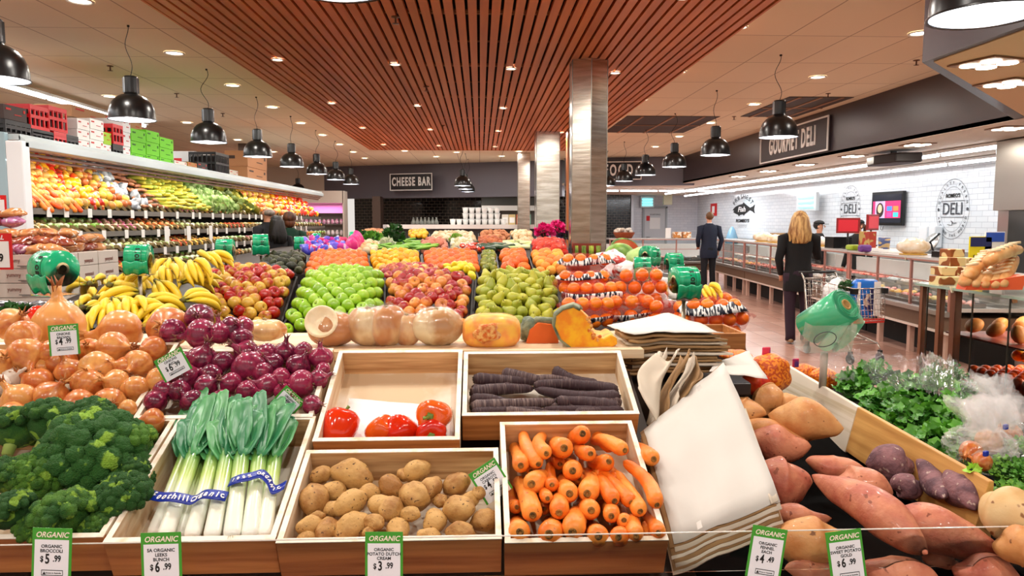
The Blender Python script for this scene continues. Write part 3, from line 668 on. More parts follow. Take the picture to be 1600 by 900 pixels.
for (pr,x,y,r,d,lab) in [(cr,531,668,25,(.2,1,-.6),'bright red capsicum alone at the front left of the empty crate'),(cor,596,672,20,(-.5,-.6,-.5),'orange red capsicum lying left of the group of five'),(cr,628,672,22,(.3,-.5,-.9),'red capsicum, middle of the group at the crate front'),(cor,680,650,24,(-.3,.1,1),'orange capsicum on top at the right, stalk facing the viewer'),(cr,676,676,22,(0,-.1,1),'dark red capsicum under the orange one, stalk at the front')]:
    p=Bp(x,y,-.035 if y>655 else -.012); s=wr(r,p)/.045; put(pr,loc=p,rot=align(RT*d[0]+UP*d[1]-FW*d[2])@Matrix.Rotation(-PI/2,3,'X'),scale=s,label=lab,group='capsicums in the nearly empty crate')
# white paper liner in that crate
g=[Bp(535,692,-.066),Bp(712,692,-.066),Bp(706,636,-.066),Bp(545,622,-.066)]
def quadsheet(c,nu,nv,amp,seed,th=.0012,bulge=0):
    def f(u,v):
        p=c[0]*(1-u)*(1-v)+c[1]*u*(1-v)+c[2]*u*v+c[3]*(1-u)*v
        n=(c[1]-c[0]).cross(c[3]-c[0]).normalized()
        return p+n*(amp*noise.noise(Vector((u*4+seed,v*4,seed)))+bulge*math.sin(PI*v))
    return MB().sheet(f,nu,nv,th)
PAP=mat('white_liner','eef0f0',rough=.6)
tag(quadsheet(g,10,8,.002,3).build('paper_liner',PAP),'white paper liner on the floor of the nearly empty capsicum crate','paper liner')
# ---- broccoli
BRO=mat('broccoli_green','5a8f28',c2='2c6220',scale=22,rough=.7,lo=.35,hi=.6,bump=.9,bscale=420,rshift=.5,spots='96c440',sscale=26,sthr=.4); BST=mat('broccoli_stalk','93ac55',rough=.6)
def mk_broc(seed):
    t=thing('broccoli_head','broccoli head','broccoli'); random.seed(seed); b=MB()
    for i in range(46):
        u=(i+.5)/46; ph=i*2.39996; th=math.acos(1-u*1.05); r=.062*random.uniform(.93,1.06)
        d=Vector((math.sin(th)*math.cos(ph),math.sin(th)*math.sin(ph),math.cos(th)))
        c=Vector((d.x*r,d.y*r,d.z*r*.72)); rr=random.uniform(.014,.019)
        b.ball(c,rr,18,12,fn=lambda q,c=c:1+.22*noise.noise((q*3.2+c*300))+.14*noise.noise((q*9+c*200)))
    b.ball((0,0,-.005),(.055,.055,.042),14,8)
    b.build('florets',BRO,t)
    MB().tube([(0,0,-.07),(0,0,-.04),(0,0,-.01)],[.014,.016,.03],10).build('stalk',BST,t)
    return freeze(t)
br=[mk_broc(i) for i in range(3)]
BR=[(150,712,78,.0),(85,665,48,.035),(25,672,42,.03),(150,655,38,.035),(205,700,42,.0),(192,775,42,0),(100,808,50,.0),(18,800,38,.02),(15,745,38,.015),(62,745,42,.01),(55,830,30,-.01),(150,825,28,-.02),(215,740,28,-.01),(120,680,40,.04)]
random.seed(9)
bl=['largest broccoli head, bright green, in the middle of the crate','broccoli head at the back of the heap, second from the left edge','broccoli head at the back left picture edge','broccoli head at the back of the heap, right of centre','broccoli head overlapping the crate side next to the leeks','pale green broccoli head at the right, above the crate corner','dark round broccoli head right above the broccoli price card','broccoli head cut by the left edge, lower one','broccoli head cut by the left edge, middle one','dark broccoli head left of the largest one','small broccoli head low behind the price card, left','small broccoli head low in the crate near the leek crate','small bright floret head at the right rim','broccoli head behind the largest one, peeking over it']
for i,(x,y,r,off) in enumerate(BR):
    p=A(x,y,off); s=wr(r,p)/.072
    put(br[i%3],loc=p,rot=Euler((R(25)+random.uniform(-.3,.3),random.uniform(-.3,.3),random.uniform(0,6.3))),scale=s,label=bl[i],group='broccoli heads in the crate')
# ---- leeks
LK=mat('leek_shaft','ffffff',rough=.28,grad=(1,0,.28,[(0,'f1f3e8'),(.34,'e9f0d4'),(.55,'b5d06e'),(.75,'5f9a45'),(1,'3f7f4a')]),scale=8,stretch=(20,1,20),bump=.06,bscale=30,coat=.2)
LF=mat('leek_leaf','4f9a5a',rough=.35,c2='2f7a4e',scale=50,stretch=(1,.08,1),lo=.3,hi=.7,rshift=.6,bump=.1,bscale=40); LRT=mat('leek_root','d9d2b4',rough=.9)
def blade(L,w,fold,curl,twist,seed):
    def f(u,v):
        s=(u-.5)*2; y=v*L; ww=w*(1-.25*v**3)*(1 if v<.93 else 1-.5*(v-.93)/.07)
        ww*=.42+.58*min(1,v/.35)**.8; x=s*ww*.5; z=abs(s)**1.3*fold*ww*(1-.7*v)+curl*v*v*L*.3; a=twist*v
        return (x*math.cos(a)-z*math.sin(a)*.3,y,z*math.cos(a)+x*math.sin(a)+.004*noise.noise(Vector((v*5,s+seed,0))))
    return f
def mk_leek(seed):
    t=thing('leek','leek','leek'); random.seed(seed)
    MB().tube([(0,-.004,0),(0,0,0),(0,.01,0),(0,.1,0),(.0,.2,0),(0,.27,0)],[.009,.0145,.0165,.0155,.0165,.019],18,flat=.8).build('shaft',LK,t)
    b=MB()
    for k in range(16):
        a=k*.4; b.tube([(.006*math.cos(a),0,.006*math.sin(a)),(.012*math.cos(a),-.012,.01*math.sin(a))],[.0008,.0004],4)
    b.build('roots',LRT,t)
    for k in range(6):
        sg=(k-2.5)/2.5; L=random.uniform(.11,.2); M=Matrix.Translation((sg*.008,.205+.012*k%.03,.003+.004*(k%3)))@Matrix.Rotation(-sg*random.uniform(.12,.32),4,'Z')@Matrix.Rotation(random.uniform(-.05,.15),4,'X')
        MB().sheet(blade(L,random.uniform(.036,.05),.35,random.uniform(-.12,.12),random.uniform(-.35,.35),k),6,14,.0012,M=M).build('leaf',LF,t)
    return freeze(t)
lk=[mk_leek(i) for i in (1,2,3)]
LKS=[(258,842,284,765,-.02,0),(281,842,300,765,-.045,-.1),(300,843,321,762,-.02,.0),(331,843,346,762,-.01,.1),(362,842,372,760,-.005,0),(390,842,400,755,-.01,.05),(412,842,424,750,-.02,.15),(345,835,362,760,-.04,0),(242,838,268,770,-.05,-.1)]
res=[]
for i,(x,y,tx,ty,off,rz) in enumerate(LKS):
    C=A(x,y-4,off); T=A(tx,ty,off+.012); d=(T-C).normalized()
    o=put(lk[i%3],loc=C,rot=align(d,up=(0,-.36,1)),scale=(1.0,1.0,1.0)); res.append((o,x,800))
rowlabels(res,'green topped leek','of the leek crate',1,names=['single'],group='leeks in the front crate')
BLUE=mat('band_blue','17309a',rough=.35)
def band(pts,txt,label,w=.027,size=.021,offv=.0):
    P3=[A(x,y,o+.008) for x,y,o in pts]; t=thing('paper_band',label,'band',group='printed bands round the leeks')
    up=Vector((0,math.cos(.36),math.sin(.36)))
    N=len(P3)-1
    def f(u,v):
        k=min(int(u*N),N-1); q=u*N-k; p0=P3[max(k-1,0)];p1=P3[k];p2=P3[k+1];p3=P3[min(k+2,N)]
        p=.5*((2*p1)+(p2-p0)*q+(2*p0-5*p1+4*p2-p3)*q*q+(3*p1-p0-3*p2+p3)*q**3)
        return p+up*(v-.5)*w
    MB().sheet(f,40,2,.0008).build('strip',BLUE,t)
    # letters one by one along the strip
    n=len(txt)
    for i,ch in enumerate(txt):
        if ch==' ': continue
        u=.06+.88*(i+.5)/n; a=Vector(f(u,.5)); c=Vector(f(min(u+.02,1),.5)); b0=Vector(f(max(u-.02,0),.5)); x=(c-b0).normalized(); z=x.cross(up).normalized(); y=z.cross(x)
        text('lettering',ch,size,WHT,t,a+z*.0012,Matrix((x,y,z)).transposed().to_euler(),sx=.9,off=.0005)
    return t
band([(229,771,-.02),(250,776,.0),(270,776,.012),(288,779,.006),(302,781,.0),(318,772,.012),(340,773,.018),(355,776,.008)],'Foothill Organic','blue printed band reading Foothill Organic round the left bunch of leeks')
band([(358,754,.01),(372,748,.024),(392,744,.022),(408,740,.02),(420,750,.012),(428,765,.0),(446,757,.0)],'100% ORGANIC','blue printed band round the right bunch of leeks',size=.011)
# ---- price cards
GRN=mat('card_green','3f9a2c',rough=.35); CWH=mat('card_white','e6ebf2',rough=.35)
def card(label,lines,price,px,py,D,w,h,roll=0,yaw=0,pitch=0,head='ORGANIC'):
    p=P(px,py,D); t=thing('price_card',label,'price card',loc=p,group='organic price cards')
    t.rotation_euler=(Matrix((RT,UP,-FW)).transposed()@Matrix.Rotation(roll,3,'Z')@Matrix.Rotation(pitch,3,'X')@Matrix.Rotation(yaw,3,'Y')).to_euler()
    MB().bx((-w/2,-h,-.001),(w/2,0,0)).build('card',GRN,t,bevel=.0005)
    MB().bx((-w*.43,-h,.0001),(w*.43,-h*.21,.0006)).build('panel',CWH,t)
    z=.0009; zr=(0,0,0)
    text('lettering',head,w*.19,mat('card_cream','f6ead8',rough=.5),t,(0,-h*.125,.0004),zr,off=w*.003,shear=.25,sx=.95,ext=.0002)
    text('lettering','\n'.join(lines),w*.115,BLKINK,t,(0,-h*(.30+.035*len(lines)),z),zr,off=w*.0015,sx=1,ext=.0002)
    ww,cc=price.split('.')
    yy=-h*(.42+.07*len(lines))
    text('lettering','$',w*.2,BLKINK,t,(-w*.24,yy,z),zr,off=w*.004,sx=.8,ext=.0002)
    text('lettering',ww,w*.34,BLKINK,t,(-w*.1,yy,z),zr,off=w*.008,sx=.7,ext=.0002)
    text('lettering','.'+cc,w*.22,BLKINK,t,(w*.14,yy+h*.01,z),zr,off=w*.005,sx=.75,ext=.0002)
    b=MB(); y0=yy-h*.2; b.bx((-w*.24,y0,z),(w*.3,y0+.001,z+.0003)).bx((-w*.24,y0-h*.09,z),(w*.3,y0-h*.09+.001,z+.0003)).bx((-w*.24,y0-h*.09,z),(-w*.23,y0,z+.0003)).bx((w*.29,y0-h*.09,z),(w*.3,y0,z+.0003)).prism([(-w*.21,y0-h*.07),(-w*.13,y0-h*.07),(-w*.17,y0-h*.02)],z,z+.0003)
    b.build('logo_box',BLKINK,t)
    text('lettering','Grown in Australia',w*.05,BLKINK,t,(w*.06,y0-h*.045,z),zr,ext=.0002)
    return t
ft=[('green and white price card for organic broccoli, five ninety nine',['ORGANIC','BROCCOLI'],'5.99',82,825,.07,-.03),('green and white price card for leeks, six ninety nine',['SA ORGANIC','LEEKS','BUNCH'],'6.99',251,832,.072,.03),('green and white price card for dutch cream potatoes, three ninety nine',['ORGANIC','POTATO DUTCH','CREAM'],'3.99',600,831,.068,0)]
for lab,l,pr,x,y,w,ro in ft: card(lab,l,pr,x,y,1.285,w,.098,roll=ro)
card('price card for fennel, four forty nine, near the sweet potatoes',['ORGANIC','FENNEL','EACH'],'4.49',1204,824,1.27,.064,.094,roll=-.16)
card('price card for gold sweet potatoes, six ninety nine',['ORGANIC','SWEET POTATO','GOLD'],'6.99',1317,829,1.27,.066,.094,roll=.13)
card('price card for brown onions, four ninety nine, behind the onions',['ONIONS','BROWN'],'4.99',98,507,1.83,.075,.075,roll=.08)
card('price card for red onions lying half buried between the two onion crates',['ONIONS','RED'],'6.99',261,553,1.80,.075,.06,roll=.5)
card('price card stuck at the right side of the potato crate',['ORGANIC','CARROTS'],'4.99',752,728,1.5,.065,.075,roll=.55,yaw=.2)
card('price card half hidden behind the leek tops',['ORGANIC','LEEKS'],'6.99',462,615,1.74,.06,.06,roll=-.75)
# ================================================================== FRUIT DISPLAY
TRAYM=mat('tray_black','15120f',rough=.5); BED=mat('tray_bed','2a1c10',rough=.9)
def fruitmat(name,c,c2,rough=.22,coat=.35,scale=9,rs=.5,st=(1,1,.5),lo=.35,hi=.65,spots=None,ss=200,bump=0): return mat(name,c,c2=c2,scale=scale,rough=rough,coat=coat,rshift=rs,stretch=st,lo=lo,hi=hi,spots=spots,sscale=ss,sthr=.3,bump=bump,bscale=250)
APG=fruitmat('green_apple_skin','86b41a','a0c832'); APR=fruitmat('red_apple_skin','a01610','dc9040',scale=32,rs=.6,lo=.46,hi=.76,st=(1,1,.35)); APM=fruitmat('gala_apple_skin','a81c10','d0a840',scale=32,rs=.7,lo=.4,hi=.68,st=(1,1,.35))
PEA=fruitmat('pear_skin','b3b233','8f9a2c',spots='6f6a25',ss=160,rough=.4,coat=.1); ORA=fruitmat('orange_peel','e8700c','d95a06',rough=.38,coat=.15,bump=.15); MAN=fruitmat('mandarin_peel','e4600e','cc4a08',rough=.35,coat=.2,bump=.15)
LEM=fruitmat('lemon_peel','efb91c','e09a12',rough=.35,coat=.2); LEY=fruitmat('bright_lemon_peel','f0dc28','e2c61c',rough=.35,coat=.2); AVO=fruitmat('avocado_skin','3a3f1d','1d2212',rough=.5,coat=.1,bump=.6); LIM=fruitmat('lime_peel','8a8f28','6c7a20')
TOM=fruitmat('tomato_skin','e0391c','c8230f',rough=.15); SPU=fruitmat('small_potato_skin','c98a5c','a9653c',rough=.6,coat=0); WON=fruitmat('pale_onion_skin','d9c7a0','c29a60',rough=.4); PPO=fruitmat('pink_potato_skin','c9836c','b8684f',rough=.6,coat=0); GAL=fruitmat('garlic_heap','d8c8a8','b49a70',rough=.5,coat=0); KUM=fruitmat('sweetpot_small','b8622f','9c4a26',rough=.55,coat=0)
def mk_round(name,cat,m,prof,stalk=True,n=18):
    b=MB().lathe(prof,n)
    if stalk: b.tube([(0,0,prof[-1][1]-.004),(.002,0,prof[-1][1]+.012)],.0016,5,mi=1)
    return tag(b.build(name,[m,mat('fruit_stalk','4a3418',rough=.8)]),name.replace('_',' '),cat)
AP=[(.0005,-.026),(.010,-.031),(.021,-.029),(.033,-.015),(.0375,.003),(.035,.018),(.026,.029),(.014,.031),(.006,.026),(.0005,.022)]
BALL=[(.0005,-.036),(.014,-.0335),(.026,-.025),(.034,-.012),(.0365,0),(.034,.012),(.026,.025),(.014,.0335),(.0005,.036)]
PEAR=[(.0005,-.034),(.012,-.038),(.026,-.032),(.035,-.015),(.034,.002),(.026,.018),(.017,.032),(.013,.043),(.007,.048),(.0005,.047)]
LEMP=[(.0005,-.044),(.006,-.039),(.018,-.03),(.027,-.014),(.029,0),(.027,.014),(.018,.03),(.006,.039),(.0005,.044)]
NH=0
def heap(name,cat,m,prof,F,Bk,d,label,group,bulge=.06,jit=.12,rand=True,stalk=True,under=True,maxn=150,tray=True,lay=None):
    "F and Bk: (px left, px right, py, distance) of the front and back edge"
    global NH; NH+=1; random.seed(NH*13)
    a=P(F[0],F[2],F[3]);b=P(F[1],F[2],F[3]);c=P(Bk[1],Bk[2],Bk[3]);e=P(Bk[0],Bk[2],Bk[3])
    def S(u,v,drop=0):
        p=a*(1-u)*(1-v)+b*u*(1-v)+c*u*v+e*(1-u)*v
        h=bulge*(1-abs(2*u-1)**3)*(1-abs(2*v-1)**4*.6)
        return Vector((p.x,p.y,p.z+h-drop-bulge*.55))
    if tray:
        t=thing('display_tray','black display tray of the '+group,'tray')
        MB().sheet(lambda u,v:S(u,v,d*.85),8,6).build('bed',BED,t)
        bb=MB(); ctr=(a+b+c+e)/4
        Q=[q.copy() for q in (a,b,c,e)]
        for q in Q: q.z-=bulge*.55+d*.45
        for q1,q2 in zip(Q,Q[1:]+Q[:1]):
            o=(q2-q1).normalized(); n=Vector((o.y,-o.x,0))*.012; hh=Vector((0,0,.07))
            bb.add([q1,q2,q2+n,q1+n,q1-hh,q2-hh,q2+n-hh,q1+n-hh],[(0,1,2,3),(7,6,5,4),(0,4,5,1),(1,5,6,2),(2,6,7,3),(3,7,4,0)])
        bb.build('rim',TRAYM,t)
    pr=mk_round(name,cat,m,prof,stalk)
    dep=((e-a).length+(c-b).length)/2; wid=((b-a).length+(c-e).length)/2
    nv=max(2,round(dep/(d*.87))); nu=max(2,round(wid/d)); cnt=0
    for j in range(nv):
        for i in range(nu-(j%2)):
            if cnt>=maxn: return
            u=(i+.5+(.5 if j%2 else 0))/nu; v=(j+.4)/nv
            p=S(min(max(u+random.uniform(-jit,jit)/nu,0),1),min(max(v+random.uniform(-jit,jit)/nv,0),1),d*.35+random.uniform(0,jit*d*.3))
            rot=Euler((random.uniform(-1.2,1.2),random.uniform(-1.2,1.2),random.uniform(0,6.3))) if rand else Euler((random.uniform(-.3,.3),PI/2+random.uniform(-.2,.2),random.uniform(-.4,.4)+(lay or 0)))
            s=d/.0735*random.uniform(.95,1.05)
            put(pr,loc=p,rot=rot,scale=s,label='%s, %s from left, %s row from front, %s'%(name.replace('_',' '),ordn(i),ordn(j),group),group=group); cnt+=1
heap('green_apple','apple',APG,AP,(434,598,502,4.1),(480,600,412,4.78),.078,'glossy green apple in the heap between the two red apple heaps','green apples',bulge=.1,jit=.05)
heap('red_apple','apple',APM,AP,(284,430,500,4.1),(325,462,410,4.75),.076,'red and yellow apple in the heap between the bananas and the green apples','red apples beside the bananas',bulge=.1)
heap('red_apple','apple',APR,AP,(601,733,498,4.1),(603,738,418,4.75),.077,'red apple in the heap between the green apples and the pears','red apples beside the pears',bulge=.08,jit=.2)
heap('green_pear','pear',PEA,PEAR,(738,880,500,4.1),(745,868,416,4.75),.078,'yellow green pear in the heap left of the netted oranges','green pears',bulge=.09,jit=.2)
heap('avocado','avocado',AVO,[(r*1.0,z) for r,z in LEMP],(392,478,416,5.2),(418,478,391,5.75),.075,'dark green avocado in the heap left of the oranges','avocados',bulge=.04,stalk=False)
heap('orange','orange',ORA,BALL,(474,578,418,5.3),(488,574,388,5.85),.078,'orange in the left orange heap beside the avocados','oranges of the left heap',bulge=.03,jit=.05,stalk=False)
heap('lemon','lemon',LEM,LEMP,(580,662,417,5.3),(578,656,387,5.85),.075,'deep yellow lemon in the heap between the two orange heaps','deep yellow lemons',bulge=.05,stalk=False,jit=.1)
heap('orange','orange',ORA,BALL,(664,750,414,5.4),(660,746,387,5.95),.082,'orange in the tidy rows of the middle orange heap','oranges of the middle heap',bulge=.03,jit=.02,stalk=False)
heap('bright_lemon','lemon',LEY,LEMP,(690,748,426,5.08),(692,742,409,5.4),.07,'bright yellow lemon in the small heap behind the red apples','bright yellow lemons',bulge=.06,stalk=False)
heap('red_apple','apple',APR,AP,(600,686,424,5.08),(590,688,412,5.35),.07,'red apple in the strip behind the green and red apple heaps','red apples of the strip behind',bulge=.04)
heap('lime','lime',LIM,BALL,(750,778,416,5.4),(752,774,389,6.0),.06,'olive green lime in the narrow heap right of the oranges','limes',bulge=.03,stalk=False)
heap('grapefruit','grapefruit',ORA,BALL,(780,836,414,5.3),(776,824,388,5.9),.105,'large orange grapefruit in the heap left of the mixed citrus','grapefruit',bulge=.05,stalk=False,jit=.15)
heap('yellow_peach','peach',fruitmat('peach_skin','eda335','e07a2a',rough=.5,coat=.05),BALL,(838,888,418,5.2),(828,882,388,5.8),.08,'yellow orange peach in the heap beside the front steel column','peaches by the column',bulge=.05,stalk=False,jit=.2)
# ---- third row
heap('tomato','tomato',TOM,BALL,(832,888,388,7.4),(830,884,371,8.0),.075,'red tomato in the heap left of the front steel column','tomatoes by the column',bulge=.06,stalk=False)
heap('pink_potato','potato',PPO,LEMP,(655,702,386,8.2),(658,698,370,8.9),.08,'pink skinned potato in the far heap behind the middle oranges','pink potatoes',bulge=.05,stalk=False,jit=.3)
heap('pale_onion','onion',WON,BALL,(556,592,388,8.0),(560,590,374,8.6),.09,'pale onion in the far heap behind the left lemons','pale onions',bulge=.05,stalk=False,jit=.3)
heap('yam','yam',KUM,LEMP,(745,786,384,8.6),(745,784,368,9.3),.085,'brown orange yam in the far heap behind the limes','yams',bulge=.06,stalk=False,jit=.3)
heap('white_turnip','turnip',fruitmat('turnip','e4dcc8','b9ae7c',rough=.4),BALL,(704,742,384,8.6),(704,740,370,9.2),.07,'white turnip in the far heap behind the middle oranges','white turnips',bulge=.04,stalk=False,jit=.3)
heap('brown_mushroom','mushroom',GAL,BALL,(672,745,371,10.6),(675,740,360,11.4),.085,'pale brown mushroom in the farthest heap before the cheese counter','mushrooms',bulge=.05,stalk=False,jit=.4)
heap('small_potato','potato',SPU,LEMP,(748,800,370,10.8),(748,795,358,11.6),.09,'small brown potato in the farthest heap right of the mushrooms','small brown potatoes',bulge=.05,stalk=False,jit=.4)
heap('garlic','garlic',WON,BALL,(800,832,374,10.0),(798,830,358,11.0),.075,'garlic bulb in the farthest heap left of the steel columns','far garlic',bulge=.05,stalk=False,jit=.4)
heap('yellow_squash','squash',LEM,BALL,(640,672,366,11.2),(640,670,357,11.9),.09,'yellow squash in the farthest heap left of the mushrooms','yellow squash',bulge=.05,stalk=False,jit=.4)
heap('walnut','walnut',SPU,BALL,(562,606,366,10.6),(565,604,357,11.3),.07,'brown nut in the farthest heap behind the lettuces','far nuts',bulge=.05,stalk=False,jit=.4)
# red chillies and courgettes
def sticks(name,cat,m,px0,px1,py0,py1,D0,D1,n,L,r,lab,grp,ang=0,prof=None):
    random.seed(n+int(px0)); b=MB().tube([(0,-L/2,0),(0,-L*.42,0),(.004,0,0),(0,L*.42,0),(0,L/2,0)],[r*.4,r,r*1.02,r*.8,r*.2],8); o=tag(b.build(name,m),lab,cat)
    for i in range(n):
        u=random.random(); v=i/n; p=P(px0+(px1-px0)*u,py0+(py1-py0)*v,D0+(D1-D0)*v)
        put(o,loc=p,rot=Euler((random.uniform(-.2,.2),random.uniform(-.2,.2),ang+random.uniform(-.4,.4))),label=lab,group=grp+' in the far pile')
sticks('red_chilli','chilli',mat('chilli_red','d83a18',rough=.2,coat=.4),720,758,389,380,7.6,9,26,.14,.017,'red chilli in the far heap behind the middle oranges','red chillies')
sticks('courgette','courgette',mat('courgette_green','24401c',rough=.35),756,796,388,380,7.8,9,16,.2,.024,'dark green courgette in the far pile behind the limes','courgettes',ang=1.5)
sticks('parsnip','parsnip',mat('parsnip_cream','e3dcae',rough=.5,c2='c3d080',scale=6),782,832,387,377,8,10,22,.22,.022,'cream parsnip lying in the far pile left of the tomatoes','parsnips',ang=1.4)
sticks('celery_stick','celery',mat('celery_green','8fbf3c',rough=.4,c2='5f9a30',scale=5),582,668,388,375,7.8,9.6,46,.34,.016,'light green celery stick in the far pile behind the lemons','celery sticks',ang=1.4)
# leafy greens in the distance
def leafball(name,label,cat,p,r,m,seed,n=140,lw=.05,zs=.8,group=None,stem=None,up=.3):
    random.seed(seed); b=MB()
    for k in range(n):
        u=random.uniform(-1 if zs>.9 else -.3,1); a=random.uniform(0,6.28); q=math.sqrt(max(0,1-u*u)); d=Vector((q*math.cos(a),q*math.sin(a),u)); rr=r*random.uniform(.65,1)
        c=Vector((d.x*rr,d.y*rr,d.z*rr*zs)); ax=(d+Vector((random.uniform(-1,1),random.uniform(-1,1),random.uniform(-.3,1)))*.7).normalized(); M=Matrix.Translation(c)@align(ax,roll=random.uniform(0,6)).to_4x4(); w=lw*random.uniform(.6,1.2)
        b.add([(0,-w*.5,0),(w*.45,-w*.15,w*.12),(w*.5,w*.3,0),(w*.18,w*.25,-w*.06),(0,w*.6,w*.1),(-w*.18,w*.25,-w*.06),(-w*.5,w*.3,0),(-w*.45,-w*.15,w*.12)],[(0,1,3),(1,2,3),(0,3,4),(0,4,5),(0,5,7),(5,6,7)],True,0,M)
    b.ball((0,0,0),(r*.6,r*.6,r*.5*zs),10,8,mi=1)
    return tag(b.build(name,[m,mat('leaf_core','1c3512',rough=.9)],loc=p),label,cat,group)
LFD=mat('dark_leaf','2f6a22',c2='1b4716',scale=20,rough=.5,vrand=.3); LFL=mat('light_leaf','6fa832',c2='3f8426',scale=20,rough=.5); LFP=mat('pale_leaf','b7cf6a',c2='7fae3c',scale=12,rough=.5)
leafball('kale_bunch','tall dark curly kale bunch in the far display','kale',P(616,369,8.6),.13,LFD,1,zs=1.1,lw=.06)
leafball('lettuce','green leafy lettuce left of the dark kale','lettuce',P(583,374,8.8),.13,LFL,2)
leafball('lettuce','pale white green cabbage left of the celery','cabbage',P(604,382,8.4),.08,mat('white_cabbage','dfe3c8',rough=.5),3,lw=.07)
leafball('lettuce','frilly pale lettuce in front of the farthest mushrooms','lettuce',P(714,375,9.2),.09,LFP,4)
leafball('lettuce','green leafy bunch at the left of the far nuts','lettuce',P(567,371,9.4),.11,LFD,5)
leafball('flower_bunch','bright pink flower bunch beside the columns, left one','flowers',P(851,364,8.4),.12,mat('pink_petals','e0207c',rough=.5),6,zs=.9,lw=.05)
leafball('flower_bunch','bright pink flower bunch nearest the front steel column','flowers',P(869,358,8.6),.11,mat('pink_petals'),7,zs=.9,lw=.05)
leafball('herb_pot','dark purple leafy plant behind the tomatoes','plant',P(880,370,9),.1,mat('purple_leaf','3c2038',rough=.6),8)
# purple and pink packets
random.seed(31)
for i in range(24):
    u=(i%8)/8; v=i//8; p=P(480+u*62+random.uniform(-2,2),389-v*6,7.6+v*.7); cc=['4a48c0','c02890','6a58d0','d02060'][(i*7+v)%4]
    b=MB().ball((0,0,0),(.055,.08,.045),10,8,fn=lump(i,.35)); o=b.build('produce_packet',mat('packet_'+cc,cc,rough=.2,c2='ffffff',scale=12,lo=.55,hi=.75),loc=p,rot=rndrot())
    tag(o,'%s %s shiny packet in the far left display'%(ordn(i)+' from the front,',{'4a48c0':'blue','c02890':'magenta','6a58d0':'violet','d02060':'crimson'}[cc]),'packet','shiny packets in the far left display')
for i in range(3):
    p=P(549+i*5,385-i*5,7.9+.2*i); tag(MB().ball((0,0,0),(.07,.07,.1),12,8,fn=lump(i+4,.3)).build('pink_bag',mat('pink_bag','e0287c',rough=.2),loc=p),'hot pink bag in the far left display, %s'%['front','middle','back'][i],'bag','hot pink bags')
# base of the island
isl=thing('fruit_island','dark fruit display island carrying the trays','display island',loc=(0,4.0,0))
b=MB(); prof=[(0,0),(0,.84),(.75,1.0),(1.1,1.0),(1.1,1.04),(1.9,1.14),(1.95,1.14),(3.0,1.14),(3.2,1.18),(8.2,1.26),(8.2,0)]
vs=[(-2.9 if s_<0 else (.5 if y<1.11 else .86),y,z) for s_ in (-1,1) for y,z in prof]; n=len(prof)
b.add(vs,[tuple(range(n)),tuple(range(2*n-1,n-1,-1))]+[(i,n+i,n+(i+1)%n,(i+1)%n) for i in range(n)])
b.build('island_body',mat('island_brown','2b1e16',rough=.7),isl)
# ---- bananas
BAN=mat('banana_peel','e9c62c',rough=.4,grad=(1,0,.19,[(0,'7f8a30'),(.1,'d6c133'),(.3,'ecc92e'),(.86,'ecc92e'),(.95,'8a8438'),(1,'2c2212')]),scale=30,coat=.1)
def mk_banana(c):
    L=.19; pts=[];rad=[]
    for i in range(13):
        u=i/12; a=u*1.5; pts.append((0,math.sin(a)*.14,-(1-math.cos(a))*.14*c)); rad.append([.006,.006,.012,.0165,.0182,.0187,.0187,.0187,.018,.0165,.013,.007,.0045][i])
    return MB().tube(pts,rad,6,smooth=True)
def mk_bunch(seed,n):
    random.seed(seed); t=thing('banana_bunch','banana bunch','bananas')
    for k in range(n):
        a=(k-(n-1)/2)*.26; o=mk_banana(.9+.1*(k%2)).build('banana',BAN,t); o.rotation_euler=(random.uniform(-.1,.1)+(.25 if k%2 else 0),a*.8,-a); o.location=(a*.03,0,.012*(k%2))
    MB().tube([(0,-.02,.008),(0,.0,.005),(0,.02,0)],[.010,.014,.012],8).build('bunch_stem',mat('banana_stem','6f6a2c',rough=.7,c2='3a2c16',scale=40),t)
    return freeze(t)
bn=[mk_bunch(1,5),mk_bunch(2,6)]
BNS=[(300,420,3.95,0,2.2),(318,412,4.3,.3,2.6),(262,432,4.0,.2,2.0),(268,415,4.4,-.3,1.9),(228,440,3.9,.2,1.2),(215,465,3.7,.2,.5),(245,450,3.8,-.4,2.6),(285,450,3.9,.4,-2.4),(288,478,3.6,.3,-2.2),(172,455,3.7,.1,-1.7),(150,475,3.6,.2,-1.2),(178,478,3.5,-.2,2.4),(205,485,3.45,.3,2.1),(140,452,3.9,.2,-.9),(232,478,3.5,.1,-2.0),(262,492,3.45,.2,1.2),(165,495,3.4,.2,1.9),(240,498,3.38,0,-1.2),(195,438,4.1,.1,2.7),(130,490,3.45,.2,-1.6)]
bl=[]
for i,(x,y,D,tx,rz) in enumerate(BNS):
    p=P(x,y-8,D); o=put(bn[i%2],loc=p,rot=Euler((tx,random.uniform(-.3,.3),rz+PI/2)),scale=1.0); bl.append((o,x,y))
rowlabels(bl,'yellow banana bunch','of the banana heap',4,group='banana bunches')
t=thing('display_tray','black slatted tray under the bananas','tray',loc=(0,0,0))
a=P(122,512,3.3);c_=P(325,420,4.4); 
MB().add([P(105,512,3.3),P(285,512,3.3),P(335,425,4.5),P(190,425,4.5)]+[q-Vector((0,0,.06)) for q in (P(105,512,3.3),P(285,512,3.3),P(335,425,4.5),P(190,425,4.5))],[(0,1,2,3),(7,6,5,4),(0,4,5,1),(1,5,6,2),(2,6,7,3),(3,7,4,0)]).build('tray_body',TRAYM,t)
# small counter under bananas
stn=thing('banana_stand','dark stand under the bananas','stand',loc=(0,0,0))
q0,q1=P(105,520,3.35),P(285,520,3.35)
MB().bx((q0.x,3.4,0),(q1.x-.02,3.9,q0.z-.08)).build('stand_body',mat('island_brown'),stn)
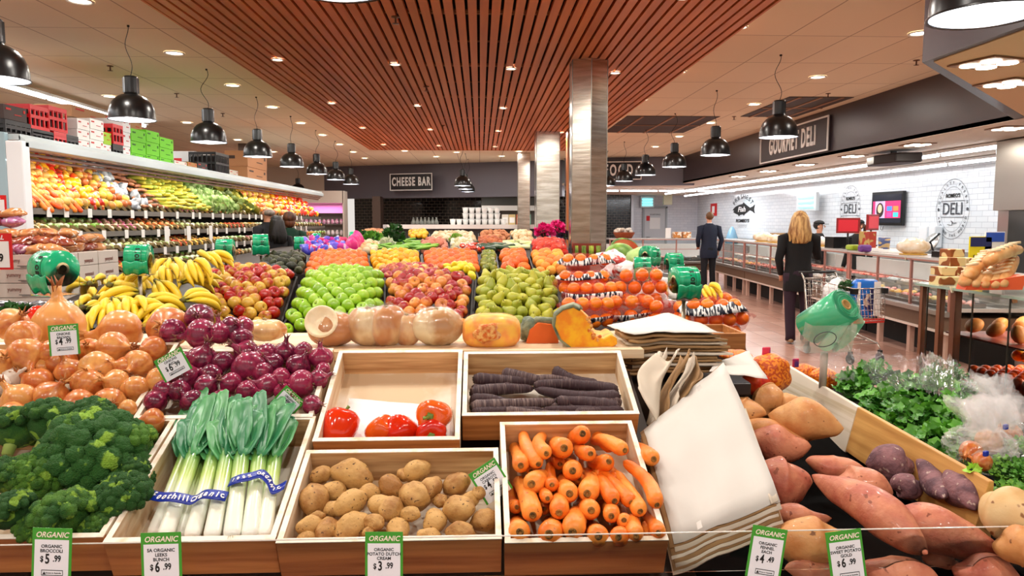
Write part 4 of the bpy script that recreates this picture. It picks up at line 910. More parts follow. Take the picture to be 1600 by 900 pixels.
# ---- netted oranges
NET=mat('red_net','c8321a',rough=.35,alpha=.24); NETC=mat('clear_red_bag','d85a3c',rough=.2,alpha=.16); PRT=mat('net_label','14182a',rough=.4,c2='e6e4e0',scale=90,detail=1,lo=.48,hi=.52,stretch=(1,.25,.25))
nt_=thing('citrus_table','dark slanted table carrying the netted oranges','table',loc=(0,0,0))
tz=lambda y:1.015+.083*(y-3.55)
tp=[Vector((x,y,tz(y))) for x,y in [(.53,3.55),(1.3,3.5),(1.62,4.6),(1.7,6.2),(.9,6.2),(.9,5.12),(.53,5.12)]]
b=MB(); n=7; b.add([q-Vector((0,0,.04)) for q in tp]+[Vector((q.x,q.y,0)) for q in tp],[tuple(range(n)),tuple(range(2*n-1,n-1,-1))]+[(i,n+i,n+(i+1)%n,(i+1)%n) for i in range(n)]); b.build('table_body',mat('island_brown'),nt_)
po=mk_round('netted_orange','orange',fruitmat('netted_peel','f2821a','ea6a0c',rough=.35),BALL,False)
def netbag(px,py,D,wpx,hpx,label,n,seed,film=NET,strip='top',k=.076):
    random.seed(seed); c=P(px,py,D); w=wr(wpx/2,c); h=wr(hpx/2,c); dd=min(w,h)*1.0
    t=thing('net_bag',label,'net bag',loc=c,group='bags of oranges')
    fn=lump(seed,.22)
    MB().ball((0,0,0),(w,dd,h),22,14,fn=lambda d:1.03*(abs(fn(d)))+.0*d.x).build('net',film,t)
    if strip:
        zz={'top':.55,'mid':0,'low':-.55}[strip]
        def f(u,v):
            a=-PI*(.03+.94*u); s=math.sqrt(max(.05,1-zz*zz)); lv=zz+(v-.5)*.5
            s=math.sqrt(max(.05,1-lv*lv*.85))*1.06
            return (w*s*math.cos(a),dd*s*math.sin(a),h*lv+h*.1*math.sin(u*7))
        MB().sheet(f,24,3,.001).build('printed_label',PRT,t)
    MB().tube([(w*.95,0,h*.1),(w*1.12,-.01,h*.2),(w*1.2,-.015,h*.05)],[.014,.006,.012],6).build('tied_end',film,t)
    r=k/2; got=[]
    nz=max(1,int((2*h-.1*k)/(k*.8)))
    for a in range(nz):
        z=(-h+r*.9)+(2*h-1.8*r)*(a/(nz-1) if nz>1 else .5); wx=w*math.sqrt(max(.05,1-(z/h*.92)**2)); nx=max(1,int((2*wx-.1*k)/(k*.9)))
        for c_ in range(nx):
            x=(-wx+r)+(2*wx-2*r)*(c_/(nx-1) if nx>1 else .5)+random.uniform(-.004,.004); y=-dd*.8*math.sqrt(max(0,1-(x/w*.96)**2-(z/h*.92)**2*.7))+r*.6
            got.append(Vector((x,y,z+random.uniform(-.003,.003))))
    for q in got: put(po,loc=c+q,rot=rndrot(),scale=k/.073,label=ordn(got.index(q))+' orange inside the '+label,group='oranges in the '+label)
netbag(1112,497,3.7,112,62,'red net bag of oranges at the right end',22,1,k=.072)
netbag(1108,468,3.9,70,34,'net bag under the bananas on the right',6,2,strip=None)
netbag(918,487,3.9,96,46,'net bag touching the big pumpkin wedge',16,3,strip='low')
netbag(925,461,4.1,92,40,'net bag with the broad printed label',7,4,strip='mid')
netbag(912,441,4.3,90,36,'third net bag from the column foot',12,5)
netbag(916,419,4.6,92,44,'topmost net bag at the column foot',14,6)
netbag(1000,448,4.2,84,56,'clear bag of oranges in the centre',20,7,film=NETC,strip=None)
netbag(985,482,3.95,84,42,'low clear bag of oranges in front',14,8,film=NETC,strip='low')
netbag(1043,488,3.9,64,38,'low net bag left of the dispenser post',4,9,strip='low')
# bagged apples and melons
BAGW=mat('plastic_bag_white','e9e4e2',rough=.15,c2='c8403a',scale=14,detail=2,lo=.52,hi=.6,coat=.5)
for i,(x,y,D,r) in enumerate([(985,425,4.9,20),(955,405,5.6,18),(1020,470,4.3,22),(1030,445,4.7,18),(960,425,5.2,16),(1010,425,5.3,16),(985,412,5.8,16),(1042,462,4.5,14)]):
    c=P(x,y,D); s=wr(r,c)
    tag(MB().ball((0,0,0),(s*1.3,s,s*.8),18,12,fn=lump(i*3,.45)).build('bagged_fruit',BAGW,loc=c),'white plastic bag of red fruit, %s behind the netted oranges'%['left centre','beside the column','lower right','right','small left','small right','farthest','smallest'][i],'bagged fruit','plastic bags of red fruit')
MEL=mat('melon_skin','8fb24a',c2='4f7a2c',scale=10,rough=.4,stretch=(1,1,.2))
c=P(968,398,6.2); tag(MB().ball((0,0,0),(.13,.11,.1),20,14).build('melon',MEL,loc=c),'pale green melon beside the steel column','melon')
c=P(1000,406,5.7); tag(MB().ball((0,0,0),(.11,.11,.1),18,12,fn=lump(3,.15)).build('cabbage',mat('cabbage_green','7ea04a',rough=.5,c2='a9c878',scale=9),loc=c),'round green cabbage behind the small bag dispenser','cabbage')
t=thing('watermelon_half','cut watermelon half facing the viewer beside the column','watermelon',loc=P(977,388,6.6),rot=(.3,.3,.3))
MB().ball((0,0,0),(.14,.1,.09),20,12,fn=lambda d:1 if d.y>-.05 else .02/max(abs(d.y),.05)).build('rind',mat('melon_rind','3c6a2a',rough=.4,c2='8fb24a',scale=12),t)
MB().lathe([(.001,0),(.08,0),(.135,.0)],24,cap=False,M=Matrix.Translation((0,-.012,0))@Matrix.Rotation(PI/2,4,'X')@Matrix.Scale(.62,4,(0,1,0))).build('flesh',mat('melon_flesh','d8502f',rough=.35,c2='e88a60',scale=8),t)
# asparagus crate before the column
t=thing('asparagus_box','clear box of upright green asparagus bunches at the column foot','vegetable box',loc=P(918,412,6.9))
w=.13
for k in range(4):
    b=MB(); random.seed(k)
    for q in range(9):
        x=-.105+k*.07+random.uniform(-.018,.018); b.tube([(x,random.uniform(-.03,.03),0),(x,0,.12),(x+random.uniform(-.01,.01),0,.17)],[.007,.006,.003],6)
    b.build('bunch',mat('asparagus','a8b83a',rough=.5,c2='5c7a24',scale=12),t)
MB().bx((-.135,.04,0),(.135,.05,.19)).bx((-.135,-.05,0),(.135,.05,.01)).build('box_back',mat('rust_card','7c2c18',rough=.6),t)
# ---- bag dispensers
TEAL=mat('teal_film','18b07c',rough=.16,coat=.6,c2='109a68',scale=3,stretch=(30,1,1),bump=.08,bscale=30); CORE=mat('card_core','c9b98a',rough=.7)
def mk_disp(txt=True):
    t=thing('bag_dispenser','bag dispenser','bag dispenser')
    Mx=Matrix.Rotation(PI/2,4,'Y')
    MB().lathe([(.018,-.05),(.056,-.05),(.058,-.047),(.058,.047),(.056,.05),(.018,.05)],32,M=Mx,cap=False).build('bag_roll',TEAL,t)
    MB().lathe([(.012,-.052),(.02,-.052),(.02,.052),(.012,.052)],16,M=Mx,cap=False).build('core',CORE,t)
    def f(u,v): return ((u-.5)*.11,-.058-.006*math.sin(v*3)+.02*v,-.02-.06*v+.004*math.sin(u*14+v*3))
    MB().sheet(f,12,8,.0006).build('loose_end',TEAL,t)
    b=MB(); 
    for sx in (-1,1): b.prism([(-.045,-.085),(.045,-.085),(.05,-.02),(.02,.01),(-.02,.01),(-.05,-.02)],sx*.056-.0015,sx*.056+.0015,M=Matrix.Rotation(PI/2,4,'Z')@Matrix.Rotation(PI/2,4,'X'))
    b.bx((-.056,-.045,-.088),(.056,.045,-.085)); b.build('holder',ACRY,t)
    MB().tube([(0,0,-.088),(0,0,-.36)],.009,10).build('post',mat('post_metal','a39c88',rough=.3,metal=.8),t)
    if txt:
        for i,ch in enumerate("ROMEO'S"):
            a=R(-62+i*17); nn=Vector((0,-math.cos(a),math.sin(a))); tt=Vector((0,math.sin(a),math.cos(a)))
            text('lettering',ch,.026,BLKINK,t,nn*.0588+Vector((.012,0,0)),Matrix((tt,Vector((-1,0,0)),nn)).transposed().to_euler(),off=.0012,sx=.8)
        MB().tube([(.028,-.0585*math.cos(R(q)),.0585*math.sin(R(q))) for q in range(-40,41,10)],.0008,4).build('printed_line',BLKINK,t)
    return freeze(t)
dp=mk_disp()
for (x,y,D,s,rz,lab) in [(84,419,2.5,1.02,-.55,'large teal bag roll on a metal post before the snack cartons'),(217,401,3.7,1.05,.1,'teal bag roll above the bananas'),(352,387,4.9,1,.1,'teal bag roll behind the red apples beside the bananas'),(407,379,5.6,1.1,.3,'teal bag roll in front of the shoppers in black'),(467,378,8.2,1,.3,'small teal bag roll right of the shopper in green'),(495,371,9.8,1,0,'small teal bag roll beside the blue packets'),(552,368,11,1,0,'tiny teal bag roll before the pink fridge'),(1069,437,3.3,1.05,.2,'large teal bag roll on a post among the netted oranges'),(1003,416,4.5,1,-.1,'teal bag roll turned sideways left of the largest one'),(1053,408,5.0,1,.1,'teal bag roll behind the largest one'),(1015,397,5.2,1.05,.7,'teal bag roll seen at an angle beside the green cabbage')]:
    put(dp,loc=P(x,y,D),rot=Euler((0,0,rz)),scale=s,label=lab,group='teal bag roll dispensers')
c=P(1105,452,3.85); o=dup(bn[0],loc=c,rot=Euler((.3,.2,PI)),scale=.75,label='small banana bunch with red tips beside the right teal roll'); del o['group']
# ---- pumpkins on the ledge
PUS=mat('pumpkin_skin','b8742e',c2='e4c48c',scale=13,lo=.42,hi=.6,rough=.3,stretch=(1,1,.5),coat=.8); PUF=mat('pumpkin_flesh','f2b818',c2='ea8c12',scale=30,rough=.45,bump=.15,bscale=60); PUG=mat('grey_rind','8d9474',c2='4f5c46',scale=25,rough=.55,bump=.4,bscale=50)
FILM=mat('cling_film','ffffff',rough=.06,alpha=.07,coat=1,bump=.9,bscale=22,spec=1); SEED=mat('seed_cavity','d4661a',rough=.5,c2='f0c070',scale=90,bump=.5)
def pumpkin(px,py,rx,ry,label,m=PUS,film=True,cut=None,seed=0,yaw=0):
    c=P(px,py,2.14); rx=wr(rx,c); ry=wr(ry,c); t=thing('pumpkin',label,'pumpkin',loc=(c.x,c.y,max(c.z,LZ+ry*.98)),rot=(0,0,yaw),group='pumpkins on the ledge')
    fn=lambda d:1+.07*abs(math.cos(math.atan2(d.y,d.x)*4+seed))-.18*max(0,d.z-.86)*6+.05*noise.noise(d*1.5+Vector((seed,0,0)))
    MB().ball((0,0,0),(rx,rx*.8,ry),32,20,fn=fn).build('skin',m,t)
    if film:
        MB().ball((0,0,0),(rx*1.03,rx*.84,ry*1.04),40,28,fn=lambda d:fn(d)+.07*abs(noise.noise(d*5+Vector((seed,3,0))))).build('cling_film',FILM,t)
        b=MB(); b.ball((rx*.05,-.01,ry*.98),(rx*.3,rx*.2,ry*.16),16,10,fn=lump(seed,.8)); b.build('film_twist',FILM,t)
    if cut:
        dx,dy,r=cut; MB().lathe([(.001,.0),(r*.4,-.004),(r*.85,0),(r,.0035),(r*1.05,0)],24,cap=False,M=Matrix.Translation((dx*rx,-rx*.7,dy*ry))@Matrix.Rotation(1.2,4,'X')).build('cut_face',mat('cut_cream','f3e0b4',rough=.4,c2='fff2cc',scale=30),t)
    MB().tube([(0,0,ry*.8),(.004,0,ry*.93)],[.012,.009],8).build('stalk',mat('dry_stalk','8a7446',rough=.8),t)
    return t
pumpkin(415,515,32,17,'pale pumpkin showing above the back of the red onions',film=False)
pumpkin(519,521,37,27,'wrapped cut pumpkin with a pale face, leftmost on the ledge',cut=(-.3,.55,.045),seed=1)
pumpkin(576,512,34,31,'white wrapped pumpkin between the cut one and the upright one',m=mat('white_gourd','e6d3a4',rough=.3,coat=.8,c2='b07a38',scale=13,stretch=(1,1,.5)),seed=2)
pumpkin(604,511,34,32,'upright wrapped orange brown pumpkin in the middle of the ledge',seed=3,yaw=.5)
pumpkin(637,520,22,25,'small wrapped pumpkin tucked between two larger ones',seed=5)
pumpkin(683,514,39,30,'broad pale wrapped pumpkin behind the empty crate',m=mat('pale_pumpkin','e2d2a8',rough=.3,coat=.8,c2='b07c3a',scale=14),seed=4)
# yellow cut half, wrapped
c=P(768,519,2.1); t=thing('pumpkin_half','yellow cut pumpkin half wrapped in film, with seeds showing','pumpkin',loc=(c.x,c.y,c.z))
w=wr(46,c);h=wr(27,c)
def sq(d,n=4): return (abs(d.x)**n+abs(d.y)**n+abs(d.z)**n)**(-1/n)
MB().ball((0,.03,0),(w,.06,h),28,18,fn=lambda d:sq(d,3.2)).build('flesh',PUF,t)
MB().ball((-.012,-.03,.004),(w*.42,.012,h*.5),18,10,fn=lump(5,.5)).build('seed_cavity',SEED,t)
MB().ball((0,.03,0),(w*1.03,.066,h*1.05),36,24,fn=lambda d:sq(d,3.2)+.04*abs(noise.noise(d*6))).build('cling_film',FILM,t)
c=P(826,514,2.2); tag(MB().ball((0,0,0),(wr(15,c),.05,wr(22,c)),16,12,fn=lump(2,.3)).build('pumpkin_piece',PUG,loc=c),'narrow grey skinned pumpkin piece between the yellow half and the slice','pumpkin')
c=P(845,520,2.18); t=thing('pumpkin_slice','small orange pumpkin slice with grey green skin left of the big wedge','pumpkin',loc=(c.x,c.y,LZ))
MB().prism([(-.045,0),(.05,0),(.05,.03),(.03,.055),(-.01,.06),(-.035,.04)],-.03,.03,M=Matrix.Rotation(PI/2,4,'X')).build('flesh',mat('orange_flesh','e0651c',rough=.5),t)
MB().tube([(-.05,0,.005),(-.04,0,.045),(-.012,0,.065),(.03,0,.062),(.052,0,.04)],.012,8).build('rind',PUG,t)
# the big wedge
D=2.08; out=[(892,546),(874,532),(864,510),(866,492),(878,482),(896,477)]; inn=[(905,482),(917,494),(922,506),(924,518),(932,527),(944,529),(955,523)]; tip=[(964,528),(965,538),(955,545),(925,547)]
c0=P(915,547,D); t=thing('pumpkin_wedge','big pumpkin wedge with yellow flesh and grey green rind','pumpkin',loc=c0)
poly=[P(x,y,D)-c0 for x,y in out+inn+tip]; n=len(poly); ctr=sum(poly,Vector())/n
fr=[Vector((p.x,-.012*(1 if True else 0),p.z)) for p in poly]
b=MB(); bk=[Vector((ctr.x+(p.x-ctr.x)*.75+.02,.11,ctr.z+(p.z-ctr.z)*.7)) for p in poly]; bk=[Vector((p.x,p.y,max(p.z,.0))) for p in bk]
b.add([Vector((p.x,0,p.z)) for p in poly]+bk,[tuple(range(n)),tuple(range(2*n-1,n-1,-1))]+[(i,n+i,n+(i+1)%n,(i+1)%n) for i in range(n)])
b.build('flesh',PUF,t,bevel=.004)
ro=[P(x,y,D)-c0 for x,y in [(925,547),(892,546),(874,532),(864,510),(866,492),(878,482),(896,477),(907,483)]]
def f(u,v):
    k=min(int(u*7),6); q=u*7-k; p=ro[k]*(1-q)+ro[k+1]*q; d=(p-ctr); d.normalize(); e=math.sin(PI*min(v*1.0,1)*.5)
    o=p+d*.012*math.sin(v*PI*.8); return Vector((ctr.x+(o.x-ctr.x)*(1-.25*v*v)+.02*v,-.004+v*.12,max(ctr.z+(o.z-ctr.z)*(1-.3*v*v),0)))
MB().sheet(f,28,8,.006).build('rind',PUG,t)
b=MB(); random.seed(2)
cv=[P(x,y,D)-c0 for x,y in [(918,500),(920,512),(927,524),(938,530)]]
for k in range(22):
    p=cv[k%4]+Vector((random.uniform(-.008,.008),random.uniform(-.006,.01),random.uniform(-.008,.008))); b.ball(p,(.005,.003,.006),8,6)
b.build('seeds',SEED,t)
# ================================================================== PEOPLE
def skinmesh(J,E,root,sub=1):
    names=list(J); idx={n:i for i,n in enumerate(names)}
    me=bpy.data.meshes.new('tmp'); bm=bmesh.new(); lay=bm.verts.layers.skin.verify(); vs=[]
    for n in names:
        v=bm.verts.new(J[n][0]); r=J[n][1]; v[lay].radius=r if hasattr(r,'__len__') else (r,r)
        if n==root: v[lay].use_root=True
        vs.append(v)
    for a,b in E: bm.edges.new((vs[idx[a]],vs[idx[b]]))
    bm.to_mesh(me); bm.free(); o=bpy.data.objects.new('tmp',me); COL.objects.link(o)
    m=o.modifiers.new('k','SKIN'); m.use_smooth_shade=True; m=o.modifiers.new('s','SUBSURF'); m.levels=sub; m.render_levels=sub
    dg=bpy.context.evaluated_depsgraph_get(); ev=o.evaluated_get(dg); t=ev.to_mesh()
    V=[v.co.copy() for v in t.vertices]; Fs=[tuple(p.vertices) for p in t.polygons]; ev.to_mesh_clear(); bpy.data.objects.remove(o); bpy.data.meshes.remove(me)
    return V,Fs
SKIN=mat('skin','d9a284',rough=.5,c2='c98a6c',scale=8)
def hand(b,w,d,side,curl=.5):
    "palm and five fingers from wrist w along d"
    d=Vector(d).normalized(); s=d.cross(Vector((0,1,0)));  s=s.normalized() if s.length>.1 else Vector((1,0,0)); n=s.cross(d)
    b.tube([w-d*.01,w+d*.03,w+d*.085],[.022,.03,.033],10,flat=.45)
    for k in range(4):
        L=[.065,.075,.072,.055][k]; o=w+d*.08+s*((k-1.5)*.0175); q=(d+n*curl*.5).normalized(); q2=(d+n*curl*1.4).normalized(); q3=(d*.6+n*curl*2).normalized()
        b.tube([o,o+q*L*.45,o+q*L*.45+q2*L*.32,o+q*L*.45+q2*L*.32+q3*L*.23],[.0088,.0082,.0075,.005],7)
    o=w+d*.03+s*.03*side; q=(d*.6+s*side*.8+n*curl*.4).normalized()
    b.tube([o,o+q*.035,o+q*.035+(d+n*curl*.5).normalized()*.028],[.0115,.01,.0065],7)
def person(label,loc,rz,h,top,trs,shoe,hair,hairfn,pose=None,top_mat=None,lean=0,skirt=.72,cap=None,legs=True,w=1.0,collar=False):
    t=thing('person',label,'person',loc=loc,rot=(0,0,rz)); k=h/1.75; pz=pose or {}
    J={'pel':((0,0,.95),(.13*w,.1)),'wai':((0,0,1.08),(.12*w,.09)),'che':((0,.0,1.27),(.13*w,.085)),'shc':((0,0,1.40),(.075*w,.055)),'nec':((0,.005,1.50),.05),'jaw':((0,.015,1.57),(.058,.062)),'hed':((0,.01,1.645),(.073,.088)),'top':((0,0,1.71),(.055,.065))}
    E=[('pel','wai'),('wai','che'),('che','shc'),('shc','nec'),('nec','jaw'),('jaw','hed'),('hed','top')]
    for s,n in ((-1,'L'),(1,'R')):
        el=pz.get('el'+n,(s*.27*w,-.03,1.13)); wr_=pz.get('wr'+n,(s*.27*w,.06,.88)); fx=pz.get('ft'+n,(s*.1,0))
        J['sh'+n]=((s*.18*w,0,1.39),.045); J['el'+n]=(el,.042); J['wr'+n]=(wr_,.026)
        J['hi'+n]=((s*.09,0,.88),(.085,.085)); J['kn'+n]=((s*.1+(fx[0]-s*.1)*.5,.02+fx[1]*.5,.5),.056); J['an'+n]=((fx[0],-.02+fx[1],.09),.038); J['to'+n]=((fx[0],.1+fx[1],.03),(.035,.025))
        E+=[('shc','sh'+n),('sh'+n,'el'+n),('el'+n,'wr'+n),('pel','hi'+n),('hi'+n,'kn'+n),('kn'+n,'an'+n),('an'+n,'to'+n)]
    b=MB(); V,Fs=skinmesh(J,E,'pel'); b.add(V,Fs,True)
    for s,n in ((-1,'L'),(1,'R')):
        a=Vector(J['el'+n][0]); c=Vector(J['wr'+n][0]); hand(b,c,(c-a),-s if s>0 else 1)
    # face
    b.tube([(0,.1,1.665),(0,.118,1.63),(0,.105,1.622)],[.007,.012,.01],8); b.ball((0,.094,1.592),(.022,.008,.006),8,6)
    for s in (-1,1): b.ball((s*.078,.005,1.635),(.01,.02,.03),8,6)
    b.build('body',SKIN,t)
    e=MB()
    for s in (-1,1): e.ball((s*.032,.098,1.655),(.012,.006,.008),8,6)
    e.build('eyes',mat('eye_dark','20160f',rough=.3),t)
    b=MB(); rings=[(skirt,.175*w,.13),(skirt+.01,.18*w,.135),(.88,.178*w,.135),(1.0,.165*w,.125),(1.1,.155*w,.118),(1.22,.17*w,.125),(1.33,.182*w,.125),(1.40,.18*w,.105),(1.45,.16*w,.1),(1.48,.1,.085),(1.505,.068,.068)]
    b.lathe([(1,z) for z,_,_ in rings],24,cap=False); 
    for i,(z,rx,ry) in enumerate(rings):
        for k2 in range(24):
            v=b.v[i*24+k2]; fold=1+.025*math.sin(k2*1.9+z*9); v.x*=rx*fold; v.y=v.y*ry*fold+.004
    for s,n in ((-1,'L'),(1,'R')):
        a=Vector((s*.15*w,0,1.40)); e=Vector(J['el'+n][0]); q=Vector(J['wr'+n][0]); b.tube([a,a+(Vector((s*.205*w,0,1.40))-a)*.8,(a+e)/2+Vector((s*.015,0,0)),e,(e+q)/2,q],[.07,.075,.062,.054,.047,.04],14)
    b.build('top',top_mat or mat('cloth_'+top,top,rough=.85,bump=.15,bscale=40),t)
    if collar: MB().lathe([(.06,1.485),(.055,1.51),(.052,1.515)],14,cap=False).build('shirt_collar',WHITE,t)
    if legs:
        b=MB(); b.ball((0,0,.93),(.165*w,.13,.14),18,12)
        for n in 'LR':
            hp,kn,an=(Vector(J[q+n][0]) for q in ('hi','kn','an')); b.tube([hp+Vector((0,0,.06)),hp,(hp+kn)/2,kn,(kn+an)/2,an+Vector((0,0,.03)),an+Vector((0,0,-.04))],[.095,.098,.085,.068,.066,.062,.064],14)
        b.build('trousers',mat('cloth_'+trs,trs,rough=.85,bump=.1,bscale=40),t)
        for n in 'LR':
            x,y,_=J['an'+n][0]; MB().ball((x,y+.05,.045),(.052,.14,.05),14,8,fn=lambda d:1 if d.z>-.5 else .5/abs(d.z)*1.0).tube([(x,y,.05),(x,y-.005,.14)],[.05,.052],12).build('shoe',mat('shoe_'+shoe,shoe,rough=.5),t)
    b=MB(); hairfn(b); b.build('hair',mat('hair_'+hair,hair,rough=.5,c2={'d8b070':'8a5c30','1a1412':'0c0908','6a3a20':'3c1f12','5a3a26':'3a2416','9a8f84':'6a6058'}.get(hair,hair),scale=30,stretch=(1,1,.15),bump=.4,bscale=60),t)
    if cap:
        b=MB(); b.ball((0,0,1.70),(.095,.11,.07),16,10,fn=lambda d:1 if d.z>-.2 else .2/abs(d.z)); b.prism([(-.07,.08),(.07,.08),(.06,.17),(0,.19),(-.06,.17)],1.685,1.694); b.build('cap',mat('cap_'+cap,cap,rough=.7),t)
    t.scale=(k,k,k); return t
def hshort(b): b.ball((0,-.012,1.665),(.086,.1,.09),18,12,fn=lambda d:1 if d.y<.35 or d.z>.3 else .35/max(d.y,.35)*.9)
def hlong(b):
    b.ball((0,-.012,1.665),(.095,.108,.096),18,12,fn=lambda d:1 if d.y<.3 or d.z>.3 else .8)
    random.seed(4)
    for k in range(26):
        a=PI*(.02+.96*k/25)+PI; x=.085*math.cos(a); y=-.01+.09*math.sin(a)
        b.tube([(x*.6,y*.6,1.73),(x,y-.01,1.66),(x*1.25,y*1.1-.01,1.56),(x*1.5,y*1.2-.02,1.46),(x*1.3+random.uniform(-.02,.02),y*1.1-.03,1.36+random.uniform(-.03,.05)),(x*1.2,y-.03,1.33)],[.02,.026,.026,.024,.016,.004],7)
def hbob(b):
    b.ball((0,-.015,1.665),(.1,.112,.1),18,12,fn=lump(2,.12)); b.ball((0,-.05,1.58),(.085,.06,.08),14,10)
def hpony(b): hshort(b); b.tube([(0,-.1,1.68),(0,-.15,1.64),(0,-.15,1.55),(0,-.14,1.48)],[.025,.03,.025,.006],8)
w_=Pz(1243,536,0)
person('woman with long blonde hair in a long black top, back turned, at the deli counter',(w_.x,w_.y,0),-.25,1.74,'0b0b0d','2a1826','8a6a4a','d8b070',hlong,pose={'elR':(.26,.12,1.15),'wrR':(.22,.34,1.17),'elL':(-.25,-.03,1.12),'wrL':(-.2,.1,.92),'ftL':(-.08,-.05),'ftR':(.12,.03)},skirt=.7,w=1.02)
m_=Pz(1106,455,0)
person('man in a dark navy suit facing the seafood counter',(m_.x,m_.y,0),.15,1.83,'141c30','0c0e16','0a0a0a','6a4a2e',hshort,pose={'elL':(-.27,-.02,1.14),'wrL':(-.2,.12,1.0),'elR':(.29,-.02,1.14),'wrR':(.26,.05,.9)},skirt=.74,w=1.1,collar=True)
q=P(1341,366,12.4); person('deli worker in black with a black cap and ponytail behind the counter',(q.x,q.y,0),PI/2+.3,1.63,'101012','15151a','101010','6a3a20',hpony,cap='0c0c0e')
q=P(1279,370,13.6); person('deli worker in a black cap half hidden behind the blonde woman',(q.x,q.y,0),-PI/2-.6,1.62,'101012','15151a','101010','1a1412',hshort,cap='0c0c0e')
q=P(452,350,11.8); person('red haired shopper in a dark green jumper reaching towards the left fridge',(q.x,q.y,0),.35,1.76,'0d3322','101216','101010','6a3a20',hbob,pose={'elL':(-.28,.1,1.2),'wrL':(-.26,.3,1.15)})
q=P(431,350,11.0); person('dark haired shopper in black at the left fridge',(q.x,q.y,0),.8,1.69,'101014','0e0e12','101010','1a1412',hlong)
q=P(419,350,11.7); person('balding man in black reaching into the left fridge',(q.x,q.y,0),1.0,1.86,'121216','0e0e12','101010','9a8f84',lambda b:b.ball((0,-.03,1.64),(.086,.085,.05),14,8))
q=P(797,352,19.2); person('dark haired worker behind the cheese counter near the columns',(q.x,21.4,0),PI,1.6,'15161c','101010','101010','1a1412',hshort)
# ================================================================== LEFT FRIDGE
FXL=-3.9; FD0,FD1=6.55,18.6; FT=2.27
fr=thing('refrigerated_case','long open produce fridge along the left aisle','refrigerated case',loc=(-4.4,12.5,0))
def rel(b): 
    for v in b.v: v-=Vector((-4.4,12.5,0))
    return b
PW=mat('panel_white','e9edf0',rough=.35); PB=mat('panel_bluegrey','9bb6c0',rough=.35); CAN=mat('canopy_grey','b9c4c6',rough=.35); BRN=mat('canopy_brown','7a5240',rough=.5); SHF=mat('shelf_steel','8a857c',rough=.35,metal=.6); INN=mat('fridge_inside','3c342c',rough=.6)
rel(MB().bx((-4.02,FD0-.05,.2),(FXL+.02,FD0+.06,FT+.02))).build('end_post',PW,fr,bevel=.01)
rel(MB().prism([(-4.02,1.2),(-4.18,1.2),(-4.2,2.12),(-4.3,2.3),(-4.3,2.38),(-4.02,2.36)],0,.05,M=Matrix.Translation((0,FD0,0))@Matrix.Rotation(PI/2,4,'X'))).build('end_panel',PB,fr,bevel=.004)
rel(MB().bx((-4.95,FD0,.0),(-4.85,FD1,2.34))).build('back_wall',INN,fr)
rel(MB().bx((-4.9,FD0,2.30),(FXL-.02,FD1,2.35))).build('roof',CAN,fr)
rel(MB().prism([(FXL-.02,2.22),(FXL+.02,2.24),(FXL+.02,2.30),(FXL-.04,2.35)],-FD1,-FD0,M=Matrix.Rotation(PI/2,4,'X'))).build('canopy_edge',CAN,fr,bevel=.004)
b=MB()
for k in range(3): b.bx((FXL-.06-.04*k,FD0,2.215-.035*k),(FXL-.02-.04*k,FD1,2.24-.035*k))
rel(b).build('canopy_fins',BRN,fr)
rel(MB().bx((-4.9,FD0,0),(-3.62,FD1,.85))).build('base',mat('fridge_base','2a2624',rough=.5),fr)
shelves=[(-3.96,1.70),(-3.88,1.48),(-3.79,1.27),(-3.7,1.06)]
for x,z in shelves:
    rel(MB().bx((-4.85,FD0,z-.02),(x,FD1,z)).bx((x,FD0,z-.03),(x+.015,FD1,z+.025))).build('shelf',SHF,fr)
# sloping produce rack, built in place of the angled mirror's reflection
rel(MB().add([(-3.98,FD0,1.70),(-3.98,FD1,1.70),(-4.6,FD1,2.27),(-4.6,FD0,2.27),(-4.62,FD0,2.24),(-4.62,FD1,2.24)],[(0,1,2,3),(3,2,5,4)])).build('reflection_rack',INN,fr)
random.seed(77)
TK=mat('ticket_white','f0eee8',rough=.5)
for k in range(96):
    x,z=shelves[k%4]; D=FD0+.2+(k//4)*.42+random.uniform(0,.2)
    if D>FD1-.2: continue
    rel(MB().bx((x+.018,D,z-.055),(x+.024,D+.075,z+.035))).build('price_ticket',TK,fr,rot=None)
for (px,py) in [(283,355),(318,358),(248,318)]:
    D=4.0*1150/(750-px); rel(MB().bx((-3.84,D,1.2),(-3.835,D+.12,1.55))).build('hanging_card',TK,fr)
light('AREA','fridge_light',(-4.02,12.5,2.13),42,(1,.95,.86),.04,rot=(0,R(35),0),sy=12,parent=None)
def rackpt(D,t,up=.0): # t 0 bottom .. 1 top
    return Vector((-3.99-.6*t,D,1.73+.53*t+up))
PEP=mat('rack_pepper','d8341a',c2='e8a51e',scale=4,rough=.2,coat=.3,rshift=.9,lo=.4,hi=.6); CORN=mat('corn_yellow','e8cf4a',c2='8fa03a',scale=9,rough=.4,stretch=(1,.3,1)); SLV=mat('silver_bag','c9cdd2',rough=.2,c2='7d848c',scale=18,coat=.5)
MIX=mat('mixed_yellow','e0b84a',c2='b8602c',scale=8,rough=.3,rshift=.8); LET=mat('lettuce_pale','c9d89a',c2='6f9a3c',scale=12,rough=.5); DKG=mat('dark_greens','5c6a2a',c2='a8a03c',scale=10,rough=.5,rshift=.6); TANP=mat('tan_root','b9784a',c2='8a4a30',scale=10,rough=.5)
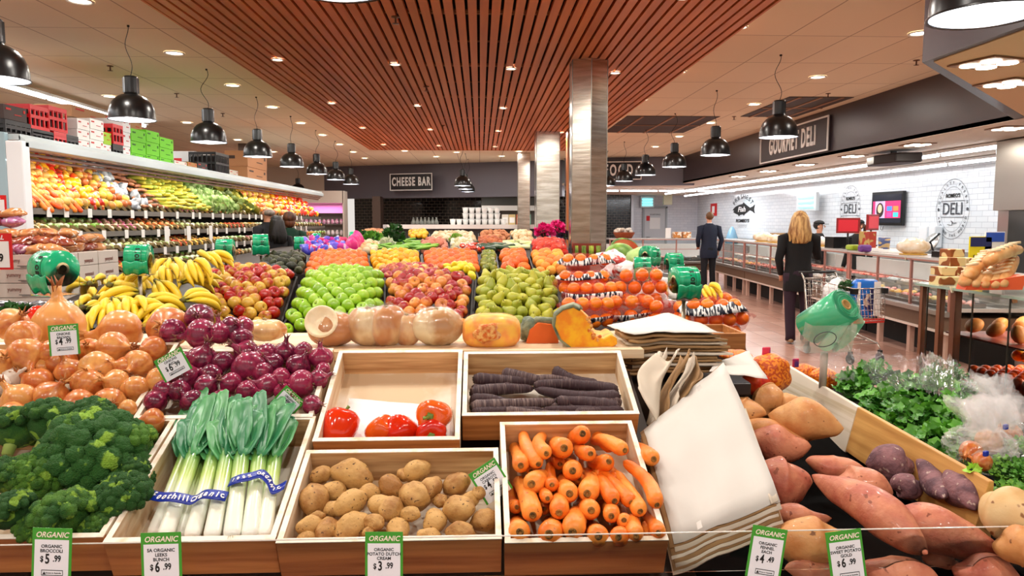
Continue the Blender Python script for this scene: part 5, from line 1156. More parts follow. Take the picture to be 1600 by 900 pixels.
def rproto(name,cat,m,kind):
    b=MB()
    if kind=='ball': b.ball((0,0,0),(.05,.05,.047),12,8,fn=lump(2,.12))
    elif kind=='long': b.tube([(0,-.12,0),(0,-.1,0),(0,0,.004),(0,.1,0),(0,.13,0)],[.01,.024,.022,.015,.004],8)
    elif kind=='pepper': b.lathe([(.004,-.05),(.03,-.052),(.04,-.02),(.045,.02),(.035,.045),(.004,.036)],16,fn=lambda a,z:1+.1*abs(math.cos(a*2)))
    elif kind=='bag': b.ball((0,0,0),(.085,.06,.05),14,9,fn=lump(5,.5))
    elif kind=='leafy':
        for k in range(26):
            a=k*2.4; b.sheet(lambda u,v,a=a,k=k:((.02+.07*v)*math.cos(a+(u-.5)*1.2),(.02+.07*v)*math.sin(a+(u-.5)*1.2),.06*v*(1-k/26)*2-.03+.01*math.sin(u*12)),3,2)
    return tag(b.build(name,m),name.replace('_',' '),cat)
secs=[(6.75,7.5,'carrot_bunch','carrots',mat('rack_carrot','e2541c',c2='f08a2c',scale=20,rough=.4,rshift=.5),'long','orange red carrot on the mirror-imitating rack at the near end of the fridge',.09,.075),
(7.0,7.75,'yellow_onion','onions',mat('rack_onion','dcb25a',c2='b9803a',scale=8,rough=.35),'ball','yellow onion on the mirror-imitating fridge rack beside the carrots',.11,.1),
(7.5,8.1,'capsicum','capsicum',PEP,'pepper','red or yellow capsicum on the mirror-imitating fridge rack',.1,.1),
(8.05,8.8,'yellow_squash','squash',MIX,'ball','mottled yellow squash on the mirror-imitating fridge rack',.12,.11),
(8.6,9.1,'salad_bag','salad bag',SLV,'bag','silvery salad bag on the mirror-imitating fridge rack',.15,.14),
(9.0,9.6,'sweet_potato','sweet potato',TANP,'long','brown root on the mirror-imitating fridge rack beside the corn',.13,.09),
(9.6,11.0,'corn_cob','corn',CORN,'long','yellow corn cob on the mirror-imitating fridge rack',.13,.08),
(11.0,12.4,'cos_lettuce','lettuce',LET,'leafy','pale lettuce on the mirror-imitating fridge rack',.17,.16),
(12.4,13.4,'silverbeet','greens',DKG,'leafy','dark leafy greens on the mirror-imitating fridge rack',.17,.16),
(13.4,15.6,'yellow_melon','melon',MIX,'ball','yellow orange fruit on the far part of the mirror-imitating fridge rack',.15,.14),
(15.6,18.4,'capsicum','capsicum',PEP,'pepper','red and yellow capsicum at the far end of the mirror-imitating fridge rack',.17,.15)]
for (d0,d1,nm,cat,m,kd,lab,sd,st) in secs:
    pr=rproto(nm,cat,m,kd); random.seed(int(d0*10)); nt_=int(.8/st); nd=max(2,int((d1-d0)/sd))
    for i in range(nd):
        for j in range(nt_):
            p=rackpt(d0+(i+.5+random.uniform(-.25,.25))*(d1-d0)/nd,(j+.3+random.uniform(-.2,.2))/nt_,.035+random.uniform(0,.02))
            if nm in('carrot_bunch',): rot=Euler((R(40)+random.uniform(-.2,.2),random.uniform(-.3,.3),R(70)+random.uniform(-.3,.3)))
            elif kd=='long': rot=Euler((random.uniform(-.2,.2),.7,random.uniform(-.4,.4)+(PI/2 if nm=='corn_cob' else 0)))
            else: rot=Euler((random.uniform(-.6,.6),R(40)+random.uniform(-.4,.4),random.uniform(0,6)))
            put(pr,loc=p,rot=rot,label='%s, %s from near end, %s row up, fridge top rack%s'%(nm.replace('_',' '),ordn(i),ordn(j),', far section' if d0>13 else ''),group=lab.split(' on ')[0]+'s, mirror-imitating rack of the fridge',scale=random.uniform(.9,1.1)*(1.3 if d0>13 else 1))
# packs on the shelves below
cols=[('f4ecd0','8fb048','green and white'),('d83a20','ffd060','red and yellow'),('f4b840','fff0c0','yellow'),('7cb034','f0f4d0','leafy green'),('c8407c','ffe0c0','pinkish'),('f07020','ffd890','orange'),('fffaf0','c0d080','pale')]
packs=[]
for i,(a,c,nm) in enumerate(cols):
    t=thing('food_pack','food pack','food pack'); m=mat('pack_'+nm.replace(' ','_'),a,c2=c,scale=28,rough=.35,lo=.4,hi=.6,rshift=.4,detail=2)
    b=MB(); random.seed(i)
    for k in range(9): b.ball((random.uniform(-.05,.05),random.uniform(-.035,.035),.028+random.uniform(0,.02)),(.034,.03,.026),8,6)
    b.build('contents',m,t); MB().add([(-.075,-.055,.03),(.075,-.055,.03),(.075,.055,.03),(-.075,.055,.03),(-.06,-.045,0),(.06,-.045,0),(.06,.045,0),(-.06,.045,0)],[(7,6,5,4),(0,4,5,1),(1,5,6,2),(2,6,7,3),(3,7,4,0)]).build('punnet',mat('punnet_white','9a8458',rough=.3),t)
    packs.append(freeze(t))
PC={}
def packlab(ki,si,dx):
    k=(ki,si,dx<.1); PC[k]=PC.get(k,-1)+1
    return '%s food pack, %s such from near end, %s row, %s'%(cols[ki][2],ordn(PC[k]),'front' if dx<.1 else 'back',['top fridge shelf','second fridge shelf','third fridge shelf','lowest fridge shelf'][si])
SN=['second shelf','third shelf','fourth shelf','lowest shelf']
for si,(x,z) in enumerate(shelves):
    D=FD0+.15; k=0
    while D<FD1-.2 and (si or D<FD1):
        ki=int((D*1.1+si*2.3))%7
        for dx in ((.07,.19) if si and D<10.5 else (.08,)):
            put(packs[ki],loc=(x-dx,D,z+.012+ (dx-.07)*.45+.02),rot=Euler((0,R(24),PI/2+random.uniform(-.1,.1))),label=packlab(ki,si,dx),group='food packs in the fridge, '+['upper','second','third','lowest'][si]+' shelf')
        D+=.15+.008*(D-6); k+=1
for pk in packs: 
    pass
# produce in the open well at the bottom
for (d0,d1,m,nm,cat,lab) in [(7,8.6,MAN,'mandarin','mandarin','orange fruit in the lowest well of the left fridge'),(8.8,10.6,mat('well_green','5c8a2c',c2='2c4a1c',scale=10,rough=.4),'green_vegetable','vegetable','green vegetable in the lowest well of the left fridge'),(10.8,13.6,PEP,'capsicum','capsicum','capsicum in the lowest well of the left fridge')]:
    pr=mk_round(nm,cat,m,BALL,False)
    for i in range(int((d1-d0)/.1)):
        for j in range(3): put(pr,loc=(-3.68-.09*j,d0+i*.1+random.uniform(-.02,.02),.92+.05*j),rot=rndrot(),scale=1.2,label='%s, %s from near end, %s row back'%(lab.replace(' in the lowest well of the left fridge',' in the lowest fridge well'),'%s'%ordn(i),ordn(j)),group=lab)
# ------------------------------------------------------------------ crates and cartons on top
def plastic(label,D0,D1,z0,z1,x0,x1,m,name='plastic_crate'):
    t=thing(name,label,'crate',loc=((x0+x1)/2,(D0+D1)/2,z0),group='crates on top of the fridge'); L=D1-D0; W_=x1-x0; H=z1-z0
    b=MB(); 
    for z,hh in ((0,.03),(H*.45,.03),(H-.04,.04)): 
        b.box((W_/2,0,z+hh/2),(.015,L,hh)); b.box((-W_/2,0,z+hh/2),(.015,L,hh)); b.box((0,L/2,z+hh/2),(W_,.015,hh)); b.box((0,-L/2,z+hh/2),(W_,.015,hh))
    n=max(3,int(L/.06)); 
    for i in range(n+1):
        y=-L/2+L*i/n; b.box((W_/2,y,H/2),(.014,.018,H)); b.box((-W_/2,y,H/2),(.014,.018,H))
    n=max(3,int(W_/.06))
    for i in range(n+1):
        x=-W_/2+W_*i/n; b.box((x,-L/2,H/2),(.018,.014,H))
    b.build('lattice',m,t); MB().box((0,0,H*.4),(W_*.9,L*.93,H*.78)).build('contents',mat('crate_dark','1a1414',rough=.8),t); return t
def carton(label,D0,D1,z0,z1,x0,x1,col,mark='c02020',rows=1,grp='cartons on top of the fridge'):
    m=mat('carton_'+col,col,rough=.6)
    t=thing('carton',label,'carton',loc=((x0+x1)/2,(D0+D1)/2,z0),group=grp); L=D1-D0; W_=x1-x0; H=z1-z0
    b=MB().box((0,0,H/2),(W_-.004,L-.004,H-.003))
    n0=len(b.mi); b.box((W_/2,-L*.3,H*.72),(.003,L*.2,H*.12)); b.box((W_/2,L*.38,H*.72),(.003,L*.07,H*.2)); b.box((W_/2,.1*L,H*.4),(.003,L*.3,H*.05)); b.box((-W_*.2,-L/2,H*.6),(W_*.3,.003,H*.2))
    b.mi=[0]*n0+[1]*(len(b.mi)-n0); b.build('box',[m,mat('mark_'+mark,mark,rough=.6)],t)
    return t
def TD(px,x=-4.1): return -x*1150/(750-px)
def onTop(fn,px0,px1,py0,py1,label,*a,x=-4.1,dx=.4,base=None,**k):
    ym=(py0+py1)/2; f_=lambda px:(lambda r:r.y*x/r.x)(ray(px,ym)); d0,d1=f_(px0),f_(px1); dm=(d0+d1)/2; pm=(px0+px1)/2; z1=P(pm,py0,dm).z; z0=P(pm,py1,dm).z
    if base is not None: z0=base
    return fn(label,d0,d1,z0,z1,x-dx,x,*a,**k)
RED=mat('crate_red','c8141c',rough=.35); BLK=mat('crate_black','18181a',rough=.4)
B0=2.352
onTop(plastic,8,47,190,221,'black crate at the near end of the fridge top',BLK,base=B0)
onTop(carton,6,42,166,189,'dark brown box on the nearest black crate','3a2a26')
onTop(plastic,50,83,204,230,'black crate under the red crates',BLK,base=B0)
onTop(plastic,47,75,166,203,'red crate on top, nearest of two side by side',RED)
onTop(plastic,76,103,168,206,'red crate on top, second of two side by side',RED)
onTop(plastic,84,103,207,233,'red crate standing directly on the fridge roof',RED,base=B0)
onTop(plastic,104,121,212,236,'small black crate left of the white cartons',BLK,base=B0)
for i,(a,c) in enumerate([(121,140),(141,162)]):
    for j,(y0,y1) in enumerate([(187,203),(203,219),(219,240)]):
        onTop(carton,a,c,y0,y1,'white carton with red marks, %s column, %s of three'%(['left','right'][i],['top','middle','bottom'][j]),'e8e6e4','c02020',**({'base':B0} if j==2 else {}))
onTop(carton,112,174,172,190,'long brown carton behind the white cartons','a8764e',x=-4.5)
onTop(carton,162,174,207,226,'small lime green carton between the white and red ones','9cc42c')
onTop(carton,162,174,226,246,'small white carton below the lime green one','e4e4e4',base=B0)
onTop(plastic,176,191,195,226,'red crate between white cartons, upper',RED)
onTop(plastic,176,191,226,248,'black crate under the single red crate',BLK,base=B0)
for j,(y0,y1) in enumerate([(186,207),(207,229),(229,251)]): onTop(carton,192,204,y0,y1,'narrow white carton left of the green boxes, %s of three'%['top','middle','bottom'][j],'dfe0e2',**({'base':B0} if j==2 else {}))
onTop(carton,204,222,186,206,'brown carton above the green boxes','a8764e',x=-4.4)
GB='6cc81e'
for i,(a,c,ys) in enumerate([(205,228,[(203,222),(222,241),(241,256)]),(229,249,[(205,223),(223,243),(243,258)]),(250,271,[(216,232),(232,248),(248,263)])]):
    for j,(y0,y1) in enumerate(ys): onTop(carton,a,c,y0,y1,'bright green carton, %s stack, %s of three'%(['left','middle','right'][i],['top','middle','bottom'][j]),GB,'2c6a10',grp='green cartons on top of the fridge',**({'base':B0} if j==2 else {}))
for (a,c,y0,y1,col,nm) in [(273,292,252,265,'d8d4cc','low pale carton'),(294,308,254,268,'a8763c','small tan carton'),(309,324,254,270,'2a2422','small black box'),(306,336,240,270,'d4d6d8','grey white carton behind the black box'),(359,372,266,279,'c9c0b0','low cream carton')]:
    onTop(carton,a,c,y0,y1,nm+' on the middle of the fridge top',col,base=B0,x=-4.1 if 'behind' not in nm else -4.52)
onTop(plastic,337,357,240,272,'tall black crate in the middle of the fridge top',BLK,base=B0)
for j,(y0,y1) in enumerate([(240,264),(264,290)]): onTop(carton,387,417,y0,y1,'big brown carton at the far end of the fridge top, %s'%['upper','lower'][j],'b07a4e','3a2416',**({'base':B0} if j==1 else {}))
# far left: brown pillar, wall, pink fridge
tag(MB().bx((0,0,0),(.5,.5,CH)).build('pillar',mat('brown_pier'),loc=(-5.55,17.4,0)),'brown square pillar beyond the big brown cartons','pillar')
struct(bpy.data.objects['pillar'])
t=thing('pink_fridge','fridge lit pink at the far end of the left aisle','refrigerated case',loc=(-4.55,21.6,0))
MB().bx((-.6,0,0),(.6,.6,.9)).bx((-.6,.55,.9),(.6,.6,2.5)).bx((-.62,0,0),(-.58,.6,2.5)).bx((.58,0,0),(.62,.6,2.5)).bx((-.6,0,2.15),(.6,.6,2.5)).build('cabinet',mat('fridge_cream','cfc4b8',rough=.5),t)
for k in range(3): MB().bx((-.57,.1,1.2+.32*k),(.57,.55,1.22+.32*k)).build('shelf',SHF,t)
light('AREA','fridge_light',(0,.2,2.1),16,(1,.25,.85),1.0,sy=.2,parent=t)
random.seed(8)
for r_ in range(3):
    pr=None
    for k in range(9):
        cc=['e83a28','f0e2e6','e8a0c8'][r_]
        o=MB().ball((0,0,.07),(.055,.05,.08),8,6,fn=lump(k,.3)).build('meat_pack',mat('pinkpack'+str(r_),cc,rough=.3,c2='ffffff',scale=20,lo=.5,hi=.6)); o.location=(-4.55-.5+k*.125,21.78,[.92,1.22,1.54][r_])
        tag(o,'packet on the %s shelf of the pink fridge, %s from left'%(['lowest','middle','upper'][r_],ordn(k)),'packet','packets in the pink fridge')
# ------------------------------------------------------------------ snack cartons and bags
KR=mat('kraft_white','d9cfc4',rough=.6); MAR=mat('maroon_print','7a3a2c',rough=.6)
x1=-2.93; n=0
def snackbox(x0,x1,y0,y1,z0,z1,label,side=False):
    t=thing('snack_carton',label,'carton',loc=((x0+x1)/2,(y0+y1)/2,z0),group='printed snack cartons'); W_=x1-x0; L=y1-y0; H=z1-z0
    MB().box((0,0,H/2),(W_-.003,L-.003,H-.002)).build('box',KR,t,bevel=.002)
    text('lettering','yummy',H*.42,MAR,t,(-W_*.2,-L/2-.001,H*.58),sx=.8); text('lettering','snack',H*.5,BLKINK,t,(W_*.2,-L/2-.001,H*.56),sx=.75)
    text('lettering','yummysnack',H*.45,MAR,t,(W_/2+.001,0,H*.35),rot=(PI/2,0,PI/2),sx=.55)
    MB().box((W_*.12,-L/2,H*.2),(W_*.5,.002,H*.03)).box((W_*.12,-L/2,H*.12),(W_*.4,.002,H*.03)).build('print_lines',BLKINK,t)
    return t
ZB=[.98,1.08,1.18,1.28]
for c,(xa,xb) in enumerate([(-3.72,-3.34),(-3.33,-2.93)]):
    for j,z in enumerate(ZB):
        snackbox(xa,xb,5.2,5.5,z,z+.098,'snack carton facing the camera, %s column, %s row'%(['left','right'][c],['bottom','third','second','top'][j]))
for c,(ya,yb) in enumerate([(5.51,5.78),(5.79,6.1)]):
    for j,z in enumerate(ZB): snackbox(-3.33,-2.93,ya,yb,z,z+.098,'snack carton seen from its end, %s column, %s row'%(['nearer','farther'][c],['bottom','third','second','top'][j]))
tb=thing('snack_table','low dark table under the snack cartons','table',loc=(-3.3,5.3,0)); MB().bx((-.6,-.9,0),(.45,.85,.97)).build('table_body',mat('stand_dark'),tb)
NUT=mat('nut_bag','c98a52',c2='8a3a26',scale=26,rough=.2,coat=.5,rshift=.5,spots='f2e6d6',sscale=30,sthr=.36); NUT2=mat('berry_bag','8a3048',c2='c88ab8',scale=20,rough=.2,coat=.5,rshift=.6,spots='f2e6ee',sscale=30,sthr=.38)
random.seed(5)
def snackbag(x,y,z,m,k,lab):
    o=MB().ball((0,0,0),(.085,.06,.035),14,8,fn=lump(k,.4)).add([(-.1,-.03,-.002),(-.075,-.035,0),(-.075,.035,0),(-.1,.03,.002)],[(0,1,2,3)]).build('snack_bag',m,loc=(x,y,z),rot=(random.uniform(-.2,.2),random.uniform(-.2,.2),random.uniform(-.4,.4)))
    tag(o,lab,'snack bag','clear snack bags on the cartons')
for r_ in range(3):
    for k in range(7): snackbag(-3.7+k*.125,5.25+.08*r_,1.41+.055*r_,[NUT2,NUT,NUT][r_] if k<5 else NUT,k+r_*7,'clear snack bag, %s from left in the %s layer on the cartons'%(ORD[k],['bottom','middle','top'][r_]))
for r_ in range(2):
    for k in range(4): snackbag(-3.05,5.55+k*.14,1.41+.06*r_,NUT,k+30+r_,'clear nut bag, %s along the %s layer at the carton side'%(ORD[k],['lower','upper'][r_]))
for r_ in range(2):
    for k in range(3): snackbag(-3.62+k*.14,5.45,1.6+.06*r_,NUT if r_ else NUT2,k+50,'clear snack bag, %s in the %s layer of the raised back heap'%(ORD[k],['lower','upper'][r_]))
def pricesign(label,px,py,D,w,h,l1,l2):
    t=thing('price_sign',label,'sign',loc=P(px,py,D)); MB().bx((-w/2,-.004,-h/2),(w/2,0,h/2)).build('board',REDINK,t); MB().bx((-w*.42,-.006,-h*.44),(w*.42,-.0045,h*.28)).build('panel',WHITE,t)
    text('lettering',l1,h*.17,WHT,t,(0,-.006,h*.38),off=.001,shear=.2); text('lettering',l2,h*.3,BLKINK,t,(0,-.008,-h*.18),off=.002,sx=.8)
    text('lettering','each bag',h*.1,BLKINK,t,(0,-.008,h*.15))
pricesign('red framed special price sign at the left picture edge',-10,393,4.9,.24,.235,'SPECIAL','$5.99')
pricesign('small red framed sign above it beside the blue grey fridge end',-8,321,5.6,.17,.15,'SPECIAL','2.99')
SB=mat('dark_silver_bag','6a6e74',c2='2c2e32',scale=14,rough=.2,coat=.4,rshift=.3,spots='d8dce2',sscale=26,sthr=.36)
for k in range(9):
    p=P(8+k%5*28,478+(k//5)*16,3.6-.3*(k//5)); tag(MB().ball((0,0,0),(.07,.06,.025),14,8,fn=lump(k*2,.4)).build('foil_bag',SB,loc=p),'dark silvery bag below the snack cartons, %s from left in the %s row'%(ORD[k%5],['back','front'][k//5]),'bag','silvery bags below the cartons')
tb=thing('side_table','dark side table under the silvery bags','table',loc=(-2.3,3.4,0)); q=P(60,500,3.4); MB().bx((-.45,-.25,0),(.45,.35,q.z-.06)).build('table_body',mat('stand_dark'),tb)
for i,(x,y) in enumerate([(52,502),(60,495)]):
    o=MB().lathe(BALL,16).build('tomato',TOM,loc=P(x,y,2.35)); tag(o,'small red tomato behind the pale flaky onion, %s'%['front','back'][i],'tomato')
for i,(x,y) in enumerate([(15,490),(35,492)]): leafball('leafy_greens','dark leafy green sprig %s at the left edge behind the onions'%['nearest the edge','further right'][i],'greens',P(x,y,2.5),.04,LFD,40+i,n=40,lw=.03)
# ================================================================== DELI
def Pw(px,py,X):
    r=ray(px,py); t=X/r.x; return Vector((0,0,CZ))+r*t
STEEL=mat('brushed_steel','b4b2ae',rough=.3,metal=.85); PINKM=mat('case_frame','b98478',rough=.35,metal=.3); DECKM=mat('case_deck','d8d4d0',rough=.35); BRP=mat('case_panel','6f5644',rough=.5)
KICK=mat('kick_black','0c0a0a',rough=.7)
def case(a,c,label,n=3,zt=1.16):
    a=Vector(a+(0,)); c=Vector(c+(0,)); d=c-a; L=d.length; t=thing('deli_display_case',label,'display case',loc=a,rot=(0,0,math.atan2(d.y,d.x)),group='glass fronted deli counters'); s=-1
    MB().bx((0,-.75,0),(L,-.3,.34)).build('kick',KICK,t)
    for k in range(int(L/.8)+1): MB().bx((.1+k*.8,-.1,0),(.17+k*.8,-.04,.34)).build('leg',mat('leg_pale','c9a898',rough=.4),t)
    MB().bx((0,-.95,.35),(L,-.03,.53)).build('lower_panel',BRP,t); MB().bx((0,-.035,.34),(L,0,.365)).build('bottom_trim',mat('trim_pale','e3d2c8',rough=.3),t)
    MB().bx((0,-.08,.54),(L,.03,.60)).build('bumper',STEEL,t,bevel=.006)
    MB().bx((0,-.9,.6),(L,-.06,.64)).build('deck',DECKM,t)
    MB().bx((.01,-.02,.62),(L-.01,-.012,zt-.02)).build('glass_front',GLASS,t)
    b=MB(); 
    for k in range(n+1):
        x=L*k/n; x=min(max(x,.02),L-.02); b.bx((x-.015,-.03,.6),(x+.015,0,zt))
    b.bx((0,-.03,.9),(L,-.005,.915)).bx((0,-.035,zt-.02),(L,.0,zt)); b.build('glass_frame',PINKM,t)
    MB().bx((0,-.55,zt),(L,0,zt+.025)).build('top_shelf',mat('top_glass','c9c6c4',rough=.15),t)
    MB().bx((0,-.95,.54),(L,-.9,1.02)).build('back_panel',DECKM,t)
    light('AREA','case_light',(L/2,-.25,zt-.03),L*5,(1,.88,.86),L*.95,sy=.04,parent=t)
    return t
l0=Vector((5.2,7.9)); l1=Vector((5.97,18.6)); dd=(l1-l0)
cases=[]
NMS=['nearest the glass bread case','second along the aisle, behind the trolley','third along the aisle, before the man in the suit','fourth along the aisle, at the far corner']
for k in range(4):
    p=l0+dd*(k/4); q=l0+dd*((k+.985)/4); cases.append(case((p.x,p.y),(q.x,q.y),'glass fronted deli case '+NMS[k]))
case((3.2,18.9),(5.85,18.9),'glass fronted seafood case facing the camera at the far end') if False else None
sc_=case((3.3,18.7),(5.9,18.7),'glass fronted seafood case crossing the far end of the aisle')
# this one faces the camera: turn it round its front edge
sc_.rotation_euler=(0,0,PI); sc_.location=(5.9,18.7,0)
sc_.rotation_euler=(0,0,0); sc_.location=(3.3,18.7,0); sc_.scale=(1,-1,1)
MC=[('c0584e','e8b0a4','pink meat'),('8a2c26','d8786a','dark red meat'),('e6c9b4','f2e6da','pale meat'),('d89a3c','efd08a','golden crumbed'),('b8341c','e8a08a','red sausage'),('e8e2d8','c9d0d2','white fish')]
tr=[]
for a,c,nm in MC:
    t=thing('meat_tray','tray','food tray'); random.seed(len(tr)); b=MB()
    for k in range(11): b.ball((random.uniform(-.15,.15),random.uniform(-.13,.13),.035),(random.uniform(.03,.06),random.uniform(.025,.05),.03),8,6,fn=lump(k,.25))
    b.build('meat_pieces',mat('meat_'+a,a,c2=c,scale=14,rough=.35,rshift=.4,coat=.2),t); MB().bx((-.19,-.17,0),(.19,.17,.012)).bx((-.19,-.17,.012),(-.18,.17,.04)).bx((.18,-.17,.012),(.19,.17,.04)).bx((-.18,-.17,.012),(.18,-.16,.04)).bx((-.18,.16,.012),(.18,.17,.04)).build('tray',STEEL,t)
    tk=MB().add([(-.04,-.19,.02),(.04,-.19,.02),(.04,-.17,.09),(-.04,-.17,.09)],[(0,1,2,3)]).build('price_ticket',WHITE,t); tr.append(freeze(t))
for k in range(4):
    t=cases[k]; Mt=Matrix.Translation(t.location)@t.rotation_euler.to_matrix().to_4x4(); L=dd.length/4
    for i in range(6):
        for j in range(2):
            z=(k*5+i*3+j*2)%6; p=Mt@Vector((.25+i*(L-.45)/5,-.27-.4*j,.645+.10*j)); put(tr[z],loc=p,rot=Euler((0,0,t.rotation_euler.z)),label='tray of %s, %s row, %s from near end, deli case %s'%(MC[z][2],['front','back'][j],ORD[i],['one','two','three','four'][k]),group='trays in the deli cases')
for i in range(6): 
    z=[5,2,5,0,5,2][i]; put(tr[z],loc=(3.55+i*.42,19.0,.65),rot=Euler((0,0,0)),label='tray in the far seafood case, %s from the left'%ORD[i],group='trays in the seafood case')
# things standing on the counter
def onc(px,D,dy=.25):
    "point on the counter top under pixel column px"
    u=(D-l0.y)/dd.y; x=l0.x+dd.x*u+dy; return Vector((x,D,1.186))
def wrapped(p,s,label):
    t=thing('wrapped_loaf',label,'wrapped loaf',loc=p); m=mat('loaf_white','efe6d8',rough=.3,c2='d6b890',scale=8,coat=.3)
    MB().ball((0,0,s*.5),(s,s*.7,s*.55),20,12,fn=lambda d:1+.07*math.cos(d.x*14)).build('loaf',m,t); MB().lathe([(s*.8,.0),(s*.85,.012),(s*.5,.013)],16).build('board',mat('gold_board','d8a63c',rough=.4),t); return t
wrapped(onc(0,9.2),.2,'large white ribbed wrapped loaf on the deli counter near the brown boxes'); wrapped(onc(0,15.4),.2,'white wrapped loaf on the deli counter right of the man in the suit'); wrapped(onc(0,14.6),.16,'smaller white wrapped loaf further right of the man in the suit'); wrapped(onc(0,12.4),.17,'white wrapped loaf left of the blonde woman')
def bxo(name,label,cat,p,s,m,rz=0,grp=None,bev=.004,txt=None):
    o=MB().bx((-s[0]/2,-s[1]/2,0),(s[0]/2,s[1]/2,s[2])).build(name,m,loc=p,rot=(0,0,rz),bevel=bev); return tag(o,label,cat,grp)
def screen(p,rz,label,c='b81c24'):
    t=thing('register_screen',label,'screen',loc=p,rot=(0,0,rz)); MB().box((0,0,.36),(.34,.03,.24)).build('casing',mat('case_red','8c1a1c',rough=.4),t,bevel=.008); MB().box((0,-.017,.36),(.28,.004,.18)).build('display',mat('scr_red','a8202a',rough=.2,emit='b0202a',es=.6),t); MB().tube([(0,.02,0),(0,.02,.3)],.015,8).lathe([(.08,0),(.08,.02),(.01,.025)],16).build('stand',BLACK,t); return t
screen(onc(0,11.3,.3),-.5,'red backed register screen left of the deli worker'); screen(onc(0,10.9,.5)+Vector((0,0,.05)),.6,'red register screen right behind the first one')
bxo('countertop_scale','black counter scale under the red screens','scale',onc(0,11.6,.28),(.3,.3,.18),BLACK)
bxo('brochure_box','small picture box of food beside the deli worker','box',onc(0,10.4,.2),(.3,.1,.28),mat('brochure','b9a05c',rough=.5,c2='a83a2c',scale=9,detail=1,lo=.48,hi=.52),rz=-PI/2)
t=thing('stick_bundle','bundle of striped wrapped sticks in a stand on the counter','stick pack',loc=onc(0,10.0,.25)); b=MB()
for k in range(9): b.tube([(-.12+k*.03,0,0),(-.13+k*.034,0,.2)],.011,6)
b.build('sticks',mat('stick_stripe','c9ad7c',rough=.4,c2='4a5a8a',scale=30,stretch=(.2,.2,1),detail=0,lo=.49,hi=.51),t); t.rotation_euler=(0,0,-PI/2)
for k in range(4): bxo('paper_stack','stack of white paper on the deli counter, %s from the wrapped loaf'%ORD[k],'paper',onc(0,9.6+.25*k,.3),(.2,.28,.03+.01*k),WHITE,rz=.3*k,grp='paper stacks on the deli counter')
bxo('cash_tray','low black tray on the deli counter near the brown boxes','tray',onc(0,8.5,.3),(.28,.2,.07),BLACK)
bxo('purple_bag','purple bag beside the hand of the blonde woman','bag',onc(0,10.0,-.02)+Vector((-.0,0,0)),(.16,.12,.1),mat('purple','6a3a8c',rough=.4),bev=.03)
bxo('green_bowl_stack','lime green bowl beside the register','bowl',onc(0,10.7,.15),(.2,.2,.08),mat('lime','9cb82c',rough=.4),bev=.03)
t=thing('bread_basket','wicker basket of pale garlic bulbs on the seafood counter','basket',loc=(3.72,18.95,1.186)); MB().lathe([(.2,0),(.27,.13),(.28,.15),(.25,.14),(.19,.02)],24,fn=lambda a,z:1+.02*math.cos(a*24)).build('basket',mat('wicker','b0582c',rough=.7,c2='7a3418',scale=60,bump=.5),t)
b=MB(); random.seed(3)
for k in range(26): b.ball((random.uniform(-.2,.2),random.uniform(-.18,.18),.16+random.uniform(0,.07)),(.055,.055,.045),8,6)
b.build('bulbs',GAR,t)
for i,(x,nm) in enumerate([(4.9,'left'),(5.15,'right')]): bxo('cake_pack','small packet of cakes on the seafood counter, %s one'%nm,'packet',(x+.2,18.95,1.186),(.22,.2,.16),mat('cake','c9803c',rough=.5,c2='f2e6d2',scale=12,detail=1,lo=.48,hi=.55),bev=.02)
bxo('menu_card','white printed card on the seafood counter','card',(4.86,18.9,1.186),(.14,.05,.26),WHITE)
# back bench and equipment by the tiled wall
t=thing('steel_bench','long stainless bench along the tiled deli wall','bench',loc=(8.35,14,0)); MB().bx((-.35,-6.3,.86),(.43,12.5,.9)).bx((.38,-6.3,.9),(.43,12.5,1.06)).build('bench_top',STEEL,t)
for k in range(13): MB().bx((-.32,-6.2+k*1.55,0),(-.27,-6.15+k*1.55,.86)).build('leg',STEEL,t)
MB().bx((-.3,-6.2,.25),(.4,6.4,.28)).build('undershelf',STEEL,t)
t=thing('meat_slicer','steel meat slicer on the back bench','meat slicer',loc=(7.9+.25,12.9,.9)); MB().bx((-.25,-.3,0),(.25,.3,.1)).build('base',STEEL,t,bevel=.02); MB().lathe([(.001,0),(.19,.0),(.2,.01),(.19,.03),(.001,.035)],28,M=Matrix.Translation((-.05,0,.32))@Matrix.Rotation(-1.1,4,'Y')).build('blade_guard',STEEL,t); MB().tube([(-.1,-.2,.1),(-.25,-.28,.35),(-.1,-.3,.5)],.02,8).build('handle',BLACK,t); MB().bx((-.3,-.1,.14),(-.1,.32,.3)).build('carriage',STEEL,t,bevel=.01)
for i,D in enumerate([14.6,15.3,16.1,17.4,19.0,20.0]): bxo('storage_tub','white tub on the back bench, %s from the slicer'%ORD[i],'tub',(8.35,D,.9),(.4,.35,.12+.08*(i%3)),mat('tub_white','e6e9ec',rough=.35),grp='tubs on the back bench',bev=.02)
for i,(px,w) in enumerate([(1452,.26),(1466,.2)]): q=Pw(px,371,8.76); bxo('towel_dispenser','white dispenser on the tiled wall left of the oval deli mark, %s one'%['wider','narrower'][i],'dispenser',(8.7,q.y,q.z-.2),(.16,w,.42),mat('disp_white','e9eef2',rough=.3),bev=.02)
bxo('box_stack','pair of cardboard boxes on the bench by the fish mark','cardboard box',(8.3,20.0,.9),(.4,.6,.4),mat('carton_b08a5c','b08a5c',rough=.7))
t=thing('bench_pump','clear blue plastic bottle rack below the fish mark','bottle rack',loc=(8.3,24.0,.9)); MB().lathe([(.2,0),(.22,.1),(.1,.45),(.03,.55)],16).build('bottle',mat('blue_bottle','8fc0dc',rough=.1,trans=.4),t)
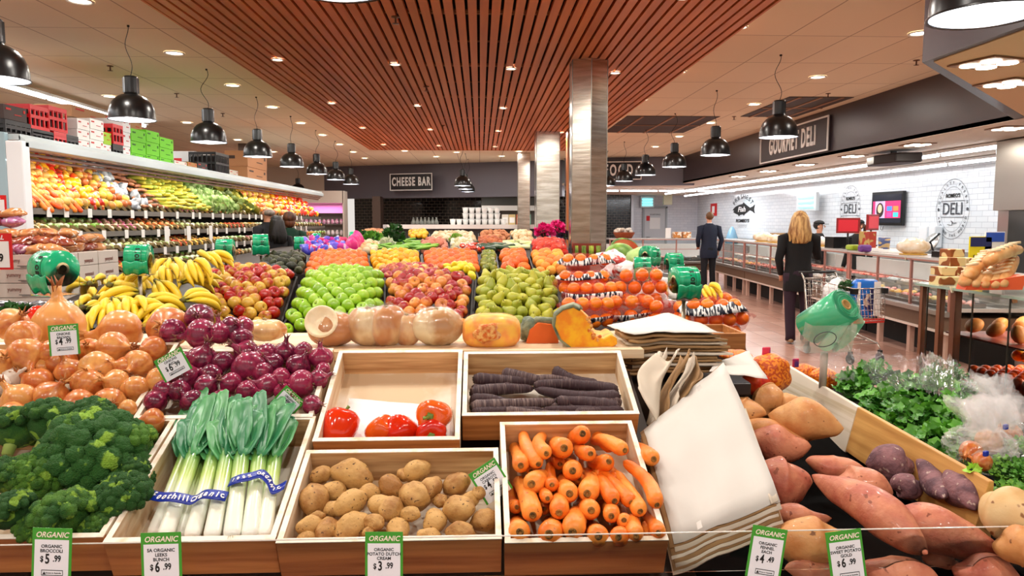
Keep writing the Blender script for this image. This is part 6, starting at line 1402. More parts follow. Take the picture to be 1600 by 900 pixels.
# television
q=Pw(1393,326,8.74); t=thing('wall_television','black framed television on the tiled wall showing a smiling portrait','television',loc=(8.66,q.y,q.z)); t.rotation_euler=(0,0,-PI/2+.12)
MB().bx((-.5,-.03,-.36),(.5,.04,.36)).build('frame',BLACK,t,bevel=.01); MB().bx((-.46,-.034,-.3),(.46,-.031,.3)).build('screen',mat('scr_dark','2a2c34',rough=.12,emit='2c303a',es=.3),t)
b=MB().bx((-.44,-.037,-.2),(.44,-.0345,.16)); b.build('picture_banner',mat('pink_screen','c8285c',emit='d03060',es=.9,rough=.3),t)
MB().bx((-.36,-.040,-.2),(-.04,-.0375,.16)).build('picture_panel',mat('lilac_screen','b8a0c8',emit='b8a0c8',es=.6,rough=.3),t)
b=MB(); b.lathe([(.001,0),(.12,0)],20,cap=False,M=Matrix.Translation((-.2,-.042,-.03))@Matrix.Rotation(PI/2,4,'X')@Matrix.Scale(1.3,4,(0,1,0))); b.build('picture_hair',mat('scr_hair','2a1a14',emit='2a1a14',es=.2),t)
b=MB(); b.lathe([(.001,0),(.07,0)],20,cap=False,M=Matrix.Translation((-.2,-.044,.0))@Matrix.Rotation(PI/2,4,'X')@Matrix.Scale(1.3,4,(0,1,0))); b.build('picture_face',mat('scr_face','e0b090',emit='e0b090',es=.6),t)
for i,(x,z,c) in enumerate([(.1,.0,'3a7ad8'),(.3,.0,'d87a3a'),(.1,-.13,'d83a8a'),(.3,-.13,'3ab8b0')]): MB().bx((x-.08,-.041,z-.05),(x+.08,-.038,z+.05)).build('picture_tile',mat('scr'+c,c,emit=c,es=.7),t)
MB().bx((-.08,.04,-.1),(.08,.16,.1)).build('wall_bracket',DARK,t); MB().tube([(-.2,0,-.36),(-.22,0,-.44),(-.15,0,-.46),(-.12,0,-.37)],.006,6).build('cable',DARK,t)
# marks on the wall
def wallmark(name,label,px,py,w_=1): 
    q=Pw(px,py,WX-.012); t=thing(name,label,'wall sign',loc=q,rot=(0,0,-PI/2)); t['flat']=1; del t['flat']; return t
def ring(b,rx,rz,wd,n=48,y=0):
    for i in range(n):
        a0,a1=2*PI*i/n,2*PI*(i+1)/n; b.add([(rx*math.cos(a0),y,rz*math.sin(a0)),(rx*math.cos(a1),y,rz*math.sin(a1)),((rx-wd)*math.cos(a1),y,(rz-wd)*math.sin(a1)),((rx-wd)*math.cos(a0),y,(rz-wd)*math.sin(a0))],[(0,1,2,3)])
def arctext(t,s,rx,rz,a0,a1,size,m,up=True):
    n=len(s)
    for i,ch in enumerate(s):
        if ch==' ': continue
        a=a0+(a1-a0)*(i+.5)/n; p=(rx*math.cos(a),-.002,rz*math.sin(a)); nn=Vector((math.cos(a)/rx,0,math.sin(a)/rz)).normalized()
        y=nn if up else -nn; z=Vector((0,-1,0)); x=y.cross(z); text('lettering',ch,size,m,t,p,Matrix((x,y,z)).transposed().to_euler(),ext=.001,off=.001)
GRY=mat('mark_grey','3c4048',rough=.5)
for px,sc_2,lab in [(1488,1.0,'large oval DELI mark on the white tiled wall right of the television'),(1328,1.0,'oval DELI mark on the white tiled wall left of the television')]:
    t=wallmark('deli_mark',lab,px,327); b=MB(); ring(b,.36*1.35,.56,.008); ring(b,.26*1.35,.42,.006); b.bx((-.34,-.002,.15),(.34,.001,.158)).bx((-.34,-.002,-.15),(.34,.001,-.142))
    for s in (-1,1): b.ball((s*.42,0,0),(.03,.002,.03),8,6)
    b.build('outline',GRY,t); text('lettering','DELI',.32,GRY,t,(0,-.002,0),off=.001,ext=.001,sx=.95); text('lettering',"ROMEO'S",.1,BLKINK,t,(0,-.002,.25),off=.003,ext=.001); arctext(t,'QUALITY FRESH',.31*1.35,.49,PI*.95,PI*.05,.075,GRY); arctext(t,'AROUND THE WORLD',.31*1.35,.49,PI*1.08,PI*1.92,.07,GRY,False)
    MB().tube([(-.12,-.003,-.28),(.0,-.003,-.3),(.04,-.003,-.24),(-.02,-.003,-.21),(.02,-.003,-.26),(.14,-.003,-.25)],.006,6).build('flourish',GRY,t)
t=wallmark('seafood_mark','black fish mark with FRESHEST arched above on the white tiled wall',1160,329)
t.scale=(2.3,1,1.15)
fish=[(-.42,.02),(-.36,.08),(-.28,.13),(-.15,.17),(.0,.19),(.04,.24),(.1,.19),(.2,.13),(.3,.07),(.4,.1),(.48,.16),(.45,.03),(.49,-.1),(.4,-.04),(.3,.0),(.2,-.05),(.1,-.1),(.06,-.15),(.02,-.11),(-.1,-.13),(-.14,-.17),(-.18,-.12),(-.3,-.08),(-.4,-.03),(-.34,.0)]
MB().prism([(x,y) for x,y in fish],-.001,.003,M=Matrix.Rotation(PI/2,4,'X')).build('fish_shape',BLKINK,t)
text('lettering','Fish',.2,WHT,t,(-.03,-.005,.03),off=.004,ext=.001,shear=.2); text('lettering',"ROMEO'S",.13,BLKINK,t,(0,-.002,-.3),off=.004,ext=.001,shear=.2); arctext(t,'FRESHEST',.42,.4,PI*.86,PI*.14,.17,GRY)
b=MB()
for zz in (-.42,-.47): b.tube([(-.2+.05*k,-.001,zz+.012*(-1)**k) for k in range(9)],.004,4)
b.build('wave_lines',GRY,t)
# insect lamps, alarm sign, exit box
BL=mat('uv_blue','a8f0f8',emit='6fe8f0',es=1.6)
def zapper(loc,rz,label):
    t=thing('insect_lamp',label,'insect lamp',loc=loc,rot=(0,0,rz)); MB().bx((-.4,0,-.28),(.4,.14,.28)).build('casing',mat('zap_white','dfe4e6',rough=.4),t,bevel=.02)
    b=MB()
    for k in range(3): b.tube([(-.3,-.01,-.15+.14*k),(.3,-.01,-.15+.14*k)],.045,8)
    b.build('blue_tubes',BL,t); return t
q=P(1018,309,28.7); zq=zapper((q.x,29.4,2.4),0,'insect lamp glowing blue on the wall beside the grey door'); zq.scale=(.68,.8,.8); q=Pw(1270,314,8.6); zp=zapper((8.42,q.y,q.z-.02),-PI/2+.35,'insect lamp glowing blue on the tiled wall above the blonde woman'); zp.scale=(.85,.85,.85)
q=P(1043,312,28.8); bxo('alarm_box','cream alarm box right of the blue insect lamp by the door','alarm box',(q.x,28.8,q.z-.2),(.35,.15,.5),mat('alarm_cream','d8d8b8',rough=.5),bev=.02)
q=Pw(1115,328,WX-.02); t=bxo('fire_sign','small red fire sign on the tiled wall above the man in the suit','sign',(q.x,q.y,q.z-.22),(.02,.7,.46),REDINK)
MB().bx((-.014,-.15,.1),(-.011,.15,.36)).build('symbol',WHITE,t)
t=thing('ceiling_projector','black object hanging under the deli ceiling between the tubes','projector',loc=(6.25,11.0,FZ-.12)); MB().prism([(-.2,-.4),(.15,-.5),(.25,-.1),(.2,.4),(-.15,.5),(-.25,.1)],-.08,.06).build('casing',mat('proj_black','1c1416',rough=.5),t,bevel=.02); MB().bx((-.03,-.03,.06),(.03,.03,.12)).build('mount',DARK,t)
# shelf unit and oven hood at the right edge
HX=6.62
t=thing('oven_hood','stainless oven flue with black canopy at the right edge','oven hood',loc=(HX+.4,8.9,0)); MB().bx((-.25,-.2,1.75),(.25,.6,FZ-.02)).build('flue',STEEL,t,bevel=.01); MB().prism([(-.1,2.45),(.9,2.55),(.9,2.4),(.3,2.3)],-.5,.3,M=Matrix.Rotation(PI/2,4,'X')).build('canopy',BLACK,t); MB().bx((-.1,.5,0),(1.5,.7,FZ-.02)).build('oven_body',STEEL,t)
t=thing('jar_shelf_unit','dark shelf unit with jars and packets at the right edge','shelf unit',loc=(HX+.2,8.3,0)); b=MB()
for z in (1.28,1.6): b.bx((-.1,-.25,z-.02),(1.4,.2,z))
b.build('shelf_board',mat('shelf_grey','6a6866',rough=.4),t); MB().bx((.0,.15,0),(1.4,.2,1.66)).build('unit_back',DARK,t)
for k in range(6):
    b=MB().lathe([(.055,0),(.06,.02),(.06,.12),(.045,.15)],14); b.lathe([(.05,.15),(.05,.17),(.001,.171)],14,mi=1); b.build('food_jar',[mat('jar_%d'%(k%3),['b8402c','6a5a20','7c4a24'][k%3],rough=.2,coat=.4,c2='d8c89a',scale=16),mat('jar_lid','b8a05c',rough=.4,metal=.4)],loc=(HX+.17+.13*k,8.15,1.6))
    tag(bpy.data.objects[[o.name for o in COL.objects if o.name.startswith('food_jar')][-1]],'glass food jar on the right hand shelf unit, %s from left'%ORD[k],'jar','jars on the right shelf unit')
    o=MB().ball((0,0,.07),(.06,.05,.07),10,8,fn=lump(k,.3)).build('bread_packet',mat('brpk','d8b49a',rough=.3,c2='d85a4a',scale=10,detail=1),loc=(HX+.17+.13*k,8.15,1.28)); tag(o,'packet on the lower board of the right shelf unit, %s from left'%ORD[k],'packet','packets on the right shelf unit')
# ================================================================== TROLLEY
WIRE=mat('trolley_wire','c9c6c0',rough=.25,metal=.9)
tr_=thing('shopping_trolley','wire shopping trolley with shopping beside the deli counter','trolley',loc=(4.36,8.0,0),rot=(0,0,.22)); b=MB()
def bk(u,v,s): # basket surface: u along length 0..1, v height 0..1
    wd=(.2+.05*u)*(.86+.14*v); return Vector((s*wd,.02+.82*u-.05*(1-v)*(1-u),.5+.36*v+.06*u*v))
for s in (-1,1):
    for k in range(9): b.tube([bk(k/8,0,s),bk(k/8,1,s)],.003,5)
    for k in range(9): b.tube([bk(0,k/8,s),bk(1,k/8,s)],.003 if k<8 else .007,5)
for e in (0,1):
    for k in range(7): b.tube([bk(e,k/6,-1),bk(e,k/6,1)],.003 if k<6 else .007,5)
    for k in range(9):
        x=-1+2*k/8; b.tube([bk(e,0,1)*(1)*1 if False else Vector((bk(e,0,1).x*x,bk(e,0,1).y,bk(e,0,1).z)),Vector((bk(e,1,1).x*x,bk(e,1,1).y,bk(e,1,1).z))],.003,5)
for k in range(9):
    x=-1+2*k/8; b.tube([Vector((bk(0,0,1).x*x,bk(0,0,1).y,.5)),Vector((bk(1,0,1).x*x,bk(1,0,1).y,.5))],.003,5)
b.build('basket',WIRE,tr_)
b=MB()
for s in (-1,1): b.tube([(s*.24,.9,.98),(s*.24,.84,.9),(s*.22,.8,.5),(s*.2,.55,.3),(s*.2,.1,.22),(s*.2,.05,.16)],.011,8); b.tube([(s*.22,.8,.5),(s*.24,.8,.16)],.011,8); b.tube([(s*.2,.1,.22),(s*.23,.78,.24)],.008,6)
for y,z,w2 in ((.1,.22,.2),(.3,.23,.21),(.5,.235,.22),(.7,.24,.225)): b.tube([(-w2,y,z),(w2,y,z)],.006,6)
b.build('chassis',WIRE,tr_); MB().tube([(-.26,.92,.985),(.26,.92,.985)],.016,10).build('push_handle',DARK,tr_); MB().bx((-.2,.0,.47),(.2,.02,.52)).build('front_bumper',mat('bumper_red','d0342c',rough=.4),tr_,bevel=.005)
b=MB()
for s in (-1,1): b.box((s*.2,.03,.83),(.07,.05,.06))
b.build('corner_cap',BLACK,tr_)
for s in (-1,1):
    for y in (.05,.8): MB().lathe([(.02,-.014),(.055,-.014),(.06,-.008),(.06,.008),(.055,.014),(.02,.014)],18,M=Matrix.Translation((s*.2,y,.062))@Matrix.Rotation(PI/2,4,'Y')).bx((s*.2-.018,y-.02,.06),(s*.2+.018,y+.02,.15)).build('caster',DARK,tr_)
Mt=Matrix.Translation((4.36,8.0,0))@Matrix.Rotation(.22,4,'Z')
t=thing('nappy_pack','blue and white plastic pack standing in the trolley','package',loc=Mt@Vector((.02,.12,.51)),rot=(0,0,.22)); MB().ball((0,0,.23),(.17,.07,.22),24,16,fn=lambda d:(abs(d.x)**5+abs(d.y)**5+abs(d.z)**5)**(-.2)).build('pack',mat('pack_blue','1f6fd0',rough=.2,coat=.4),t)
MB().bx((.06,-.074,.04),(.15,-.071,.42)).bx((-.16,-.074,.04),(-.12,-.071,.42)).build('white_sides',WHITE,t); MB().ball((-.01,-.072,.2),(.07,.006,.09),16,10).build('round_picture',mat('pack_photo','d8c0b0',rough=.4,c2='3a3a7a',scale=18,lo=.48,hi=.52),t); MB().bx((-.0,-.08,.08),(.05,-.078,.34)).build('dark_stripe',mat('navy_stripe','1a2258',rough=.3),t)
for k,(x,y,z) in enumerate([(-.1,.42,.72),(.05,.45,.74),(-.02,.58,.76)]): 
    o=MB().ball((0,0,0),(.13,.12,.16),16,12,fn=lump(k+9,.35)).build('carrier_bag',mat('carrier_white','eef0f2',rough=.3,coat=.3),loc=Mt@Vector((x,y,z))); tag(o,'white carrier bag in the trolley, %s one'%['left','right','rear'][k],'carrier bag','carrier bags in the trolley')
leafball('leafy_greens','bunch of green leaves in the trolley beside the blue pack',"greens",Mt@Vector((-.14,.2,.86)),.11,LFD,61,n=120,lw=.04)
# ================================================================== GLASS BREAD CASE
GX=2.85; TIM=mat('case_timber','7c4e36',rough=.45,c2='5c3524',scale=6,stretch=(1,1,.1))
gc=thing('glass_bread_case','timber and glass food case at the right edge','display case',loc=(GX,3.0,0))
MB().bx((.0,-.6,0),(1.3,1.66,.56)).build('base',TIM,gc); MB().bx((-.03,-.6,.56),(1.32,1.68,.60)).build('base_rail',mat('rail_brown','8a6450',rough=.3),gc,bevel=.01)
for y,w2 in ((1.62,.03),(1.44,.035),(1.30,.045),(-.55,.04)): MB().bx((.0,y-w2/2,.6),(w2,y+w2/2,1.19)).build('timber_post',TIM,gc)
for y in (1.55,1.12,.82,.3,-.2): MB().bx((-.003,y-.003,.6),(.006,y+.003,1.19)).build('glass_joint',mat('joint_dark','2c2a22',rough=.3),gc)
MB().bx((.002,-.55,.6),(.008,1.64,1.19)).build('glass_side',GLASS,gc)
MB().bx((-.01,-.6,1.19),(1.32,1.68,1.205)).build('glass_top',mat('green_glass','9cb0a0',rough=.1,spec=.8),gc); MB().bx((.1,-.5,.9),(1.2,1.5,.91)).build('inner_shelf',mat('shelf_red','8a3a2c',rough=.4),gc)
light('AREA','case_light',(.5,.6,.89),12,(1,.8,.6),1.6,rot=(0,0,PI/2),sy=.06,parent=gc); light('AREA','case_light',(.5,.6,1.17),14,(1,.8,.6),1.6,rot=(0,0,PI/2),sy=.06,parent=gc)  # light beneath the inner shelf is added to brighten the food, no fitting there
BRD=mat('bread_crust','c97f3e',c2='e0b070',scale=16,rough=.5,lo=.4,hi=.65,bump=.2)
random.seed(14); pr=mk_round('bread_roll','bread',BRD,BALL,False)
for i in range(8):
    for j in range(3): put(pr,loc=(GX+.2+.16*j,3.05+.19*i,.965),rot=rndrot(),scale=(1.5,1.5,1.1),label='crusty bread roll, %s along, row %s, inner shelf of the glass case'%(ordn(i),['one','two','three'][j]),group='rolls in the glass case')
pr=mk_round('mandarin','mandarin',MAN,BALL,False)
for i in range(9):
    for j in range(5):
        for l in range(2): put(pr,loc=(GX+.14+.075*j+.03*l,3.72+.075*i,.64+.055*l),rot=rndrot(),scale=.95,label='mandarin, %s along, %s across, %s layer, in the glass case'%(ordn(i),ordn(j),ordn(l)),group='mandarins in the glass case')
pr=mk_round('lemon','lemon',LEM,LEMP,False)
for i in range(14): put(pr,loc=(GX+.42+random.uniform(-.12,.12),3.95+random.uniform(-.25,.25),.78+random.uniform(0,.06)),rot=rndrot(),scale=1.2,label='yellow fruit on top of the mandarins, %s one, glass case'%ordn(i),group='yellow fruit in the glass case')
t=thing('terracotta_bowl','orange bowl of nuts inside the glass case','bowl',loc=(GX+.2,3.38,.60)); MB().lathe([(.09,0),(.15,.16),(.16,.165),(.15,.15),(.001,.13)],24).build('bowl',mat('terracotta','c8602c',rough=.4),t)
b=MB()
for k in range(30): b.ball((random.uniform(-.1,.1),random.uniform(-.1,.1),.15+random.uniform(0,.02)),(.02,.016,.014),8,6)
b.build('nuts',mat('nuts','a8683c',rough=.6),t)
bxo('price_plate','small black price plate on the orange bowl','price card',(GX+.07,3.52,.72),(.01,.09,.08),BLKINK)
bxo('lidded_tub','purple brown tub with white lid behind the bowl','tub',(GX+.28,3.62,.76),(.16,.16,.1),mat('plum','5c3038',rough=.4),bev=.02)
# baguettes and boxes on the top
BAG_=mat('baguette_crust','d08a48',c2='e8bc80',scale=14,rough=.5,stretch=(1,.5,1),lo=.4,hi=.65,bump=.3,bscale=40)
b=MB().tube([(0,-.26,0),(0,-.24,0),(0,-.12,.01),(0,0,.012),(0,.12,.01),(0,.24,0),(0,.27,0)],[.008,.026,.034,.036,.034,.026,.006],12,flat=.85)
for k in range(6): b.tube([(-.02,-.18+.07*k,.036),(.02,-.15+.07*k,.04)],[.006,.006],6,mi=1)
bg=tag(b.build('baguette',[BAG_,mat('score_pale','f0d8b0',rough=.6)]),'baguette','bread')
for k,(x0,y0,x1_,y1) in enumerate([(1505,446,1535,414),(1519,449,1549,412),(1534,450,1562,412),(1549,451,1573,410),(1563,449,1584,405),(1512,436,1545,402),(1542,412,1592,392)]):
    a=P(x0,y0,3.85); c=P(x1_,y1,4.25); put(bg,loc=(a+c)/2+Vector((0,0,.01)),rot=align(c-a),scale=(1.25,(c-a).length/.54,1.25),label='baguette leaning on the glass case, %s from left'%ORD[k] if k<6 else 'baguette lying on top of the leaning ones',group='baguettes on the glass case')
t=thing('bread_holder','orange red paper holder round the baguette ends','bread holder',loc=P(1545,452,3.9)); MB().prism([(-.16,0),(.16,.0),(.18,.08),(-.15,.03)],-.04,.04,M=Matrix.Rotation(PI/2,4,'X')).build('sleeve',mat('orange_card','e0582c',rough=.5),t)
GIR=mat('giraffe_card','e0c690',rough=.5,c2='8a4a1c',scale=16,detail=0,lo=.52,hi=.56)
for k,(x0,x1_,y0,y1,D) in enumerate([(1485,1508,389,402,4.75),(1484,1509,402,416,4.7),(1471,1497,417,431,4.55),(1498,1516,417,431,4.62),(1469,1515,432,446,4.5),(1510,1531,403,416,4.85)]):
    a=P(x0,y1,D); c=P(x1_,y0,D); bxo('patterned_box','brown spotted gift box on the glass case, %s'%['topmost','second from top','left in the third layer','right in the third layer','long bottom one','to the right of the second'][k],'box',((a.x+c.x)/2,D+.06,a.z),(c.x-a.x,.12,c.z-a.z-.002),GIR,grp='spotted boxes on the glass case')
t=thing('promo_sign','yellow and navy promotion sign standing behind the baguettes','sign',loc=P(1532,392,5.0)); MB().bx((-.08,0,-.16),(.08,.01,.1)).build('board',mat('sign_yellow','e8d820',rough=.4),t); MB().bx((-.075,-.003,.03),(.075,0,.095)).build('navy_header',mat('navy','24285c',rough=.4),t); text('lettering','BREAD\n2 for 4.00',.035,BLKINK,t,(0,-.004,-.06),off=.0005)
t=thing('promo_sign','white and blue price sign right of the yellow one','sign',loc=P(1554,389,5.0)); MB().bx((-.07,0,-.17),(.07,.01,.12)).build('board',WHITE,t); MB().bx((-.065,-.003,.05),(.065,0,.115)).bx((-.065,-.003,-.06),(.065,0,.0)).build('blue_bars',mat('bar_blue','2c50b0',rough=.4),t)
pr=tag(MB().bx((-.035,-.002,-.02),(.035,.002,.02)).build('yellow_ticket',[mat('tick_y','f0e8c8',rough=.4)]),'t','ticket')
for x,y,D,l in [(1497,452,4.3,'near the spotted boxes'),(1593,468,3.85,'at the right edge'),(1420,404,8.9,'on the wrapped loaf')]: put(pr,loc=P(x,y,D)+Vector((-.03,0,0)),rot=Euler((-.3,0,.6)),label='small pale price ticket '+l)
# ================================================================== PAPER BAGS
PB1=mat('kraft_pale','d9cfbe',rough=.7,c2='c9bda8',scale=3,bump=.15,bscale=12); PB2=mat('kraft_brown','a88458',rough=.75,c2='8a6a44',scale=8); PB3=mat('paper_white','cfccc4',rough=.65,bump=.1,bscale=10); SHEETS=mat('paper_edges','b59468',c2='5c4228',rough=.8,scale=30,stretch=(.05,.05,6),lo=.35,hi=.6)
def C4(*q): return [q[0],q[1],q[2],q[3]]
def layer(corn,th,m,label,seed,amp=.006,nu=10,nv=10,bulge=0,grp='paper bags of the big stack',name='paper_bag'):
    o=quadsheet(corn,nu,nv,amp,seed,th=th,bulge=bulge).build(name,m); return tag(o,label,'paper bag',grp)
def ptl(x,y,D,dz=0): p=P(x,y,D); return p+Vector((0,0,dz))
# near stack lying over the crate side: corners near-left, near-right, far-right, far-left
base_=[ptl(1050,850,1.38),ptl(1216,784,1.44),ptl(1128,566,1.92),ptl(1003,672,1.70)]
nl=9
for k in range(nl):
    dz=-.006*k; jx=random.Random(k).uniform(-.006,.006); c=[p+Vector((jx,-.0035*k*(1 if i<2 else 0),dz)) for i,p in enumerate(base_)]
    layer(c,.0045 if k else .0015,PB3 if k==0 else (PB2 if k%2 else PB1),'large pale paper bag lying on top of the near stack' if k==0 else 'paper bag %s in the near stack, under the top one'%ORD[k],2.0,amp=.012,bulge=.012)
layer([p+Vector((0,0,.004)) for p in (ptl(1205,790,1.43),ptl(1217,784,1.44),ptl(1165,640,1.75),ptl(1152,640,1.75))],.003,PB1,'narrow folded bag edge along the right of the near stack',9,amp=.002)
# loose upright bags between the stacks
def upright(x0,y0,x1,y1,xt0,yt0,xt1,yt1,D,label,m,seed,depth=.0):
    a,b_,c,d=ptl(x0,y0,D),ptl(x1,y1,D-.02),ptl(xt1,yt1,D+.12),ptl(xt0,yt0,D+.12)
    def f(u,v):
        p=a*(1-u)*(1-v)+b_*u*(1-v)+c*u*v+d*(1-u)*v; s=math.sin(PI*u)
        return p+Vector((.012*math.sin(v*5+seed),-.03*s*(1-.4*v)+.01*noise.noise(Vector((u*3,v*4,seed))),.012*math.sin(u*6+seed)*v))
    tag(MB().sheet(f,14,14,.004).build('paper_bag',m),label,'paper bag','loose folded paper bags')
upright(1003,662,1012,655,1030,555,1044,548,1.78,'crumpled loose paper bag standing leftmost between the stacks',PB1,1)
upright(990,606,1022,664,1020,558,1058,552,1.76,'broad curved paper bag drooping over the black carrot crate',PB1,2)
upright(1022,664,1046,630,1056,555,1072,550,1.80,'second loose paper bag, folded upright',PB2,3)
upright(1030,655,1066,618,1072,552,1082,556,1.82,'third loose paper bag, folded upright',PB1,4)
upright(1046,640,1086,600,1080,552,1096,570,1.84,'fourth loose paper bag at the right of the upright ones',PB2,5)
# flat stack behind
top=[ptl(966,522,2.12),ptl(1122,524,2.15),ptl(1138,512,2.5),ptl(1040,489,2.62)]
top=[ptl(962,520,2.10),ptl(1128,524,2.12),ptl(1112,506,2.48),ptl(1046,488,2.75)]
top=[ptl(975,519,2.08),ptl(1128,519,2.15),ptl(1046,489,2.70),ptl(953,508,2.30)]
for k in range(12):
    rr=random.Random(k+50); c=[p+Vector((rr.uniform(-.012,.014)+(.006*k if k<7 else 0)*(1 if i in(1,) else .2),rr.uniform(-.008,.008),-.0105*k)) for i,p in enumerate(top)]
    layer(c,.007 if k else .0015,PB3 if k==0 else (PB2 if k%3 else PB1),'large flat paper bag on top of the stack behind the pumpkin wedge' if k==0 else 'paper bag %s in the flat stack behind the crates'%ORD[k-1+1 if k<11 else 11],5.0,amp=.01,grp='paper bags of the flat stack')
st=thing('bag_stand','dark stand under the flat stack of paper bags','stand',loc=(.62,2.3,0)); zlow=min(p.z for p in top)-.14
MB().bx((-.2,-.2,0),(.2,.25,zlow)).build('stand_body',mat('stand_dark'),st)
# white triangular sheet to the right
a,b2,c,d=ptl(1108,580,2.02),ptl(1200,592,1.98),ptl(1203,586,2.05),ptl(1170,548,2.3)
layer([a,b2,d,ptl(1118,566,2.2)],.001,PB3,'white pointed paper bag lying over the black box and the netted oranges',21,amp=.004)
# wood crate behind
q=P(1131,549,2.75); t=thing('timber_box','orange timber box corner behind the flat paper stack','crate',loc=(q.x,2.75,q.z)); MB().bx((-.1,0,0),(.085,.012,.07)).bx((.073,.012,0),(.085,.25,.07)).bx((-.1,.012,0),(-.09,.25,.07)).bx((-.1,.24,0),(.085,.25,.07)).build('box_walls',PINEF,t,bevel=.002)
# black box (scale)
q=P(1127,618,1.98); t=thing('weighing_scale','black flat box beside the sweet potatoes','scale',loc=(q.x,1.98,q.z),rot=(.0,0,-.03)); MB().bx((0,0,0),(.083,.13,.034)).build('body',BLACK,t,bevel=.003); MB().bx((.004,.004,.034),(.079,.126,.036)).build('top_plate',mat('plate_grey','3c4046',rough=.3),t)
# ================================================================== ROOT VEGETABLES
def Cc(px,py,off=0): return Ps(px,py,.93+off,1.3,.17)
bx_=thing('root_bin','black bin holding the sweet potatoes','bin',loc=(.42,1.2,0)); 
b=MB(); b.add([(0,.0,.83),(.62,0,.83),(.62,1.05,1.0),(0,1.05,1.0),(0,0,0),(.62,0,0),(.62,1.05,0),(0,1.05,0)],[(0,1,2,3),(7,6,5,4),(0,4,5,1),(1,5,6,2),(2,6,7,3),(3,7,4,0)]); b.build('bin_body',mat('bin_black','060505',rough=.9,spec=.1),bx_)
bx2=thing('front_bin','black front bin under the nearest sweet potatoes','bin',loc=(.5,1.0,0)); MB().bx((0,.12,0),(1.2,.2,.80)).build('bin_body',mat('bin_black'),bx2)
SPK=mat('sweet_potato_skin','d08a68',c2='b05c48',scale=22,rough=.5,lo=.35,hi=.7,spots='8a4a34',sscale=55,sthr=.33,bump=.3,bscale=60,rshift=.2,coat=.1); SPT=mat('tan_potato_skin','d9a468',c2='c27e44',scale=20,rough=.5,lo=.35,hi=.7,spots='7a4a28',sscale=50,sthr=.32,bump=.2,bscale=60,rshift=.2,coat=.1)
YAM=mat('purple_yam_skin','8a6266',c2='5c4048',scale=30,rough=.75,spots='b09a90',sscale=70,sthr=.36,bump=.7,bscale=60); SWD=mat('swede_skin','e6cf9c',c2='c99a5c',scale=6,rough=.45,spots='8a5c34',sscale=40,sthr=.33,bump=.2,bscale=40)
def tuber(px0,py0,px1,py1,rpx,m,off,label,cat='sweet potato',name='sweet_potato',bend=0,seed=0,fat=.45,off2=None,tip=.35):
    a=Cc(px0,py0,off); c=Cc(px1,py1,off if off2 is None else off2); r=wr(rpx,(a+c)/2)*1.25; d=c-a; L=d.length; s=d.cross(-FW).normalized(); N=18; pts=[];rad=[]
    for i in range(N+1):
        u=i/N; e=math.sin(PI*min(1,max(0,u)))**.55; f=1 if abs(u-fat)<.01 else 1-.35*abs(u-fat)/max(fat,1-fat)
        rr=r*max(.04,e)*(f if i not in(0,N) else .3); rr*=1+.07*noise.noise(Vector((u*5,seed*3.1,0)))
        pts.append(a+d*u+s*(bend*L*math.sin(PI*u))+Vector((0,0,.004*math.sin(u*9+seed)))); rad.append(rr)
    b=MB().tube(pts,rad,20)
    for v in b.v: 
        n=noise.noise(v*28+Vector((seed*5,0,0))); v+=Vector((0,0,1))*n*r*.10
    ctr=(a+c)/2
    for v in b.v: v-=ctr
    return tag(b.build(name,m,loc=ctr,subd=1),label,cat,'root vegetables in the right bin')
T=tuber
T(1130,632,1198,650,19,SPT,.035,'tan sweet potato against the near paper stack, farthest left')
T(1180,616,1222,634,24,SPT,.04,'pale round sweet potato with a dark hole below the netted oranges',seed=1)
T(1205,632,1260,640,18,SPT,.03,'tan sweet potato partly behind the long smooth one',seed=2)
T(1200,648,1319,668,29,SPT,.045,'long smooth tan sweet potato nearest the timber divider',seed=3)
T(1148,660,1262,682,18,SPT,.02,'slim bent tan sweet potato in front of the long smooth one',seed=4,bend=.06)
T(1162,690,1268,700,25,SPK,.01,'orange brown sweet potato left of the dark gap',seed=5)
T(1170,750,1270,755,35,SPK,.0,'thick pink sweet potato touching the paper stack edge',seed=6)
T(1258,722,1355,738,17,SPK,.0,'pink sweet potato half hidden behind two others at the back',seed=7)
T(1292,762,1396,768,31,SPK,.015,'pink sweet potato in the centre, behind the long diagonal one',seed=8)
T(1268,742,1450,865,29,SPK,.05,'long diagonal pink sweet potato crossing the centre of the bin',seed=9,fat=.7,bend=-.04)
T(1372,806,1572,862,33,SPK,.035,'largest sweet potato, lying above the bottom edge at the right',seed=10,fat=.35)
T(1196,802,1300,812,15,SPK,-.01,'thin orange sweet potato left of the diagonal one',seed=11)
T(1200,848,1338,852,37,SPT,.0,'orange sweet potato behind the two price cards',seed=12)
T(1225,890,1310,895,16,SPK,-.02,'sweet potato cut by the bottom edge between the price cards',seed=13)
T(1340,888,1470,905,24,SPK,.0,'sweet potato cut by the bottom edge right of the price cards',seed=14)
T(1486,890,1596,900,25,SPK,.0,'red skinned sweet potato at the bottom right',seed=15)
T(1440,868,1500,880,13,SPK,-.02,'small sweet potato end below the diagonal one',seed=16)
T(1352,722,1432,728,25,YAM,.02,'rounded purple brown yam, largest of the four yams','yam','purple_yam',seed=17,fat=.5)
T(1390,757,1446,762,18,YAM,.01,'small round purple yam below the largest one','yam','purple_yam',seed=18)
T(1432,718,1474,780,16,YAM,.05,'bent purple yam standing between two others','yam','purple_yam',seed=19,bend=-.1)
T(1480,738,1524,796,22,YAM,.055,'purple yam nearest the cream swede','yam','purple_yam',seed=20)
T(1536,778,1625,832,36,SWD,.085,'cream swede with a brown scar at the right edge','swede','swede',seed=21)
T(1550,848,1640,864,26,SPT,.07,'pale orange root below the cream swede','root','root_vegetable',seed=22)
T(1420,846,1520,842,12,SPK,-.03,'sweet potato hidden under the largest one',seed=23)
